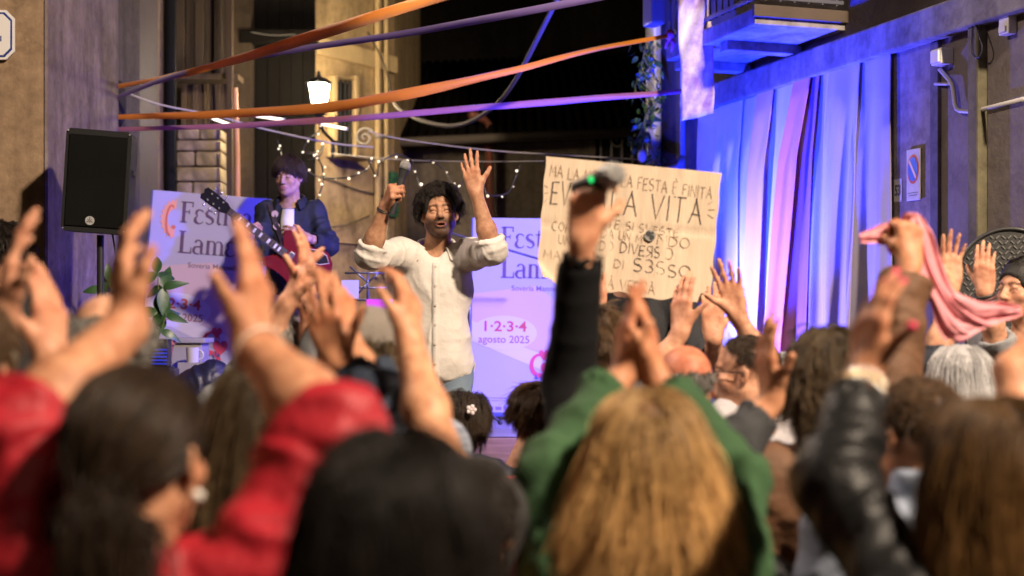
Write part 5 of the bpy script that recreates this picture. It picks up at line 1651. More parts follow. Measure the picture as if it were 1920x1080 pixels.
# ---- pink satin scarf
def build_scarf():
    SAT = mat('pink_satin', (.78, .30, .34), .46, .3, 70, .12, sheen=.4, spec=.4, transl=.25)
    base = P(1700, 440, 3.62)
    def grid(L, Rr, nu, nv, depth, folds, seed, d0):
        def cm(pts, t):
            pts = np.array(pts, float); n = len(pts) - 1
            x = t * n; i = min(int(x), n - 1); f = x - i
            p0, p1, p2, p3 = pts[max(i - 1, 0)], pts[i], pts[i + 1], pts[min(i + 2, n)]
            return .5 * (2 * p1 + (p2 - p0) * f + (2 * p0 - 5 * p1 + 4 * p2 - p3) * f * f + (3 * p1 - p0 - 3 * p2 + p3) * f ** 3)
        V = []
        for i in range(nu + 1):
            t = i / nu; a, b = cm(L, t), cm(Rr, t)
            for j in range(nv + 1):
                s_ = j / nv
                q = a * (1 - s_) + b * s_
                w = np.linalg.norm(a - b) * 3.62 / F_PX
                ph = s_ * folds * 6.28 + seed + 1.6 * math.sin(t * 3 + seed)
                dz = depth * (math.sin(ph) + .45 * math.sin(2.3 * ph + 4 * t)) * (.45 + .55 * t) * min(1, w / .05)
                dz += .010 * (vnoise(np.array([[t * 6 + seed * 3, s_ * 9, seed]]))[0] - .5) * min(1, w / .05) + .007 * (vnoise(np.array([[t * 15, s_ * 4 + t * 5, seed + 4]]))[0] - .5)
                p = P(q[0], q[1], d0 + a[2] * (1 - s_) + b[2] * s_ if len(a) > 2 else d0) + np.array([.25 * dz, dz, .2 * dz * math.cos(ph)])
                V.append(p)
        Q = [[i * (nv + 1) + j, (i + 1) * (nv + 1) + j, (i + 1) * (nv + 1) + j + 1, i * (nv + 1) + j + 1] for i in range(nu) for j in range(nv)]
        return np.array(V), np.array(Q)
    parts = [
        grid([(1708, 408, 0), (1702, 452, -.03), (1716, 512, -.03), (1744, 566, -.02), (1756, 612, 0), (1772, 640, .02)],
             [(1722, 402, 0), (1748, 436, .0), (1766, 490, .02), (1792, 548, .03), (1846, 588, .04), (1880, 602, .06)], 46, 34, .012, 2.3, .4, 3.60),
        grid([(1788, 545, .0), (1806, 552, 0), (1842, 566, .02), (1880, 566, .04), (1914, 572, .05)],
             [(1776, 632, .02), (1800, 640, .02), (1840, 618, .03), (1882, 604, .05), (1916, 592, .05)], 26, 16, .012, 1.6, 1.9, 3.61),
        grid([(1712, 402, 0), (1690, 412, -.02), (1660, 418, -.03), (1634, 428, -.04), (1610, 440, -.05)],
             [(1700, 452, .0), (1684, 466, -.01), (1664, 462, -.02), (1644, 458, -.04), (1614, 456, -.05)], 26, 16, .013, 1.5, 2.6, 3.63),
        grid([(1684, 420, 0), (1668, 440, -.02), (1662, 462, -.03), (1668, 476, -.03)],
             [(1716, 428, 0), (1704, 450, -.02), (1696, 474, -.03), (1690, 482, -.03)], 14, 12, .012, 1.5, 5.0, 3.64),
        grid([(1690, 412, .0), (1692, 402, -.02), (1702, 398, -.03), (1712, 402, -.03)],
             [(1742, 446, 0), (1738, 420, -.02), (1728, 404, -.03), (1716, 400, -.03)], 14, 12, .012, 1.2, 1.0, 3.63)]
    V, Q, o_ = [], [], 0
    for v, q in parts: V.append(v); Q.append(q + o_); o_ += len(v)
    me = mesh_np('scarf', np.concatenate(V) - base, np.concatenate(Q))
    o = link('pink_scarf', me, None, SAT, tuple(base))
    md = o.modifiers.new('thick', 'SOLIDIFY'); md.thickness = .0025; md.offset = 0
    md = o.modifiers.new('sub', 'SUBSURF'); md.levels = md.render_levels = 1
    tag(o, 'pink satin scarf waved overhead in a raised fist', 'scarf')
build_scarf()


# ---- drapes on the right wall
def drape(name, top, bot, col, label, folds, depth, off, seed, grp='fabric drapes hung on the right wall', sheer=False):
    """top/bot = (px left, px right, py) traced on the wall; a wavy hanging cloth of real depth."""
    nu, nv = 44, 30
    zb_ = bot[2]
    top = (top[0] - 3, top[1] + 6, *top[2:]); bot = (bot[0] - 3, bot[1] + 7, bot[2])
    rg = np.random.default_rng(seed); ph = rg.uniform(0, 6.28, 4)
    V = []
    base = WP((top[0] + top[1]) / 2, top[2], off)
    for i in range(nu + 1):
        t = i / nu
        bell = t + .04 * math.sin(t * 7 + ph[0])
        pl = top[0] * (1 - t) + bot[0] * t + 3 * math.sin(t * 6 + ph[1]) * t; pr = top[1] * (1 - t) + bot[1] * t + 3 * math.sin(t * 5 + ph[2]) * t
        for j in range(nv + 1):
            s_ = j / nv
            px = pl * (1 - s_) + pr * s_
            w = WP(px, 600, 0)
            zt = 2.965 if len(top) < 4 else top[3]
            z = zt * (1 - t) + zb_ * t
            a = s_ * folds * 6.28 + ph[3] + .8 * math.sin(t * 2.5 + ph[0])
            dz = depth * (1.5 * (vnoise(np.array([[t * 2.6, s_ * 2.2, seed * 3.1]]))[0] - .5) + math.sin(a) * (.35 + .65 * t) + .35 * math.sin(2.1 * a + 5 * t) * t + .9 * math.sin(t * 3.3 + s_ * 2 + ph[1]) * t)
            p = np.array([w[0], w[1], z]) + WN * (.03 + (off + .02) * min(1, .35 + t * 3) * (1 if t > 0 else 1) + dz * min(1, .12 + t * 4))
            V.append(p - base)
    Q = [[i * (nv + 1) + j, (i + 1) * (nv + 1) + j, (i + 1) * (nv + 1) + j + 1, i * (nv + 1) + j + 1] for i in range(nu) for j in range(nv)]
    o = link(name, mesh_np(name, V, Q), None, mat('cloth_' + col[0], col[1], .75, .35, 120, .10, var_scale=2.5, sheen=.2, transl=.25), tuple(base))
    md = o.modifiers.new('thick', 'SOLIDIFY'); md.thickness = .003; md.offset = 0
    tag(o, label, 'drape', grp)
    return o
WHT = ('white', (.72, .70, .74)); PNK = ('pink', (.76, .26, .38)); LIL = ('lilac', (.50, .42, .60)); GRY = ('stone', (.42, .38, .42)); RSE = ('rose', (.72, .44, .54)); PLM = ('plum', (.30, .10, .24)); BLU = ('pale_blue', (.60, .60, .74))
drape('drape', (1322, 1368, 0), (1306, 1352, .55), WHT, 'white drape at the far end beside the cardboard sign', 2, .018, .00, 1)
drape('drape', (1366, 1402, 0), (1346, 1392, .55), WHT, 'second white drape from the far end, brightest in the blue light', 2, .020, .04, 2)
drape('drape', (1400, 1444, 0), (1388, 1420, .55), BLU, 'pale bluish drape just left of the narrow pink strip', 2, .018, .01, 3)
drape('drape', (1440, 1462, 0), (1412, 1436, .55), RSE, 'narrow rose drape between two pale ones', 1, .012, .06, 4)
drape('drape', (1460, 1512, 0), (1434, 1458, .55), BLU, 'pale drape left of the vivid pink strip', 2, .020, .02, 5)
drape('drape', (1510, 1534, 0), (1452, 1478, .55), PNK, 'vivid pink strip slanting down the middle of the drapes', 1, .014, .07, 6)
drape('drape', (1532, 1546, 0), (1478, 1512, .55), PLM, 'dark plum strip right of the vivid pink one', 1, .016, .03, 7)
drape('drape', (1540, 1574, 0), (1508, 1552, .55), LIL, 'lilac drape right of the plum strip', 1.5, .018, .00, 8)
drape('drape', (1570, 1622, 0), (1550, 1604, .55), LIL, 'wide rumpled lilac drape with a knotted bulge', 1.5, .030, .03, 9)
drape('drape', (1618, 1676, 0), (1602, 1674, .55), GRY, 'stone grey drape nearest the house number plate', 1.5, .018, .00, 10)

# banner cloth hung from the balcony rail
q0 = Cw + WU * .70 + WN * .64
V = []; nu, nv = 40, 14
for i in range(nu + 1):
    t = i / nu
    for j in range(nv + 1):
        s_ = j / nv - .5
        z = 4.16 - t * 1.47 + (.05 * s_)
        dz = .022 * math.sin(t * 14 + s_ * 5) * (1 - .5 * t) + .016 * math.sin(t * 27 + s_ * 9)
        V.append(np.array([s_ * .205 + .012 * math.sin(t * 9), dz, z - 3.4]) + np.array([0, 0, 0]))
Q = [[i * (nv + 1) + j, (i + 1) * (nv + 1) + j, (i + 1) * (nv + 1) + j + 1, i * (nv + 1) + j + 1] for i in range(nu) for j in range(nv)]
bc = link('hanging_cloth', mesh_np('hanging_cloth', V, Q), None, mat('white_banner_cloth', (.72, .66, .70), .55, .25, 60, color2=(.30, .16, .36), var_scale=5), (q0[0], q0[1], 3.4))
md = bc.modifiers.new('thick', 'SOLIDIFY'); md.thickness = .003
tag(bc, 'crumpled white cloth hanging from the balcony railing', 'cloth')

# ---- overhead ribbons
def ribbon(pts, ws, col, label, twist=0.0, name='ribbon'):
    """pts (px, py, depth); ws = width at each point in metres."""
    Pn = [P(*p) for p in pts]
    n = 60; k = len(Pn) - 1
    base = Pn[0]; L_, R__ = [], []
    for i in range(n + 1):
        x = i / n * k; a = min(int(x), k - 1); f = x - a
        p0, p1, p2, p3 = Pn[max(a - 1, 0)], Pn[a], Pn[a + 1], Pn[min(a + 2, k)]
        c = .5 * (2 * p1 + (p2 - p0) * f + (2 * p0 - 5 * p1 + 4 * p2 - p3) * f * f + (3 * p1 - p0 - 3 * p2 + p3) * f ** 3)
        t = unit(.5 * ((p2 - p0) + 2 * (2 * p0 - 5 * p1 + 4 * p2 - p3) * f + 3 * (3 * p1 - p0 - 3 * p2 + p3) * f * f))
        w = (ws[a] * (1 - f) + ws[a + 1] * f) * (.88 + .24 * vnoise(np.array([[i * .16, len(label), 0]]))[0])
        up = unit(np.array([0, .25, 1]) - t * (np.array([0, .25, 1]) @ t))
        sd = np.cross(t, up); an = twist * 1.6 * math.sin(i / n * 5) + .5 * (vnoise(np.array([[i * .11, 3.3, len(label)]]))[0] - .5); c = c + np.array([0, .02, .012]) * (vnoise(np.array([[i * .22, 7.7, len(label)]]))[0] - .5)
        e = up * math.cos(an) + sd * math.sin(an)
        L_.append(c + e * w / 2 - base); R__.append(c - e * w / 2 - base)
    mb = MB()
    A = [mb.bm.verts.new(tuple(p)) for p in L_]; M_ = [mb.bm.verts.new(tuple((p + q) / 2 + np.array([0, .010 * math.sin(q[0] * 9) , .002]))) for p, q in zip(L_, R__)]; B_ = [mb.bm.verts.new(tuple(p)) for p in R__]
    for i in range(n): mb.bm.faces.new((A[i], A[i + 1], M_[i + 1], M_[i])); mb.bm.faces.new((M_[i], M_[i + 1], B_[i + 1], B_[i]))
    o = mb.build(name, col, None, tuple(base), smooth=True)
    md = o.modifiers.new('thick', 'SOLIDIFY'); md.thickness = .002
    tag(o, label, 'ribbon', 'cloth ribbons strung across the street'); return o
ORG = mat('orange_cloth', (.82, .30, .016), .6, .3, 200, .15, sheen=.3, transl=.45); PUR = mat('purple_cloth', (.25, .15, .47), .6, .3, 200, .15, sheen=.3, transl=.45); MAU = mat('mauve_cloth', (.46, .17, .31), .6, .3, 200, .15, sheen=.3, transl=.45)
ribbon([(205, 165, 9.8), (330, 141, 9.2), (450, 110, 8.3), (620, 57, 7.0), (800, 2, 5.6), (960, -48, 4.8)], [.03, .04, .05, .058, .058, .055], ORG, 'orange ribbon rising out of the top of the picture from the left wall', .15)
ribbon([(198, 193, 9.8), (300, 151, 9.3), (460, 108, 8.6), (760, 62, 7.6), (1095, 0, 6.6), (1300, -45, 6.0)], [.03, .034, .036, .040, .042, .04], PUR, 'purple ribbon crossing just beneath the topmost orange one', .1)
ribbon([(195, 220, 9.8), (400, 214, 9.3), (600, 202, 8.8), (760, 177, 8.5), (960, 132, 8.6), (1120, 92, 8.9), (1256, 66, 9.3)], [.03, .05, .066, .062, .045, .032, .03], ORG, 'orange ribbon sagging in front of the street lamp to the balcony', .12)
ribbon([(194, 242, 9.8), (480, 234, 9.4), (760, 214, 9.1), (1040, 190, 9.1), (1284, 170, 9.3)], [.026, .036, .04, .04, .036], MAU, 'mauve ribbon, lowest of the four', .1)
kn_ = P(1256, 66, 9.3); mb = MB(); mb.ball((0, 0, 0), (.03, .03, .04), 10); mb.tube([(0, 0, 0), (.02, -.01, -.06), (.01, 0, -.11)], [.018, .014, .004], 6); mb.tube([(0, 0, 0), (-.02, .01, -.05), (-.03, 0, -.09)], [.016, .012, .004], 6)
tag(mb.build('ribbon_knot', mat('magenta_lit_cloth', (.66, .10, .22), .6), None, tuple(kn_), smooth=True), 'knot tinged magenta by blue light, tying the sagging orange ribbon to the balcony', 'knot')  # blue light on the orange cloth is put into this magenta

# ---- overhead cables
def wire(pts, r, m, label, name='overhead_cable', cat='cable'):
    Pn = [P(*p) for p in pts]; k = len(Pn) - 1; out = []
    for i in range(k * 10 + 1):
        x = i / 10; a = min(int(x), k - 1); f = x - a
        p0, p1, p2, p3 = Pn[max(a - 1, 0)], Pn[a], Pn[a + 1], Pn[min(a + 2, k)]
        out.append(.5 * (2 * p1 + (p2 - p0) * f + (2 * p0 - 5 * p1 + 4 * p2 - p3) * f * f + (3 * p1 - p0 - 3 * p2 + p3) * f ** 3) - Pn[0])
    mb = MB(); mb.tube(out, r, 6)
    return tag(mb.build(name, m, None, tuple(Pn[0]), smooth=True), label, cat)
WIRE = mat('grey_wire', (.40, .36, .30), .6); DWIRE = mat('dark_wire', (.05, .045, .04), .6)
wire([(1075, -60, 9.5), (1036, 16, 9.7), (960, 160, 10.4), (905, 215, 10.9), (850, 236, 11.3), (790, 226, 11.7), (750, 205, 12), (738, 188, 12.3)], .018, mat('bundled_cable', (.13, .10, .075), .7, .3, 90), 'thick bundled cable sagging in a deep loop above the singer')
wire([(222, 168, 9.9), (300, 196, 10), (400, 216, 10.3), (500, 243, 10.6), (620, 268, 10.9), (700, 276, 11)], .007, WIRE, 'thin pale cable falling from the left wall towards the lamp')
wire([(690, 246, 11.2), (760, 262, 11.3), (920, 282, 11.3), (1080, 292, 11.2), (1210, 300, 11)], .005, WIRE, 'thin grey wire crossing behind the sign towards the right corner')
wire([(620, 288, 12.2), (760, 300, 12), (900, 303, 11.6), (1020, 302, 11.2)], .004, WIRE, 'fine wire carrying the fairy lights behind the singer')
wire([(470, 60, 12.7), (520, 66, 12.8), (600, 60, 13)], .005, DWIRE, 'dark wire across the gateway top')
wire([(690, 60, 13.6), (720, 120, 13.2), (735, 180, 12.6)], .008, DWIRE, 'dark cable dropping along the yellow corner')

# ---- tube lights
for i, (a, b, lb_) in enumerate((((396, 221), (438, 236), 'white tube light hung left of the lamp, behind the orange ribbon'), ((478, 217), (534, 225), 'white tube light next to the lamp on its left'), ((600, 232), (652, 242), 'white tube light just right of the lamp'))):
    pa, pb = P(*a, 10.6), P(*b, 10.6); o = empty('tube_light', tuple(pa), lb_, 'tube light', 'white tube lights strung overhead')
    u = pb - pa; mb = MB(); mb.cyl(u * .04, u * .96, .011, n=12); mb.build('tube', mat('tube_glow', (.8, .75, .65), .3, emit=(1, .84, .60), emit_s=2.2), o, smooth=True, angle=40)
    for k in (0, .94): mb = MB(); mb.cyl(u * k, u * (k + .06), .014, n=12); mb.build('end_cap', mat('white_plastic', (.62, .60, .57)), o)

# ---- fairy lights
def fairy(pts, n, d, label, seed):
    rg = np.random.default_rng(seed)
    o = empty('fairy_lights', tuple(P(pts[0][0], pts[0][1], d)), label, 'fairy lights', 'strings of fairy lights')
    B_ = np.array(o.location)
    Pn = [np.array([x, y, d + .15 * math.sin(i * 1.7)]) for i, (x, y) in enumerate(pts)]; k = len(Pn) - 1; out = []
    for i in range(k * 8 + 1):
        x = i / 8; a = min(int(x), k - 1); f = x - a
        p0, p1, p2, p3 = Pn[max(a - 1, 0)], Pn[a], Pn[a + 1], Pn[min(a + 2, k)]
        out.append(.5 * (2 * p1 + (p2 - p0) * f + (2 * p0 - 5 * p1 + 4 * p2 - p3) * f * f + (3 * p1 - p0 - 3 * p2 + p3) * f ** 3))
    W = [P(*p) - B_ for p in out]
    mb = MB(); mb.tube(W, .0065, 5); mb.build('wire', DWIRE, o, smooth=True)
    for i in range(n):
        q = W[int((i + .5) / n * (len(W) - 1))] + rg.normal(size=3) * .012
        mb = MB(); mb.ball(q, rg.uniform(.006, .0105), 8); mb.build('bulb', mat('fairy_glow', (.9, .8, .6), .3, emit=(1, .82, .55), emit_s=2.2), o, smooth=True)
fairy([(598, 232), (598, 246), (578, 262), (570, 284), (596, 286), (606, 272), (600, 292), (578, 300)], 8, 11.4, 'tangled fairy lights dangling right under the street lamp', 1)
fairy([(592, 292), (604, 312), (606, 340), (598, 366), (590, 384)], 6, 11.2, 'fairy light strand hanging beside the guitarist', 2)
fairy([(570, 318), (600, 332), (640, 334), (668, 328), (690, 316), (700, 296)], 7, 11.6, 'fairy light strand drooping along the yellow wall', 3)
fairy([(690, 300), (706, 330), (712, 306), (742, 290), (772, 302), (782, 330), (790, 352), (812, 346)], 8, 11.3, 'fairy light curls left of the singer hair', 4)
fairy([(808, 300), (830, 316), (846, 340), (862, 352), (880, 316), (904, 344), (918, 366), (952, 362), (966, 336), (976, 310)], 10, 11.2, 'fairy light loops between the raised hand and the sign', 5)
fairy([(520, 262), (526, 282), (528, 300)], 3, 11.3, 'short fairy light drop over the guitarist head', 6)

# ---- street lamp
lp = P(598, 178, 12.35)
lm = empty('street_lamp', tuple(lp), 'lit wrought iron lantern on a wall bracket of the yellow house', 'street lamp')
IRB = mat('iron_black', (.02, .02, .02), .5)
for k in range(4):
    a0, a1 = R_(45 + 90 * k), R_(135 + 90 * k)
    t0, t1 = np.array([.125 * math.cos(a0), .125 * math.sin(a0), .10]), np.array([.125 * math.cos(a1), .125 * math.sin(a1), .10])
    b0, b1 = np.array([.068 * math.cos(a0), .068 * math.sin(a0), -.16]), np.array([.068 * math.cos(a1), .068 * math.sin(a1), -.16])
    mb = MB(); mb.tube([t0, b0], .009, 6); mb.tube([t0, t1], .009, 6); mb.tube([b0, b1], .008, 6); mb.build('frame_bar', IRB, lm, smooth=True)
    nn = unit((t0 + t1) / 2 * [1, 1, 0]); e = .008
    mb = MB(); f = [mb.bm.verts.new(tuple(p * .97)) for p in (t0, t1, b1, b0)]; g2 = [mb.bm.verts.new(tuple(p * .97 - nn * .004)) for p in (t0, t1, b1, b0)]
    mb.bm.faces.new(f); mb.bm.faces.new(g2[::-1])
    for i in range(4): mb.bm.faces.new((f[i], g2[i], g2[(i + 1) % 4], f[(i + 1) % 4]))
    m = mat('lamp_glass', (.95, .93, .88), .35, emit=(1, .86, .62), emit_s=13.0); m.node_tree.nodes['Principled BSDF'].inputs['Transmission Weight'].default_value = 1.0
    mb.build('pane', m, lm)
mb = MB(); mb.ball((0, 0, .015), (.085, .085, .092), 18); mb.build('bulb', mat('lamp_glow', (1, .9, .7), .3, emit=(1, .86, .62), emit_s=45.0), lm, smooth=True)
mb = MB(); mb.cyl((0, 0, .105), (0, 0, .150), .125, .05, 4); mb.cyl((0, 0, .150), (0, 0, .185), .025, .015, 10); mb.ball((0, 0, .195), .014, 10); mb.build('roof', IRB, lm)
mb = MB(); mb.cyl((0, 0, -.165), (0, 0, -.20), .05, .025, 10); mb.ball((0, 0, -.215), .02, 10); mb.build('finial', IRB, lm, smooth=True, angle=50)
mb = MB()
mb.tube([(0, 0, -.20), (.02, .1, -.30), (.06, .55, -.34), (.08, .95, -.30)], .016, 8)
mb.tube([np.array([.05 + .0, .55, -.42]) + np.array([0, .11 * (1 - t) * math.cos(t * 12), .11 * (1 - t) * math.sin(t * 12)]) for t in np.linspace(0, .9, 26)], .009, 6)
mb.build('bracket', IRB, lm, smooth=True)
bulb('lamp_light', tuple(lp + [0, 0, .0]), 300, (1.0, .80, .50), .165)

# scroll bracket and gutter lamp right of the lamp
sb = P(684, 258, 13.3); mb = MB()
mb.tube([np.array([.10 * (1 - t) * math.cos(t * 12), 0, .10 * (1 - t) * math.sin(t * 12)]) for t in np.linspace(0, .92, 30)], .010, 6); mb.tube([(.10, 0, 0), (.16, .1, .02), (.22, .4, .05)], .012, 6)
tag(mb.build('scroll_bracket', mat('iron_grey', (.22, .20, .18)), None, tuple(sb), smooth=True), 'iron scroll bracket on the yellow corner below the mauve ribbon', 'bracket')

# ---- music stand, plant, pedestal, amp, devices
msd = P(690, 530, 8.15)
ms = empty('music_stand', (msd[0], 8.15, .30), 'thin folding music stand lit blue beside the singer, holding a magenta book', 'music stand')
MSM = mat('stand_blue_metal', (.16, .16, .20), .3, metal=.6)
zc = msd[2] - .30
mb = MB(); mb.cyl((0, 0, 0.1), (0, 0, zc - .05), .010, n=10); mb.build('pole', MSM, ms, smooth=True, angle=40)
for k in range(3): a = R_(90 + 120 * k); mb = MB(); mb.tube([(0, 0, .3), (.28 * math.cos(a), .28 * math.sin(a), .01)], .007, 6); mb.build('leg', MSM, ms)
mb = MB()
for (x0, z0, x1, z1) in ((-.13, .055, .10, .055), (-.12, -.03, .11, -.03), (-.10, .09, 0, 0), (.07, .06, 0, 0), (-.05, -.06, 0, 0), (.0, .06, 0, -.10)):
    mb.tube([(x0, -.02, zc + z0), (x1, -.02, zc + z1)], .006, 6)
mb.tube([(-.13, -.02, zc - .10), (.13, -.02, zc - .10)], .007, 6); mb.build('desk_frame', MSM, ms, smooth=True)
o = MB(); o.box((0, 0, 0), (.15, .012, .10), rotm(0, -12, 0), .002); o = o.build('song_book', mat('magenta_paper', (.55, .05, .42), .5), None, (msd[0] + .07, 8.10, msd[2] - .145)); tag(o, 'magenta songbook lying on the music stand', 'book')
mb = MB(); mb.box((0, 0, 0), (.10, .008, .11), rotm(0, -12, 0), .002); o = mb.build('sheet_music', mat('pale_paper', (.36, .34, .46), .6), None, (msd[0] - .10, 8.12, msd[2] - .04)); tag(o, 'pale sheet of music on the left of the music stand', 'sheet music')

# mic stand with boom near the right banner
ml = P(930, 790, 8.95)
mc = empty('mic_stand', (P(900, 500, 9.15)[0] + .02, 9.1, .74), 'black boom microphone stand in front of the right banner', 'mic stand')
c0 = np.array(mc.location)
mb = MB(); mb.tube([P(842, 436, 8.95) - c0, P(1012, 486, 9.2) - c0], .008, 8); mb.build('boom', MSM, mc, smooth=True)
mb = MB(); mb.tube([P(884, 448, 9.02) - c0, P(876, 770, 9.02) - c0], .010, 8); mb.build('pole', MSM, mc, smooth=True)
for (x, y, d) in ((938, 792, 8.93), (840, 790, 8.95), (880, 775, 9.35)): mb = MB(); mb.tube([P(877, 740, 9.02) - c0, P(x, y, d) - c0], .009, 8); mb.ball(P(x, y, d) - c0, .016, 8); mb.build('leg', mat('mic_black', (.015, .015, .017)), mc, smooth=True)

# plant in a pot on the pedestal
LEAF = mat('leaf_green', (.045, .115, .028), .4, .2, 60, .35, var_scale=9)
pedq = P(338, 650, 8.6)
pd = empty('pedestal', (pedq[0], 8.75, 0.30), 'white square pedestal holding a white mug beside the left banner', 'pedestal')
mb = MB(); mb.box((0, 0, .49), (.24, .22, .98), None, .006); mb.build('column', mat('pedestal_white', (.30, .28, .27), .6, .4, 30, .2), pd)
mb = MB(); mb.box((0, 0, .995), (.29, .27, .03), None, .006); mb.build('top_slab', mat('pedestal_white', (.30, .28, .27)), pd)
mugq = P(360, 664, 8.45)
mg = empty('mug', (mugq[0], 8.47, mugq[2] - .05), 'white mug with a round handle in front of the pedestal', 'mug')
mb = MB(); mb.cyl((0, 0, 0), (0, 0, .09), .036, .040, 22); mb.build('cup', mat('ceramic', (.45, .43, .45), .2), mg, smooth=True, angle=40)
mb = MB(); mb.tube([(.036 + .026 * math.cos(a), 0, .045 + .028 * math.sin(a)) for a in np.linspace(-1.7, 1.7, 14)], .006, 8); mb.build('handle', mat('ceramic', (.45, .43, .45)), mg, smooth=True)
mb = MB(); mb.box((mugq[0] + 0, 8.50, mugq[2] - .05 - .4), (.16, .14, .8)); o = mb.build('low_table', mat('pedestal_white', (.30, .28, .27))); tag(o, 'slim white block carrying the mug', 'block')


def leaf_mesh(L, W, curl, seed):
    rg = np.random.default_rng(seed); V, Q = [], []
    n = 9
    for i in range(n + 1):
        t = i / n; w = W * (math.sin(math.pi * min(1, t ** .75)) ** .9) + .0008
        z = -curl * t * t * L
        V += [(-w, t * L, z + .18 * w), (0, t * L, z), (w, t * L, z + .18 * w)]
    for i in range(n):
        for j in (0, 1): Q.append([i * 3 + j, i * 3 + j + 1, i * 3 + 4 + j, i * 3 + 3 + j])
    return mesh_np('leaf', V, Q)


def plant(px, py, d, label, spec, seed, pot=True):
    q = P(px, py, d); rg = np.random.default_rng(seed)
    o = empty('potted_plant', tuple(q), label, 'plant')
    if pot:
        mb = MB(); mb.cyl((0, 0, -.16), (0, 0, .0), .08, .11, 22); mb.cyl((0, 0, -.02), (0, 0, .012), .118, .118, 22); mb.build('pot', mat('terracotta', (.34, .13, .06), .7, .2, 40, .2), o, smooth=True, angle=40)
    mbs = [leaf_mesh(.115, .026, .35, 1), leaf_mesh(.10, .022, .7, 2), leaf_mesh(.13, .028, .1, 3)]
    for (sx, sy, tx, ty, n, L) in spec:
        a, b = P(sx, sy, d) - q, P(tx, ty, d - .05) - q
        mb = MB(); mb.tube([a, (a + b) / 2 + np.array([.01, 0, .02]), b], [.006, .005, .003], 6); mb.build('stem', mat('stem_green', (.10, .12, .04), .6), o, smooth=True)
        for i in range(n):
            ang = 360 / n * i + rg.uniform(-15, 15)
            lf = link('leaf', mbs[i % 3], o, LEAF, tuple(b))
            lf.rotation_euler = (R_(rg.uniform(-30, 25)), R_(rg.uniform(-20, 20) + (0)), R_(ang))
            dirr = np.array([math.sin(R_(ang)), 0, math.cos(R_(ang))])
            Rm = np.column_stack([unit(np.cross(dirr, [0, -1, .2])), dirr, unit(np.cross(unit(np.cross(dirr, [0, -1, .2])), dirr))])
            lf.rotation_euler = (Matrix(Rm.tolist()) @ Matrix.Rotation(R_(rg.uniform(-25, 25)), 3, 'Y') @ Matrix.Rotation(R_(rg.uniform(-30, 30)), 3, 'X')).to_euler()
            lf.scale = (L, L, L)
plant(292, 640, 8.35, 'green potted plant with broad pointed leaves in front of the left banner', [(292, 640, 296, 512, 3, 1.2), (292, 640, 306, 540, 4, 1.25), (292, 640, 296, 585, 4, 1.2), (292, 640, 312, 590, 3, 1.1), (292, 640, 302, 620, 3, 1.1)], 3)
plant(218, 612, 8.3, 'smaller dark green plant left of the raised hand, by the speaker stand', [(218, 612, 205, 528, 5, .9), (218, 612, 228, 518, 5, .9), (218, 612, 190, 540, 4, .9), (218, 612, 240, 548, 5, .9)], 8)
# what the pots stand on
for (px, py, d) in ((292, 640, 8.35), (218, 612, 8.3)):
    q = P(px, py, d) ; mb = MB(); mb.box((0, 0, (q[2] - .16) / 2), (.24, .24, q[2] - .16), None, .006); o = mb.build('plant_crate', mat('crate_dark', (.05, .045, .05), .7), None, (q[0], q[1], 0))
    tag(o, 'dark box under the broad-leaved plant' if px > 250 else 'dark box under the smaller plant by the speaker stand', 'box')
am = P(302, 662, 8.15)
ao = empty('stage_amp', (am[0], 8.15, am[2]), 'dark amp box with blue lit ribs at the riser edge', 'stage light')
mb = MB(); mb.box((0, 0, 0), (.10, .10, .16), None, .006); mb.build('housing', mat('amp_black', (.015, .015, .02), .4), ao)
for i in range(5): mb = MB(); mb.box((0, -.054, -.06 + i * .02), (.09, .008, .009)); mb.build('rib', mat('blue_glow_rib', (.02, .03, .30), .3, emit=(.02, .05, 1.0), emit_s=.35), ao)  # blue light on this amp is put into the ribs as emission
mb = MB(); mb.box((0, .0, -am[2] / 2 - .04), (.12, .14, am[2] - .08)); mb.build('base', mat('amp_black', (.015, .015, .02)), ao)
# dark bag on the riser
bq = P(385, 712, 8.3); V, Qd = implicit([ell((0, 0, 0), (.15, .10, .085), k=.03), ell((.06, 0, .07), (.06, .05, .05), k=.05), ell((-.10, 0, -.03), (.09, .09, .06), k=.04), ell((.0, -.02, -.30), (.17, .12, .30), k=.05)], .012)
V = fold_disp(V, normals(V, Qd), .012, [], 4)
o = link('dark_bag', mesh_np('dark_bag', V, Qd), None, mat('navy_nylon', (.012, .012, .028), .45, .3, 90), tuple(bq)); tag(o, 'crumpled dark navy bag in front of the left banner', 'bag')
# small device with blue lights at far left
dv = P(50, 535, 6.6); do = empty('mixer', tuple(dv), 'small black sound device with blue lights on a stand at the left edge', 'sound device')
mb = MB(); mb.box((0, 0, 0), (.07, .06, .12), rotm(0, 0, 6), .006); mb.build('case', mat('amp_black', (.015, .015, .02)), do)
for i in range(3): mb = MB(); mb.box((-.012 + .012 * (i % 2), -.032, -.03 + .03 * i), (.02, .004, .008)); mb.build('light_bar', mat('blue_led', (.1, .15, .9), .3, emit=(.15, .2, 1), emit_s=1.2), do)
mb = MB(); mb.cyl((0, 0, -dv[2]), (0, 0, -.06), .012, n=10); mb.build('pole', mat('stand_black', (.02, .02, .022)), do)
for (pts, lb_) in (([(30, 575, 7.3), (22, 620, 7.3), (35, 660, 7.3), (28, 720, 7.3), (40, 800, 7.3)], 'black cable hanging down the left wall corner'), ([(58, 600, 7.3), (48, 650, 7.2), (70, 690, 7.2), (75, 760, 7.2)], 'second thin black cable beside the left wall corner')):
    wire(pts, .006, mat('black_cable', (.02, .02, .02)), lb_, 'hanging_cable')

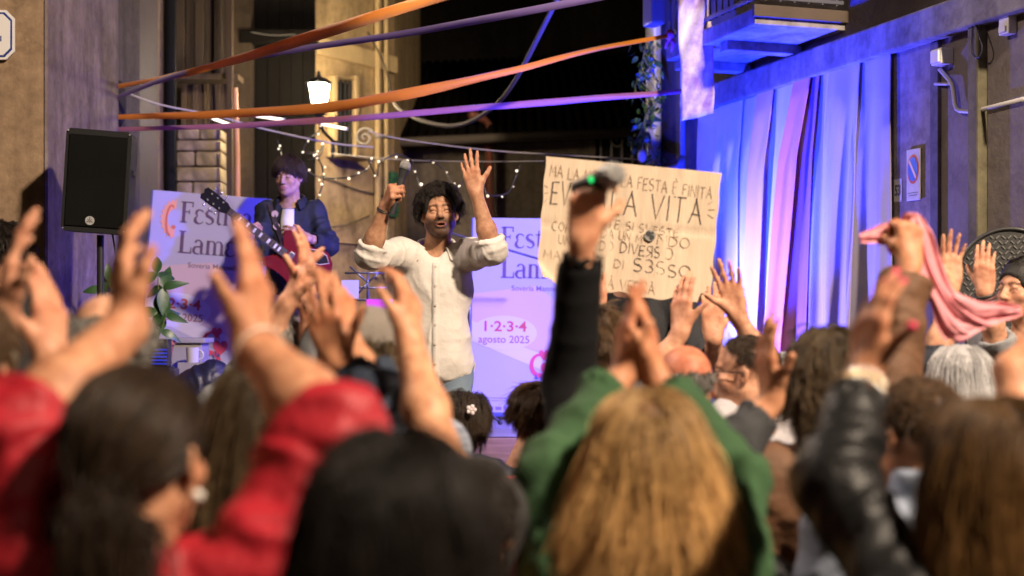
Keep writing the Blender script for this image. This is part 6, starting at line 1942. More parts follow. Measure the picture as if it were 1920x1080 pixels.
# ---- vine on the right corner
vq = P(1216, 190, 10.7)
vn = empty('hanging_vine', tuple(vq), 'green vine trailing down the corner post beside the balcony', 'plant')
rg = np.random.default_rng(21)
lm_ = [leaf_mesh(.062, .017, .5, 1), leaf_mesh(.05, .013, .8, 2)]
for k in range(5):
    pts = [P(1214 + 16 * math.sin(i * .9 + k) + (k - 2) * 4, 86 + i * (15 + k), 10.7 - .03 * k) - vq for i in range(13)]
    mb = MB(); mb.tube(pts, .004, 5); mb.build('stem', mat('stem_green', (.10, .12, .04)), vn)
    for i in range(34):
        p = pts[int(rg.integers(0, len(pts)))] + rg.normal(size=3) * [.035, .03, .03]
        lf = link('leaf', lm_[i % 2], vn, LEAF, tuple(p)); lf.rotation_euler = (R_(rg.uniform(-140, -30)), R_(rg.uniform(-50, 50)), R_(rg.uniform(0, 360)))
mb = MB(); p = P(1226, 0, 10.95); mb.box((0, 0, 2.6), (.10, .10, 5.2), None, .01); o = mb.build('corner_post', plaster('plaster_grey', (.185, .158, .150), (.115, .098, .095)), None, (p[0], p[1], 0)); tag(o, 'stone corner post overgrown by the vine', 'post')
q = P(1204, 292, 10.6); mb = MB(); mb.ball((0, 0, 0), (.035, .035, .05), 12); mb.tube([(0, 0, .04), (.02, .1, .12)], .004, 5); o = mb.build('white_lantern', mat('white_plastic', (.62, .60, .57)), None, tuple(q), smooth=True); tag(o, 'small pale hanging ornament at the bottom of the vine', 'ornament')
q = P(1226, 18, 9.6); mb = MB(); mb.box((0, 0, 0), (.10, .16, .22), rotm(20), .02); mb.box((.05, .35, .05), (.03, .7, .03)); o = mb.build('wall_floodlight', mat('flood_body', (.16, .13, .12), .5), None, tuple(q)); tag(o, 'dark floodlight housing at the left end of the balcony', 'floodlight')

# ---- round metal drum with diamond plate front, right edge
dq = P(1893, 522, 6.05)
dr = empty('metal_drum', tuple(dq), 'round dark metal drum with a diamond-plate front at the right edge', 'drum', rot=(0, 0, R_(-14)))
DST = mat('dark_steel', (.075, .073, .072), .42, .2, 50, .3, metal=.55)
mb = MB(); mb.cyl((0, 0, 0), (0, .5, 0), .215, n=48); mb.build('shell', DST, dr, smooth=True, angle=40)
mb = MB(); mb.tube([(.212 * math.cos(a), -.004, .212 * math.sin(a)) for a in np.linspace(0, 6.2832, 49)], .008, 8); mb.build('rim', DST, dr, smooth=True)
mb = MB(); tr = mat('tread_steel', (.24, .235, .22), .35, metal=.6)
for i in range(-9, 10):
    for j in range(-9, 10):
        x, z = i * .024 + (.012 if j % 2 else 0), j * .022
        if x * x + z * z > .195 ** 2: continue
        mb.box((x, -.002, z), (.017, .006, .005), rotm(0, 0, 45 if (i + j) % 2 else -45))
tag(mb.build('diamond_tread', tr, dr), kind='stuff')
mb = MB(); mb.box((0, .25, -.95), (.36, .40, 1.5), None, .01); mb.build('base', mat('amp_black', (.015, .015, .02)), dr)

# ---- red plastic chairs
def chair(x, y, z, yaw, label):
    RP = mat('red_plastic', (.50, .035, .02), .35, var=.1)
    o = empty('chair', (x, y, z), label, 'chair', 'red plastic chairs of the audience', (0, 0, R_(yaw)))
    mb = MB(); mb.box((0, .02, .43), (.42, .42, .025), None, .010); mb.build('seat', RP, o)
    mb = MB(); n = 9; a = []
    for i in range(n):
        t = i / (n - 1) - .5
        mb.box((t * .42, -.20 - .02 * (1 - 4 * t * t), .67), (.040 if i % 2 == 0 else .036, .018, .42), None, .004)
    mb.box((0, -.215, .885), (.44, .024, .06), None, .010); mb.build('backrest', RP, o)
    for sx in (-1, 1):
        for fy in (-.18, .20): mb = MB(); mb.tube([(sx * .18, fy, .42), (sx * .21, fy * 1.12, 0)], .018, 8); mb.build('leg', RP, o)
        mb = MB(); mb.tube([(sx * .21, -.20, .62), (sx * .235, 0, .64), (sx * .225, .18, .60), (sx * .205, .20, .43)], .016, 8); mb.build('armrest', RP, o, smooth=True)
    return o

# ====================================================================== people
def grip(info, side, sp):
    A = sp['arms'][side]; X, Y, Z = hand_frame(A['fwd'], A['back'], side)
    wr = info['joints'][side][1 + 1]
    return wr + Y * .088 - Z * .034, X

LINEN = mat('linen', (.60, .555, .51), .8, .5, 45, .06, var_scale=3, sheen=.15)
# ---- singer
S_ = dict(label='bearded dark haired man in a rumpled cream linen shirt singing with both arms raised', hs=1.05, head=(824, 400, 6.86), yaw=184, pitch=7, roll=4, byaw=180, nb=(818, 474, 6.93), skin=(.42, .24, .145),
          vox=.0042, mouth=.007, stubble=1.0, brow=(.014, .010, .008), seated=False, floor=.30, sl=1.22, sw=.185, ease=.022, sleeve=.013, hem=.13, group='performers on the stage', lip=(.30, .10, .09),
          top=dict(mat=LINEN, fold=.0065, vox=.006, neck=.068), trousers=mat('light_jeans', (.20, .27, .36), .8, .4, 200, .25, var_scale=5),
          arms={'R': dict(sh=(752, 476, 6.86), el=(693, 478, 6.66), wr=(722, 388, 6.58), fwd=(.35, -.62, .68), back=(-.70, -.40, .1), pose='grip', roll=True),
                'L': dict(sh=(886, 476, 6.86), el=(923, 470, 6.66), wr=(893, 362, 6.62), fwd=(-.22, .10, .97), back=(-.35, -.90, .05), pose='open', roll=True)},
          hair=dict(CURLY, col='black', len=(.05, .08), guides=600, kids=16, frontcut=.30, lowcut=.35, volume=.032, lift=.8, cap=.012, line=.06, facecut=.020, curl=.007, turns=1.4, phj=.5, mess=.5, r=.0008))
si = person(S_)
rt = si['root']; lc = si['loc']
# collar, placket, buttons, bracelet, belt of the singer's shirt
nb = si['nb']
shirt = [o for o in rt.children if o.name.startswith('shirt')][0]
collar(si, LINEN, shirt, rin=.068, rout=.108, z0=.090, drop=.088, front=1.36)
dg = bpy.context.evaluated_depsgraph_get(); 
from mathutils.bvhtree import BVHTree
bv = BVHTree.FromObject(shirt, dg)
def front(x, z):
    h = bv.ray_cast(Vector((x - lc[0], -2, z - lc[2])), Vector((0, 1, 0)))
    return np.array(h[0]) if h[0] else None
L_, Rr_ = [], []
for i in range(40):
    z = nb[2] - .055 - i * .0155
    a, b = front(nb[0] - .017 + .004, z), front(nb[0] + .017 + .004, z)
    if a is None or b is None: break
    L_.append(a + [0, -.003, 0]); Rr_.append(b + [0, -.003, 0])
mb = MB(); mb.quadstrip(L_, Rr_); o = mb.build('placket', LINEN, shirt, smooth=True); md = o.modifiers.new('t', 'SOLIDIFY'); md.thickness = .004
for i in range(1, 40, 6):
    if i < len(L_):
        mb = MB(); p = (L_[i] + Rr_[i]) / 2; mb.cyl(p + [0, -.006, 0], p, .006, n=12); mb.build('button', mat('shirt_button', (.55, .48, .40), .3), shirt)
w0 = si['joints']['R'][2]; w1 = si['joints']['R'][1]; u = unit(w1 - w0)
mb = MB(); e1 = unit(np.cross(u, [0, 1, 0])); e2 = np.cross(u, e1)
for off in (.012, .020): mb.tube([w0 + u * off + .031 * (math.cos(a) * e1 + math.sin(a) * e2) - lc for a in np.linspace(0, 6.283, 22)], .004, 6)
mb.build('bracelet', mat('bracelet_dark', (.03, .02, .02), .5), rt, smooth=True)
gp, gx = grip(si, 'R', S_)
m_dir = unit(P(757, 309, 6.50) - P(735, 390, 6.50))
build_mic(gp - m_dir * .10, gp + m_dir * .128, 'black microphone with silver mesh head in the singer hand', .026)

# ---- guitarist
DEN = mat('dark_denim', (.008, .012, .020), .75, .5, 220, .35, var_scale=8)
G_ = dict(label='young man with a dark bowl haircut and denim jacket playing the red guitar', head=(541, 331, 9.15), yaw=166, pitch=-8, roll=-2, byaw=178, skin=(.45, .29, .22), vox=.005, seated=False, floor=.74, sl=1.8, sw=.155,
          ease=.014, sleeve=.010, hem=.10, group='performers on the stage', top=dict(mat=DEN, fold=.009, vox=.008, name='jacket', neck=.07), trousers=mat('beige_trousers', (.34, .28, .22), .8, .3, 150, .15),
          arms={'R': dict(el=(484, 470, 8.98), wr=(462, 452, 8.80), fwd=(.35, .15, .90), back=(-.55, -.75, .2), pose='fret'),
                'L': dict(el=(618, 462, 9.10), wr=(575, 446, 8.86), fwd=(-.90, -.10, .35), back=(.2, -.9, .35), pose='relax')},
          hair=dict(mode='crown', col='dark', guides=380, kids=12, steps=12, len=(.12, .15), frontcut=.34, lowcut=.72, stiff=.7, grav=.34, lift=.35, volume=.030, clump=.008, pinch=.45, r=.0010, line=.05, crown=(0, -.2, .97), cap=.012))
gi = person(G_)
# white T-shirt front and pins
lc = gi['loc']; jk = [o for o in gi['root'].children if o.name.startswith('jacket')][0]
dg = bpy.context.evaluated_depsgraph_get(); bv = BVHTree.FromObject(jk, dg); nb = gi['nb']
def front(x, z):
    h = bv.ray_cast(Vector((x - lc[0], -2, z - lc[2])), Vector((0, 1, 0))); return np.array(h[0]) if h[0] else None
L_, Rr_ = [], []
for i in range(22):
    z = nb[2] + .01 - i * .018; w = .030 + .012 * math.sin(i * .2)
    a, b = front(nb[0] - w, z), front(nb[0] + w, z)
    if a is None or b is None: continue
    L_.append(a + [0, -.012, 0]); Rr_.append(b + [0, -.012, 0])
mb = MB(); mb.quadstrip(L_, Rr_); o = mb.build('tshirt', mat('white_cotton', (.72, .70, .70), .8, .3, 150), gi['root'], smooth=True); md = o.modifiers.new('t', 'SOLIDIFY'); md.thickness = .003
collar(gi, DEN, jk, rin=.072, rout=.108, gap=34, front=1.28)
for (px, py) in ((506, 397), (510, 421)):
    q = P(px, py, 8.9); f = front(q[0], q[2])
    if f is not None: mb = MB(); mb.cyl(f + [0, -.012, 0], f + [0, -.004, 0], .022, n=18); mb.build('badge', mat('pin_badge', (.45, .33, .28), .3), gi['root'])
gc, gh = P(556, 492, 8.80), P(381, 360, 8.62)
build_guitar(gc, gh, np.array([.0, -1, .12]))
L_, Rr_ = [], []
for i in range(22):
    t = i / 21; q = P(499 + 34 * t, 379 + 92 * t, 9.0); dx = .019
    a, b = front(q[0] - dx, q[2] + .006), front(q[0] + dx, q[2] - .006)
    if a is None or b is None: continue
    L_.append(a + lc - gc + [0, -.012, 0]); Rr_.append(b + lc - gc + [0, -.012, 0])
mb = MB(); mb.quadstrip(L_, Rr_)
tag(mb.build('guitar_strap', mat('strap_dark', (.03, .02, .02), .6), None, tuple(gc), smooth=True), 'dark strap running over the guitarist shoulder to the guitar', 'strap')


def fabric(name, c, rough=.8, bump=.5, sc=160, var=.2, **k): return mat(name, c, rough, bump, sc, var, var_scale=4, **k)
SK1, SK2, SK3 = (.50, .265, .155), (.44, .225, .125), (.53, .30, .195)
UP, AWAY = (0, 0, 1), (0, 1, 0)


def sub(lst): return lst


# ---- red jacket woman
RED = mat('red_jacket', (.40, .006, .018), .6, .6, 55, .3, var_scale=5)
pony = dict(mode='back', col='dark', guides=260, kids=20, steps=12, len=(.16, .22), lift=.15, volume=.014, clump=.007, r=.0010, knot=(-.012, -.118, -.035), mess=.05, cap=.008, long=True, rough=.28,
            tails=[dict(path=[(.010, -.112, -.030), (.018, -.150, -.05), (.018, -.155, -.12), (.014, -.140, -.22), (.010, -.130, -.34)], n=1300, spread=.036), dict(path=[(.03, -.085, -.075), (.030, -.10, -.12), (.02, -.11, -.20)], n=500, spread=.04)])
ri = person(dict(label='woman in a red jacket with a low dark ponytail and pearl earring, arms raised', head=(266, 862, 1.93), yaw=-14, byaw=-4, pitch=3, skin=SK1, fem=True, vox=.006, sl=1.06, sleeve=.017, ease=.026,
     top=dict(mat=RED, fold=.010, name='jacket', collar=.055), girth=1.12, hair=pony,
     arms={'L': dict(sh=(100, 1050, 1.95), el=(50, 800, 2.02), wr=(238, 612, 2.20), fwd=(-.16, .22, .95), back=(-.86, -.50, .0), pose=dict(spread=1, curl=[(16, 20, 12), (16, 22, 14), (18, 22, 14), (22, 24, 16)], thumb=(36, 14, 14)), sl=1.10, roll=True, fat=1.2, hsz=1.0, hfat=1.06),
           'R': dict(sh=(505, 1060, 1.95), el=(618, 806, 2.02), wr=(474, 646, 2.20), fwd=(.02, .10, .99), back=(.93, -.36, .1), pose=dict(spread=4, curl=[(6, 8, 6), (10, 12, 8), (16, 16, 10), (22, 20, 12)], thumb=(46, 6, 4)), sl=1.08, roll=True, fat=1.2, hsz=1.0, hfat=1.06)}))
w0, w1 = ri['joints']['R'][2], ri['joints']['R'][1]; u = unit(w1 - w0); e1 = unit(np.cross(u, [0, 1, 0])); e2 = np.cross(u, e1)
mb = MB(); mb.tube([w0 + u * .022 + .040 * (math.cos(a) * e1 + math.sin(a) * e2) - ri['loc'] for a in np.linspace(0, 6.283, 26)], .0035, 6); mb.build('bracelet', mat('pale_band', (.60, .45, .36), .4), ri['root'], smooth=True)
q = ri['c'] + ri['R'] @ np.array([.083, -.004, -.046]); mb = MB(); mb.ball((0, 0, 0), .0085, 14); mb.build('earring', mat('pearl', (.75, .72, .66)), ri['root'], tuple(q - ri['loc']), smooth=True)

# ---- green sweatshirt, long blond hair
GRN = mat('green_sweatshirt', (.024, .075, .024), .9, .6, 110, .3, var_scale=5)
bl = dict(LONG, col='blond', guides=420, kids=28, len=(.23, .30), volume=.014, wave=.0040, wfreq=.9, curl=.0055, turns=1.5, flare=.035, frontcut=.1,
          under=[((0, -.040, -.03), (.084, .070, .10), .03), ((0, -.055, -.14), (.090, .050, .10), .04), ((0, -.060, -.19), (.115, .045, .06), .04)])
person(dict(label='woman with long blond hair in a green sweatshirt clapping overhead', head=(1212, 858, 2.50), yaw=2, pitch=10, byaw=0, skin=SK2, fem=True, sl=1.84, sleeve=.019, ease=.020, top=dict(mat=GRN, fold=.008, name='sweatshirt'), hair=bl,
     arms={'L': dict(el=(1034, 892, 2.58), wr=(1168, 700, 2.74), fwd=(.06, .10, .99), back=(-.97, -.22, 0), pose='clap'),
           'R': dict(el=(1370, 915, 2.58), wr=(1230, 708, 2.74), fwd=(-.12, .10, .99), back=(.97, -.22, 0), pose='clap')}))

# ---- big dark head at the front
person(dict(label='dark haired head rising at the bottom centre, nearest to the camera', head=(738, 1018, 1.55), yaw=3, skin=SK2, top=dict(mat=fabric('black_knit', (.015, .015, .016)), name='jumper'),
     hair=dict(LONG, col='black', guides=340, kids=24, len=(.20, .28), part=-.3, volume=.016, cap=.010, wave=.002, under=[((0, -.03, -.02), (.088, .088, .10), .03), ((0, -.05, -.12), (.09, .06, .11), .04)])))

# ---- long brown hair behind the red sleeve
person(dict(label='woman with long straight brown hair between the red sleeves', head=(512, 790, 2.62), yaw=-6, skin=SK1, fem=True, top=dict(mat=fabric('dark_blouse', (.03, .028, .03)), name='blouse'),
     hair=dict(LONG, col='ash', guides=300, kids=24, len=(.34, .42), volume=.016)))

# ---- navy sleeve, clapping
person(dict(label='person in a navy sweater clapping left of the grey cap', head=(800, 958, 2.75), yaw=0, skin=SK2, sl=1.80, top=dict(mat=fabric('navy_knit', (.012, .022, .045)), fold=.008, name='sweater'), hair=dict(SHORT, col='dark'),
     arms={'L': dict(sh=(770, 860, 2.72), el=(752, 792, 2.80), wr=(634, 684, 2.92), fwd=(-.30, .05, .95), back=(-.30, -.90, 0), pose='open'),
           'R': dict(sh=(850, 930, 2.80), el=(776, 830, 2.96), wr=(652, 640, 3.05), fwd=(-.16, .05, .98), back=(.8, -.5, 0), pose='relax', sl=1.7)}))
# ---- another clapper further back at left centre
person(dict(label='dark haired person behind the clapping hands, one hand raised before the guitar', head=(512, 660, 4.3), yaw=-4, skin=SK3, sl=1.6, top=dict(mat=fabric('grey_tee', (.14, .14, .15)), name='shirt'), hair=dict(SHORT, col='pepper'),
     arms={'R': dict(el=(600, 690, 4.2), wr=(574, 548, 4.25), fwd=(.02, .05, .99), back=(.92, -.4, 0), pose='clap'),
           'L': dict(el=(470, 700, 4.25), wr=(536, 570, 4.2), fwd=(.40, .05, .9), back=(-.9, -.4, 0), pose='clap')}))

# ---- grey cap
cp = dict(mode='crown', col='ash', guides=220, kids=14, steps=12, len=(.10, .16), stiff=.75, grav=.25, lift=.55, volume=.04, clump=.007, curl=.010, turns=2, ring=.30, r=.0009, mess=.4, cap=.012, long=True)
ci = person(dict(label='person in a soft grey cap with curly brown hair, seen from behind', head=(692, 672, 3.7), yaw=5, skin=SK2, top=dict(mat=mat('striped_shirt', (.30, .33, .40), .8, .3, 30, color2=(.05, .06, .10), var_scale=60, stretch=(.05, .05, 1)), name='shirt'), hair=cp))
T = lambda x, y, z: ci['c'] + ci['R'] @ np.array([x, y, z])
V, Q = implicit([ell(T(0, -.018, .052), (.092, .112, .082), ci['R'], .02), ell(T(0, -.06, .03), (.088, .062, .07), ci['R'], .03), ell(T(0, .115, .055), (.075, .07, .010), ci['R'], .02), flatcyl(T(0, 0, .018), T(0, 0, -.2), .3, .006)], .006)
V = fold_disp(V, normals(V, Q), .004, [], 12)
link('cap', mesh_np('cap', V - ci['loc'], Q), ci['root'], fabric('grey_wool', (.20, .17, .145), .9, .8, 200, .35))

# ---- bare arm right of the singer's hip
person(dict(label='person with one bare arm raised in front of the singer shirt', head=(868, 990, 2.45), yaw=0, skin=(.50, .27, .155), fem=True, top=dict(mat=fabric('black_vest', (.02, .018, .018)), name='vest'), sl=.35, hair=dict(SHORT, col='black'),
     arms={'R': dict(sh=(905, 960, 2.50), el=(815, 838, 2.66), wr=(768, 640, 2.80), fwd=(-.03, .30, .95), back=(.88, -.45, .1), pose='relax', fat=1.1)}))

# ---- balding man, left
person(dict(label='balding man with grey sides behind the raised left hand', head=(205, 655, 3.0), yaw=8, pitch=4, skin=SK3, girth=1.05, top=dict(mat=fabric('dark_polo', (.02, .022, .03)), name='polo_shirt'), brow=(.1, .09, .08),
     hair=dict(SHORT, col='pepper', ring=.42, len=(.03, .05), volume=.014)))

# ---- clapping at the left edge
person(dict(label='person at the left edge clapping, two blurred hands and a cream sleeve', head=(-70, 700, 2.35), yaw=-10, skin=SK3, sl=1.55, top=dict(mat=fabric('cream_knit', (.55, .50, .40)), name='cardigan'), hair=dict(SHORT, col='brown'),
     arms={'L': dict(el=(-60, 700, 2.5), wr=(4, 600, 2.45), fwd=(.12, .05, .98), back=(-.92, -.40, 0), pose='clap', fat=1.1), 'R': dict(sh=(40, 860, 2.42), el=(118, 810, 2.62), wr=(98, 676, 2.62), fwd=(-.08, .08, .98), back=(.92, -.40, 0), pose='clap', sl=1.2, fat=1.1)}))
# ---- dark haired helper far left
person(dict(label='dark haired helper standing by the sound device at the left edge', head=(2, 468, 6.5), yaw=20, skin=SK2, seated=False, floor=0, top=dict(mat=fabric('black_tee', (.015, .015, .016)), name='shirt'), hair=dict(SHORT, col='black', len=(.05, .08), volume=.03)))

# ---- children in front of the stage
PINK = fabric('coral_tee', (.62, .13, .12))
k1 = person(dict(label='child with short dark hair and a flower hair clip in a coral shirt', head=(872, 790, 5.2), hs=.86, yaw=-30, pitch=-8, skin=SK3, fem=True, top=dict(mat=PINK, name='shirt'), sl=.6, hair=dict(LONG, col='dark', long=False, guides=200, kids=16, len=(.14, .20), volume=.03, clump=.010, under=[((0, -.03, -.02), (.086, .085, .09), .03), ((0, -.04, -.09), (.075, .055, .06), .03)])))
cl = MB()
for i in range(5):
    a = i * 1.256; cl.ball((.012 * math.cos(a), -.004, .012 * math.sin(a)), (.007, .004, .007), 8)
cl.ball((0, -.006, 0), .005, 8); q = P(884, 768, 5.07); cl.build('hair_clip', mat('clip_pearl', (.72, .64, .66), .3), k1['root'], tuple(q - k1['loc']), smooth=True)
k2 = person(dict(label='child in a dark navy jacket leaning beside the red chair', head=(1004, 782, 4.9), hs=.88, yaw=20, skin=SK3, sl=1.9, ease=.03, sleeve=.026, nboff=(-.05, -.02, -.01), top=dict(mat=fabric('navy_nylon_jacket', (.012, .014, .026), .5, .4, 40), fold=.010, name='jacket'), hair=dict(SHORT, col='brown', len=(.05, .09), volume=.025)))
for k_, x0, lb_ in ((k1, 0.0, 'red plastic chair under the child with the hair clip'), (k2, -.04, 'red plastic chair under the child in the navy jacket')):
    h = k_['hip']; chair(h[0] + x0, h[1] - .02, max(0, h[2] - .56), 0, lb_)

# ---- raised microphone
BKN = mat('black_jersey', (.004, .004, .0045), .9, .3, 150, spec=.15)
M_ = dict(label='person in a black long sleeve holding a microphone up before the cardboard sign', head=(1165, 872, 3.0), yaw=0, skin=(.48, .255, .15), sl=1.93, top=dict(mat=BKN, fold=.0025, name='jumper'), hair=dict(SHORT, col='dark'),
     arms={'L': dict(sh=(1085, 905, 2.98), el=(1070, 716, 3.10), wr=(1092, 452, 3.02), fwd=(.12, .0, .99), back=(-.45, -.88, 0), pose=dict(spread=3, curl=[(38, 52, 30), (42, 54, 32), (46, 56, 34), (50, 58, 36)], thumb=(40, 30, 25)), fat=.96, hfat=1.05)})
mi = person(M_)
build_mic(P(1078, 352, 3.08), P(1148, 328, 2.98), 'black microphone with a glowing green ring held up before the sign', .0255, led=True)

# ---- sign holder
hi_ = person(dict(label='person in black standing behind the cardboard sign and holding it up', head=(1178, 455, 5.45), yaw=176, skin=SK3, seated=False, floor=0, sl=1.9, group='performers on the stage', top=dict(mat=fabric('black_top', (.010, .010, .013)), name='shirt'), hair=dict(SHORT, col='dark'), trousers=mat('dark_trousers', (.03, .032, .045)),
     arms={'R': dict(el=(1090, 680, 5.25), wr=(1116, 592, 5.0), fwd=(.0, .04, 1), back=(0, -1, .05), pose='clap', sl=1.5), 'L': dict(el=(1340, 700, 5.2), wr=(1338, 634, 4.96), fwd=(.0, .04, 1), back=(0, -1, .05), pose='clap', sl=1.5)}))

# ---- brown hair behind the green sleeves
person(dict(label='brown haired person half hidden behind the green clapping hands', head=(1124, 652, 4.6), yaw=-5, skin=SK3, top=dict(mat=fabric('grey_jacket', (.10, .10, .11)), name='jacket'), sl=1.2, hair=dict(SHORT, col='brown', len=(.05, .08), volume=.026),
     arms={'L': dict(sh=(1180, 745, 4.62), el=(1232, 700, 4.62), wr=(1276, 622, 4.6), fwd=(.05, .1, .98), back=(-.70, -.70, .1), pose=dict(spread=1, curl=[(8, 10, 8)] * 4, thumb=(50, 8, 6)))}))
# ---- bald man
person(dict(label='bald man with a shiny reddish scalp, seen from behind below the sign', head=(1284, 724, 4.1), yaw=0, pitch=-4, skin=(.45, .17, .10), girth=1.08, sl=.55, top=dict(mat=fabric('white_tee', (.55, .53, .52)), name='shirt'), scalp=(.10, .08, .07), scalp_k=0,
     hair=dict(SHORT, col='pepper', ring=-.10, nounder=True, guides=500, kids=14, len=(.008, .014), volume=.006, r=.0007, cap=.001)))
# ---- light brown arm beside the bald man (another clapper)
# ---- man with glasses
person(dict(label='man with cropped hair and glasses in profile, one arm raised beside the drapes', head=(1396, 700, 4.5), yaw=72, byaw=35, skin=SK3, stubble=.35, sl=.5, top=dict(mat=fabric('grey_shirt', (.36, .34, .36)), name='shirt'), glasses=True, brow=(.03, .02, .015), scalp=(.16, .10, .07), scalp_k=.6,
     hair=dict(SHORT, col='dark', nounder=True, len=(.008, .016), guides=520, kids=16, volume=.005, line=.34, r=.0006, cap=.002),
     arms={'L': dict(el=(1446, 700, 4.72), wr=(1384, 594, 4.70), fwd=(-.25, .0, .96), back=(.25, .85, .1), pose='open')}))
# white haired person behind the profile man
person(dict(label='person with curly white hair behind the cropped man with glasses', head=(1452, 745, 4.9), yaw=10, skin=SK3, top=dict(mat=fabric('white_linen_top', (.60, .56, .55)), name='shirt'), hair=dict(CURLY, col='grey', guides=200, len=(.05, .09))))
# ---- black cuff clapper
person(dict(label='person with a black cuff raising an open hand before the man with glasses', head=(1262, 900, 3.1), yaw=0, skin=SK2, sl=1.80, top=dict(mat=fabric('black_fleece', (.022, .023, .026)), name='fleece'), hair=dict(SHORT, col='brown'),
     arms={'L': dict(sh=(1330, 905, 3.1), el=(1362, 862, 3.16), wr=(1446, 752, 3.20), fwd=(-.12, .0, .99), back=(-.95, -.30, 0), pose=dict(spread=4, curl=[(8, 10, 8)] * 4, thumb=(45, 8, 6)))}))
# ---- brown jacket, curly hair, scarf
BRN = mat('brown_suede', (.115, .048, .017), .75, .5, 70, .4, var_scale=5)
bi = person(dict(label='curly haired person in a brown jacket waving the pink scarf', head=(1552, 712, 3.45), yaw=4, skin=SK2, fem=True, sl=1.88, sleeve=.028, ease=.026, top=dict(mat=BRN, fold=.008, name='jacket', collar=.05),
     hair=dict(LONG, col='ash', guides=300, kids=16, len=(.15, .21), volume=.020, curl=.007, turns=2.2, clump=.008, mess=.15),
     arms={'R': dict(sh=(1640, 830, 3.45), el=(1662, 712, 3.46), wr=(1706, 492, 3.54), fwd=(.0, .1, .99), back=(.25, -.90, .1), pose='grip', fat=1.12)}))
glasses(bi['root'], bi['c'] + bi['R'] @ np.array([0, .0, .085]), bi['R'] @ rotm(0, 18, 0), 1.02, bi['loc'], (.35, .34, .33))
# ---- black leather jacket, long brown hair, pink nails
LEA = mat('black_leather', (.007, .007, .0075), .46, .6, 60, .3, spec=.25)
li = person(dict(label='woman with long brown hair in a black leather jacket, pink nails raised', head=(1864, 898, 2.12), yaw=4, skin=SK2, fem=True, sl=1.80, sleeve=.014, ease=.02, top=dict(mat=LEA, fold=.007, name='jacket', collar=.05),
     hair=dict(LONG, col='tawny', guides=380, kids=26, len=(.26, .33), volume=.015, wave=.0035, curl=.0035, turns=1.2, under=[((0, -.040, -.03), (.086, .072, .10), .03), ((0, -.055, -.14), (.095, .055, .12), .04)]),
     arms={'L': dict(el=(1570, 915, 2.20), wr=(1620, 704, 2.34), fwd=(.14, .05, .98), back=(-.86, -.50, 0), pose=dict(spread=1, curl=[(14, 16, 10), (12, 16, 10), (14, 18, 10), (18, 20, 12)], thumb=(50, 2, 2)), nails=(.80, .05, .16), nailr=1.5, fat=1.05)}))
w0, w1 = li['joints']['L'][2], li['joints']['L'][1]; u = unit(w1 - w0); e1 = unit(np.cross(u, [0, 1, 0])); e2 = np.cross(u, e1)
for off, r, m in ((.016, .034, mat('silver', (.70, .68, .64), .2, metal=.9)), (.028, .036, mat('gold', (.70, .45, .18), .22, metal=.9)), (.038, .037, mat('silver', (.70, .68, .64)))):
    mb = MB()
    for a in np.linspace(0, 6.283, 20)[:-1]: mb.ball(w0 + u * off + r * (math.cos(a) * e1 + math.sin(a) * e2) - li['loc'], .0062, 8)
    mb.build('bracelet', m, li['root'], smooth=True)
# ---- short haired man, pale blue shirt
person(dict(label='man with cropped brown hair and glasses in a pale blue collared shirt', nboff=(0, 0, .045), head=(1716, 818, 2.9), yaw=32, byaw=12, skin=SK2, sl=1.9, top=dict(mat=fabric('pale_blue_shirt', (.25, .29, .38)), name='shirt', collar=.055), glasses=True, scalp=(.05, .032, .022), scalp_k=.9, brow=(.05, .03, .02),
     hair=dict(SHORT, col='brown', guides=560, kids=16, len=(.007, .014), lift=.35, volume=.005, r=.0007, nounder=True)))
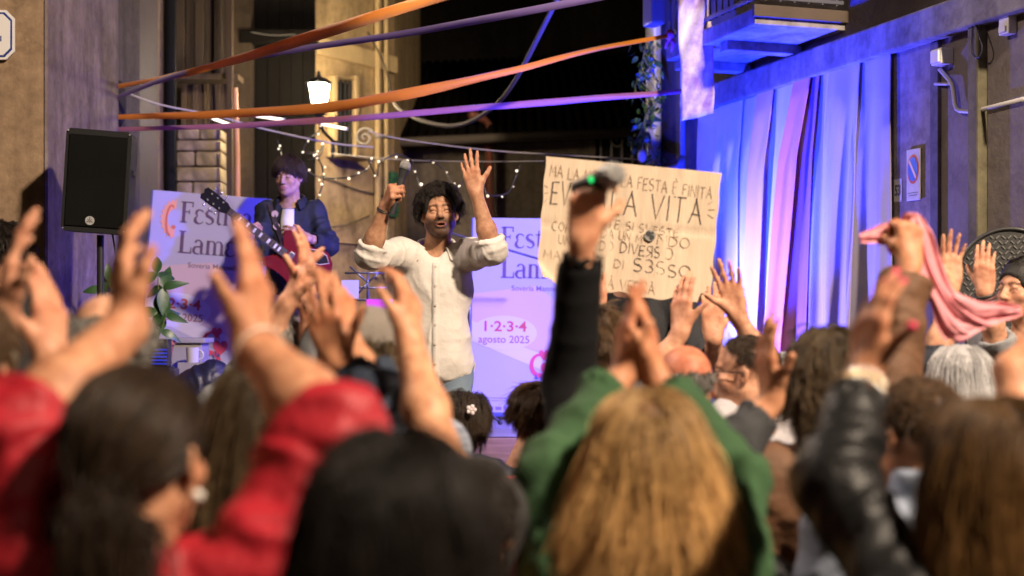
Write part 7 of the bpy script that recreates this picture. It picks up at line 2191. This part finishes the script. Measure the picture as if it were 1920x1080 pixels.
# ---- grey hair
person(dict(label='person with straight silver grey hair under the scarf', head=(1800, 724, 4.4), yaw=-8, skin=SK3, fem=True, sl=1.2, top=dict(mat=fabric('dark_navy_top', (.015, .017, .03)), name='blouse'), hair=dict(LONG, col='grey', long=False, guides=240, kids=16, len=(.15, .20), volume=.022, cap=.014, part=-.2, under=[((0, -.03, -.02), (.088, .085, .09), .03), ((0, -.045, -.08), (.080, .055, .06), .03)]),
     arms={'L': dict(el=(1752, 690, 4.5), wr=(1782, 540, 4.6), fwd=(.02, .0, .99), back=(-.25, .9, 0), pose='open')}))
# ---- woman facing left at the right edge
wi = person(dict(label='dark haired woman at the right edge facing left, grey top, wrist full of bracelets', head=(1918, 545, 5.35), yaw=118, byaw=150, pitch=4, skin=SK3, fem=True, vox=.005, seated=False, floor=0, sl=1.1, group='people clapping in the audience', top=dict(mat=fabric('grey_marl', (.25, .25, .26)), name='shirt'), brow=(.02, .014, .01),
     hair=dict(mode='back', col='black', guides=240, kids=16, steps=10, len=(.16, .22), lift=.15, volume=.014, clump=.007, r=.0010, knot=(0, -.11, .0), mess=.05, cap=.008, line=.1),
     arms={'R': dict(el=(1868, 640, 5.1), wr=(1846, 548, 5.05), fwd=(-.02, .0, .99), back=(-.55, -.80, 0), pose='clap')}))
w0, w1 = wi['joints']['R'][2], wi['joints']['R'][1]; u = unit(w1 - w0); e1 = unit(np.cross(u, [0, 1, 0])); e2 = np.cross(u, e1)
for off, c_ in ((.008, (.02, .02, .02)), (.02, (.10, .03, .03)), (.032, (.02, .02, .025)), (.045, (.35, .16, .10))):
    mb = MB(); mb.tube([w0 + u * off + .033 * (math.cos(a) * e1 + math.sin(a) * e2) - wi['loc'] for a in np.linspace(0, 6.283, 20)], .0055, 6)
    mb.build('bracelet', mat('cord_%d' % int(off * 1000), c_, .5), wi['root'], smooth=True)
# ---- hand at the right edge
person(dict(label='person past the right edge clapping, bent wrist and black cuff in view', head=(2050, 800, 2.7), yaw=0, skin=SK1, sl=1.35, top=dict(mat=fabric('black_shirt', (.02, .02, .022)), name='shirt'), hair=dict(SHORT, col='dark'),
     arms={'L': dict(el=(1925, 850, 2.74), wr=(1893, 690, 2.80), fwd=(.70, .1, .65), back=(-.6, -.3, .7), pose='relax', fat=1.1)}))
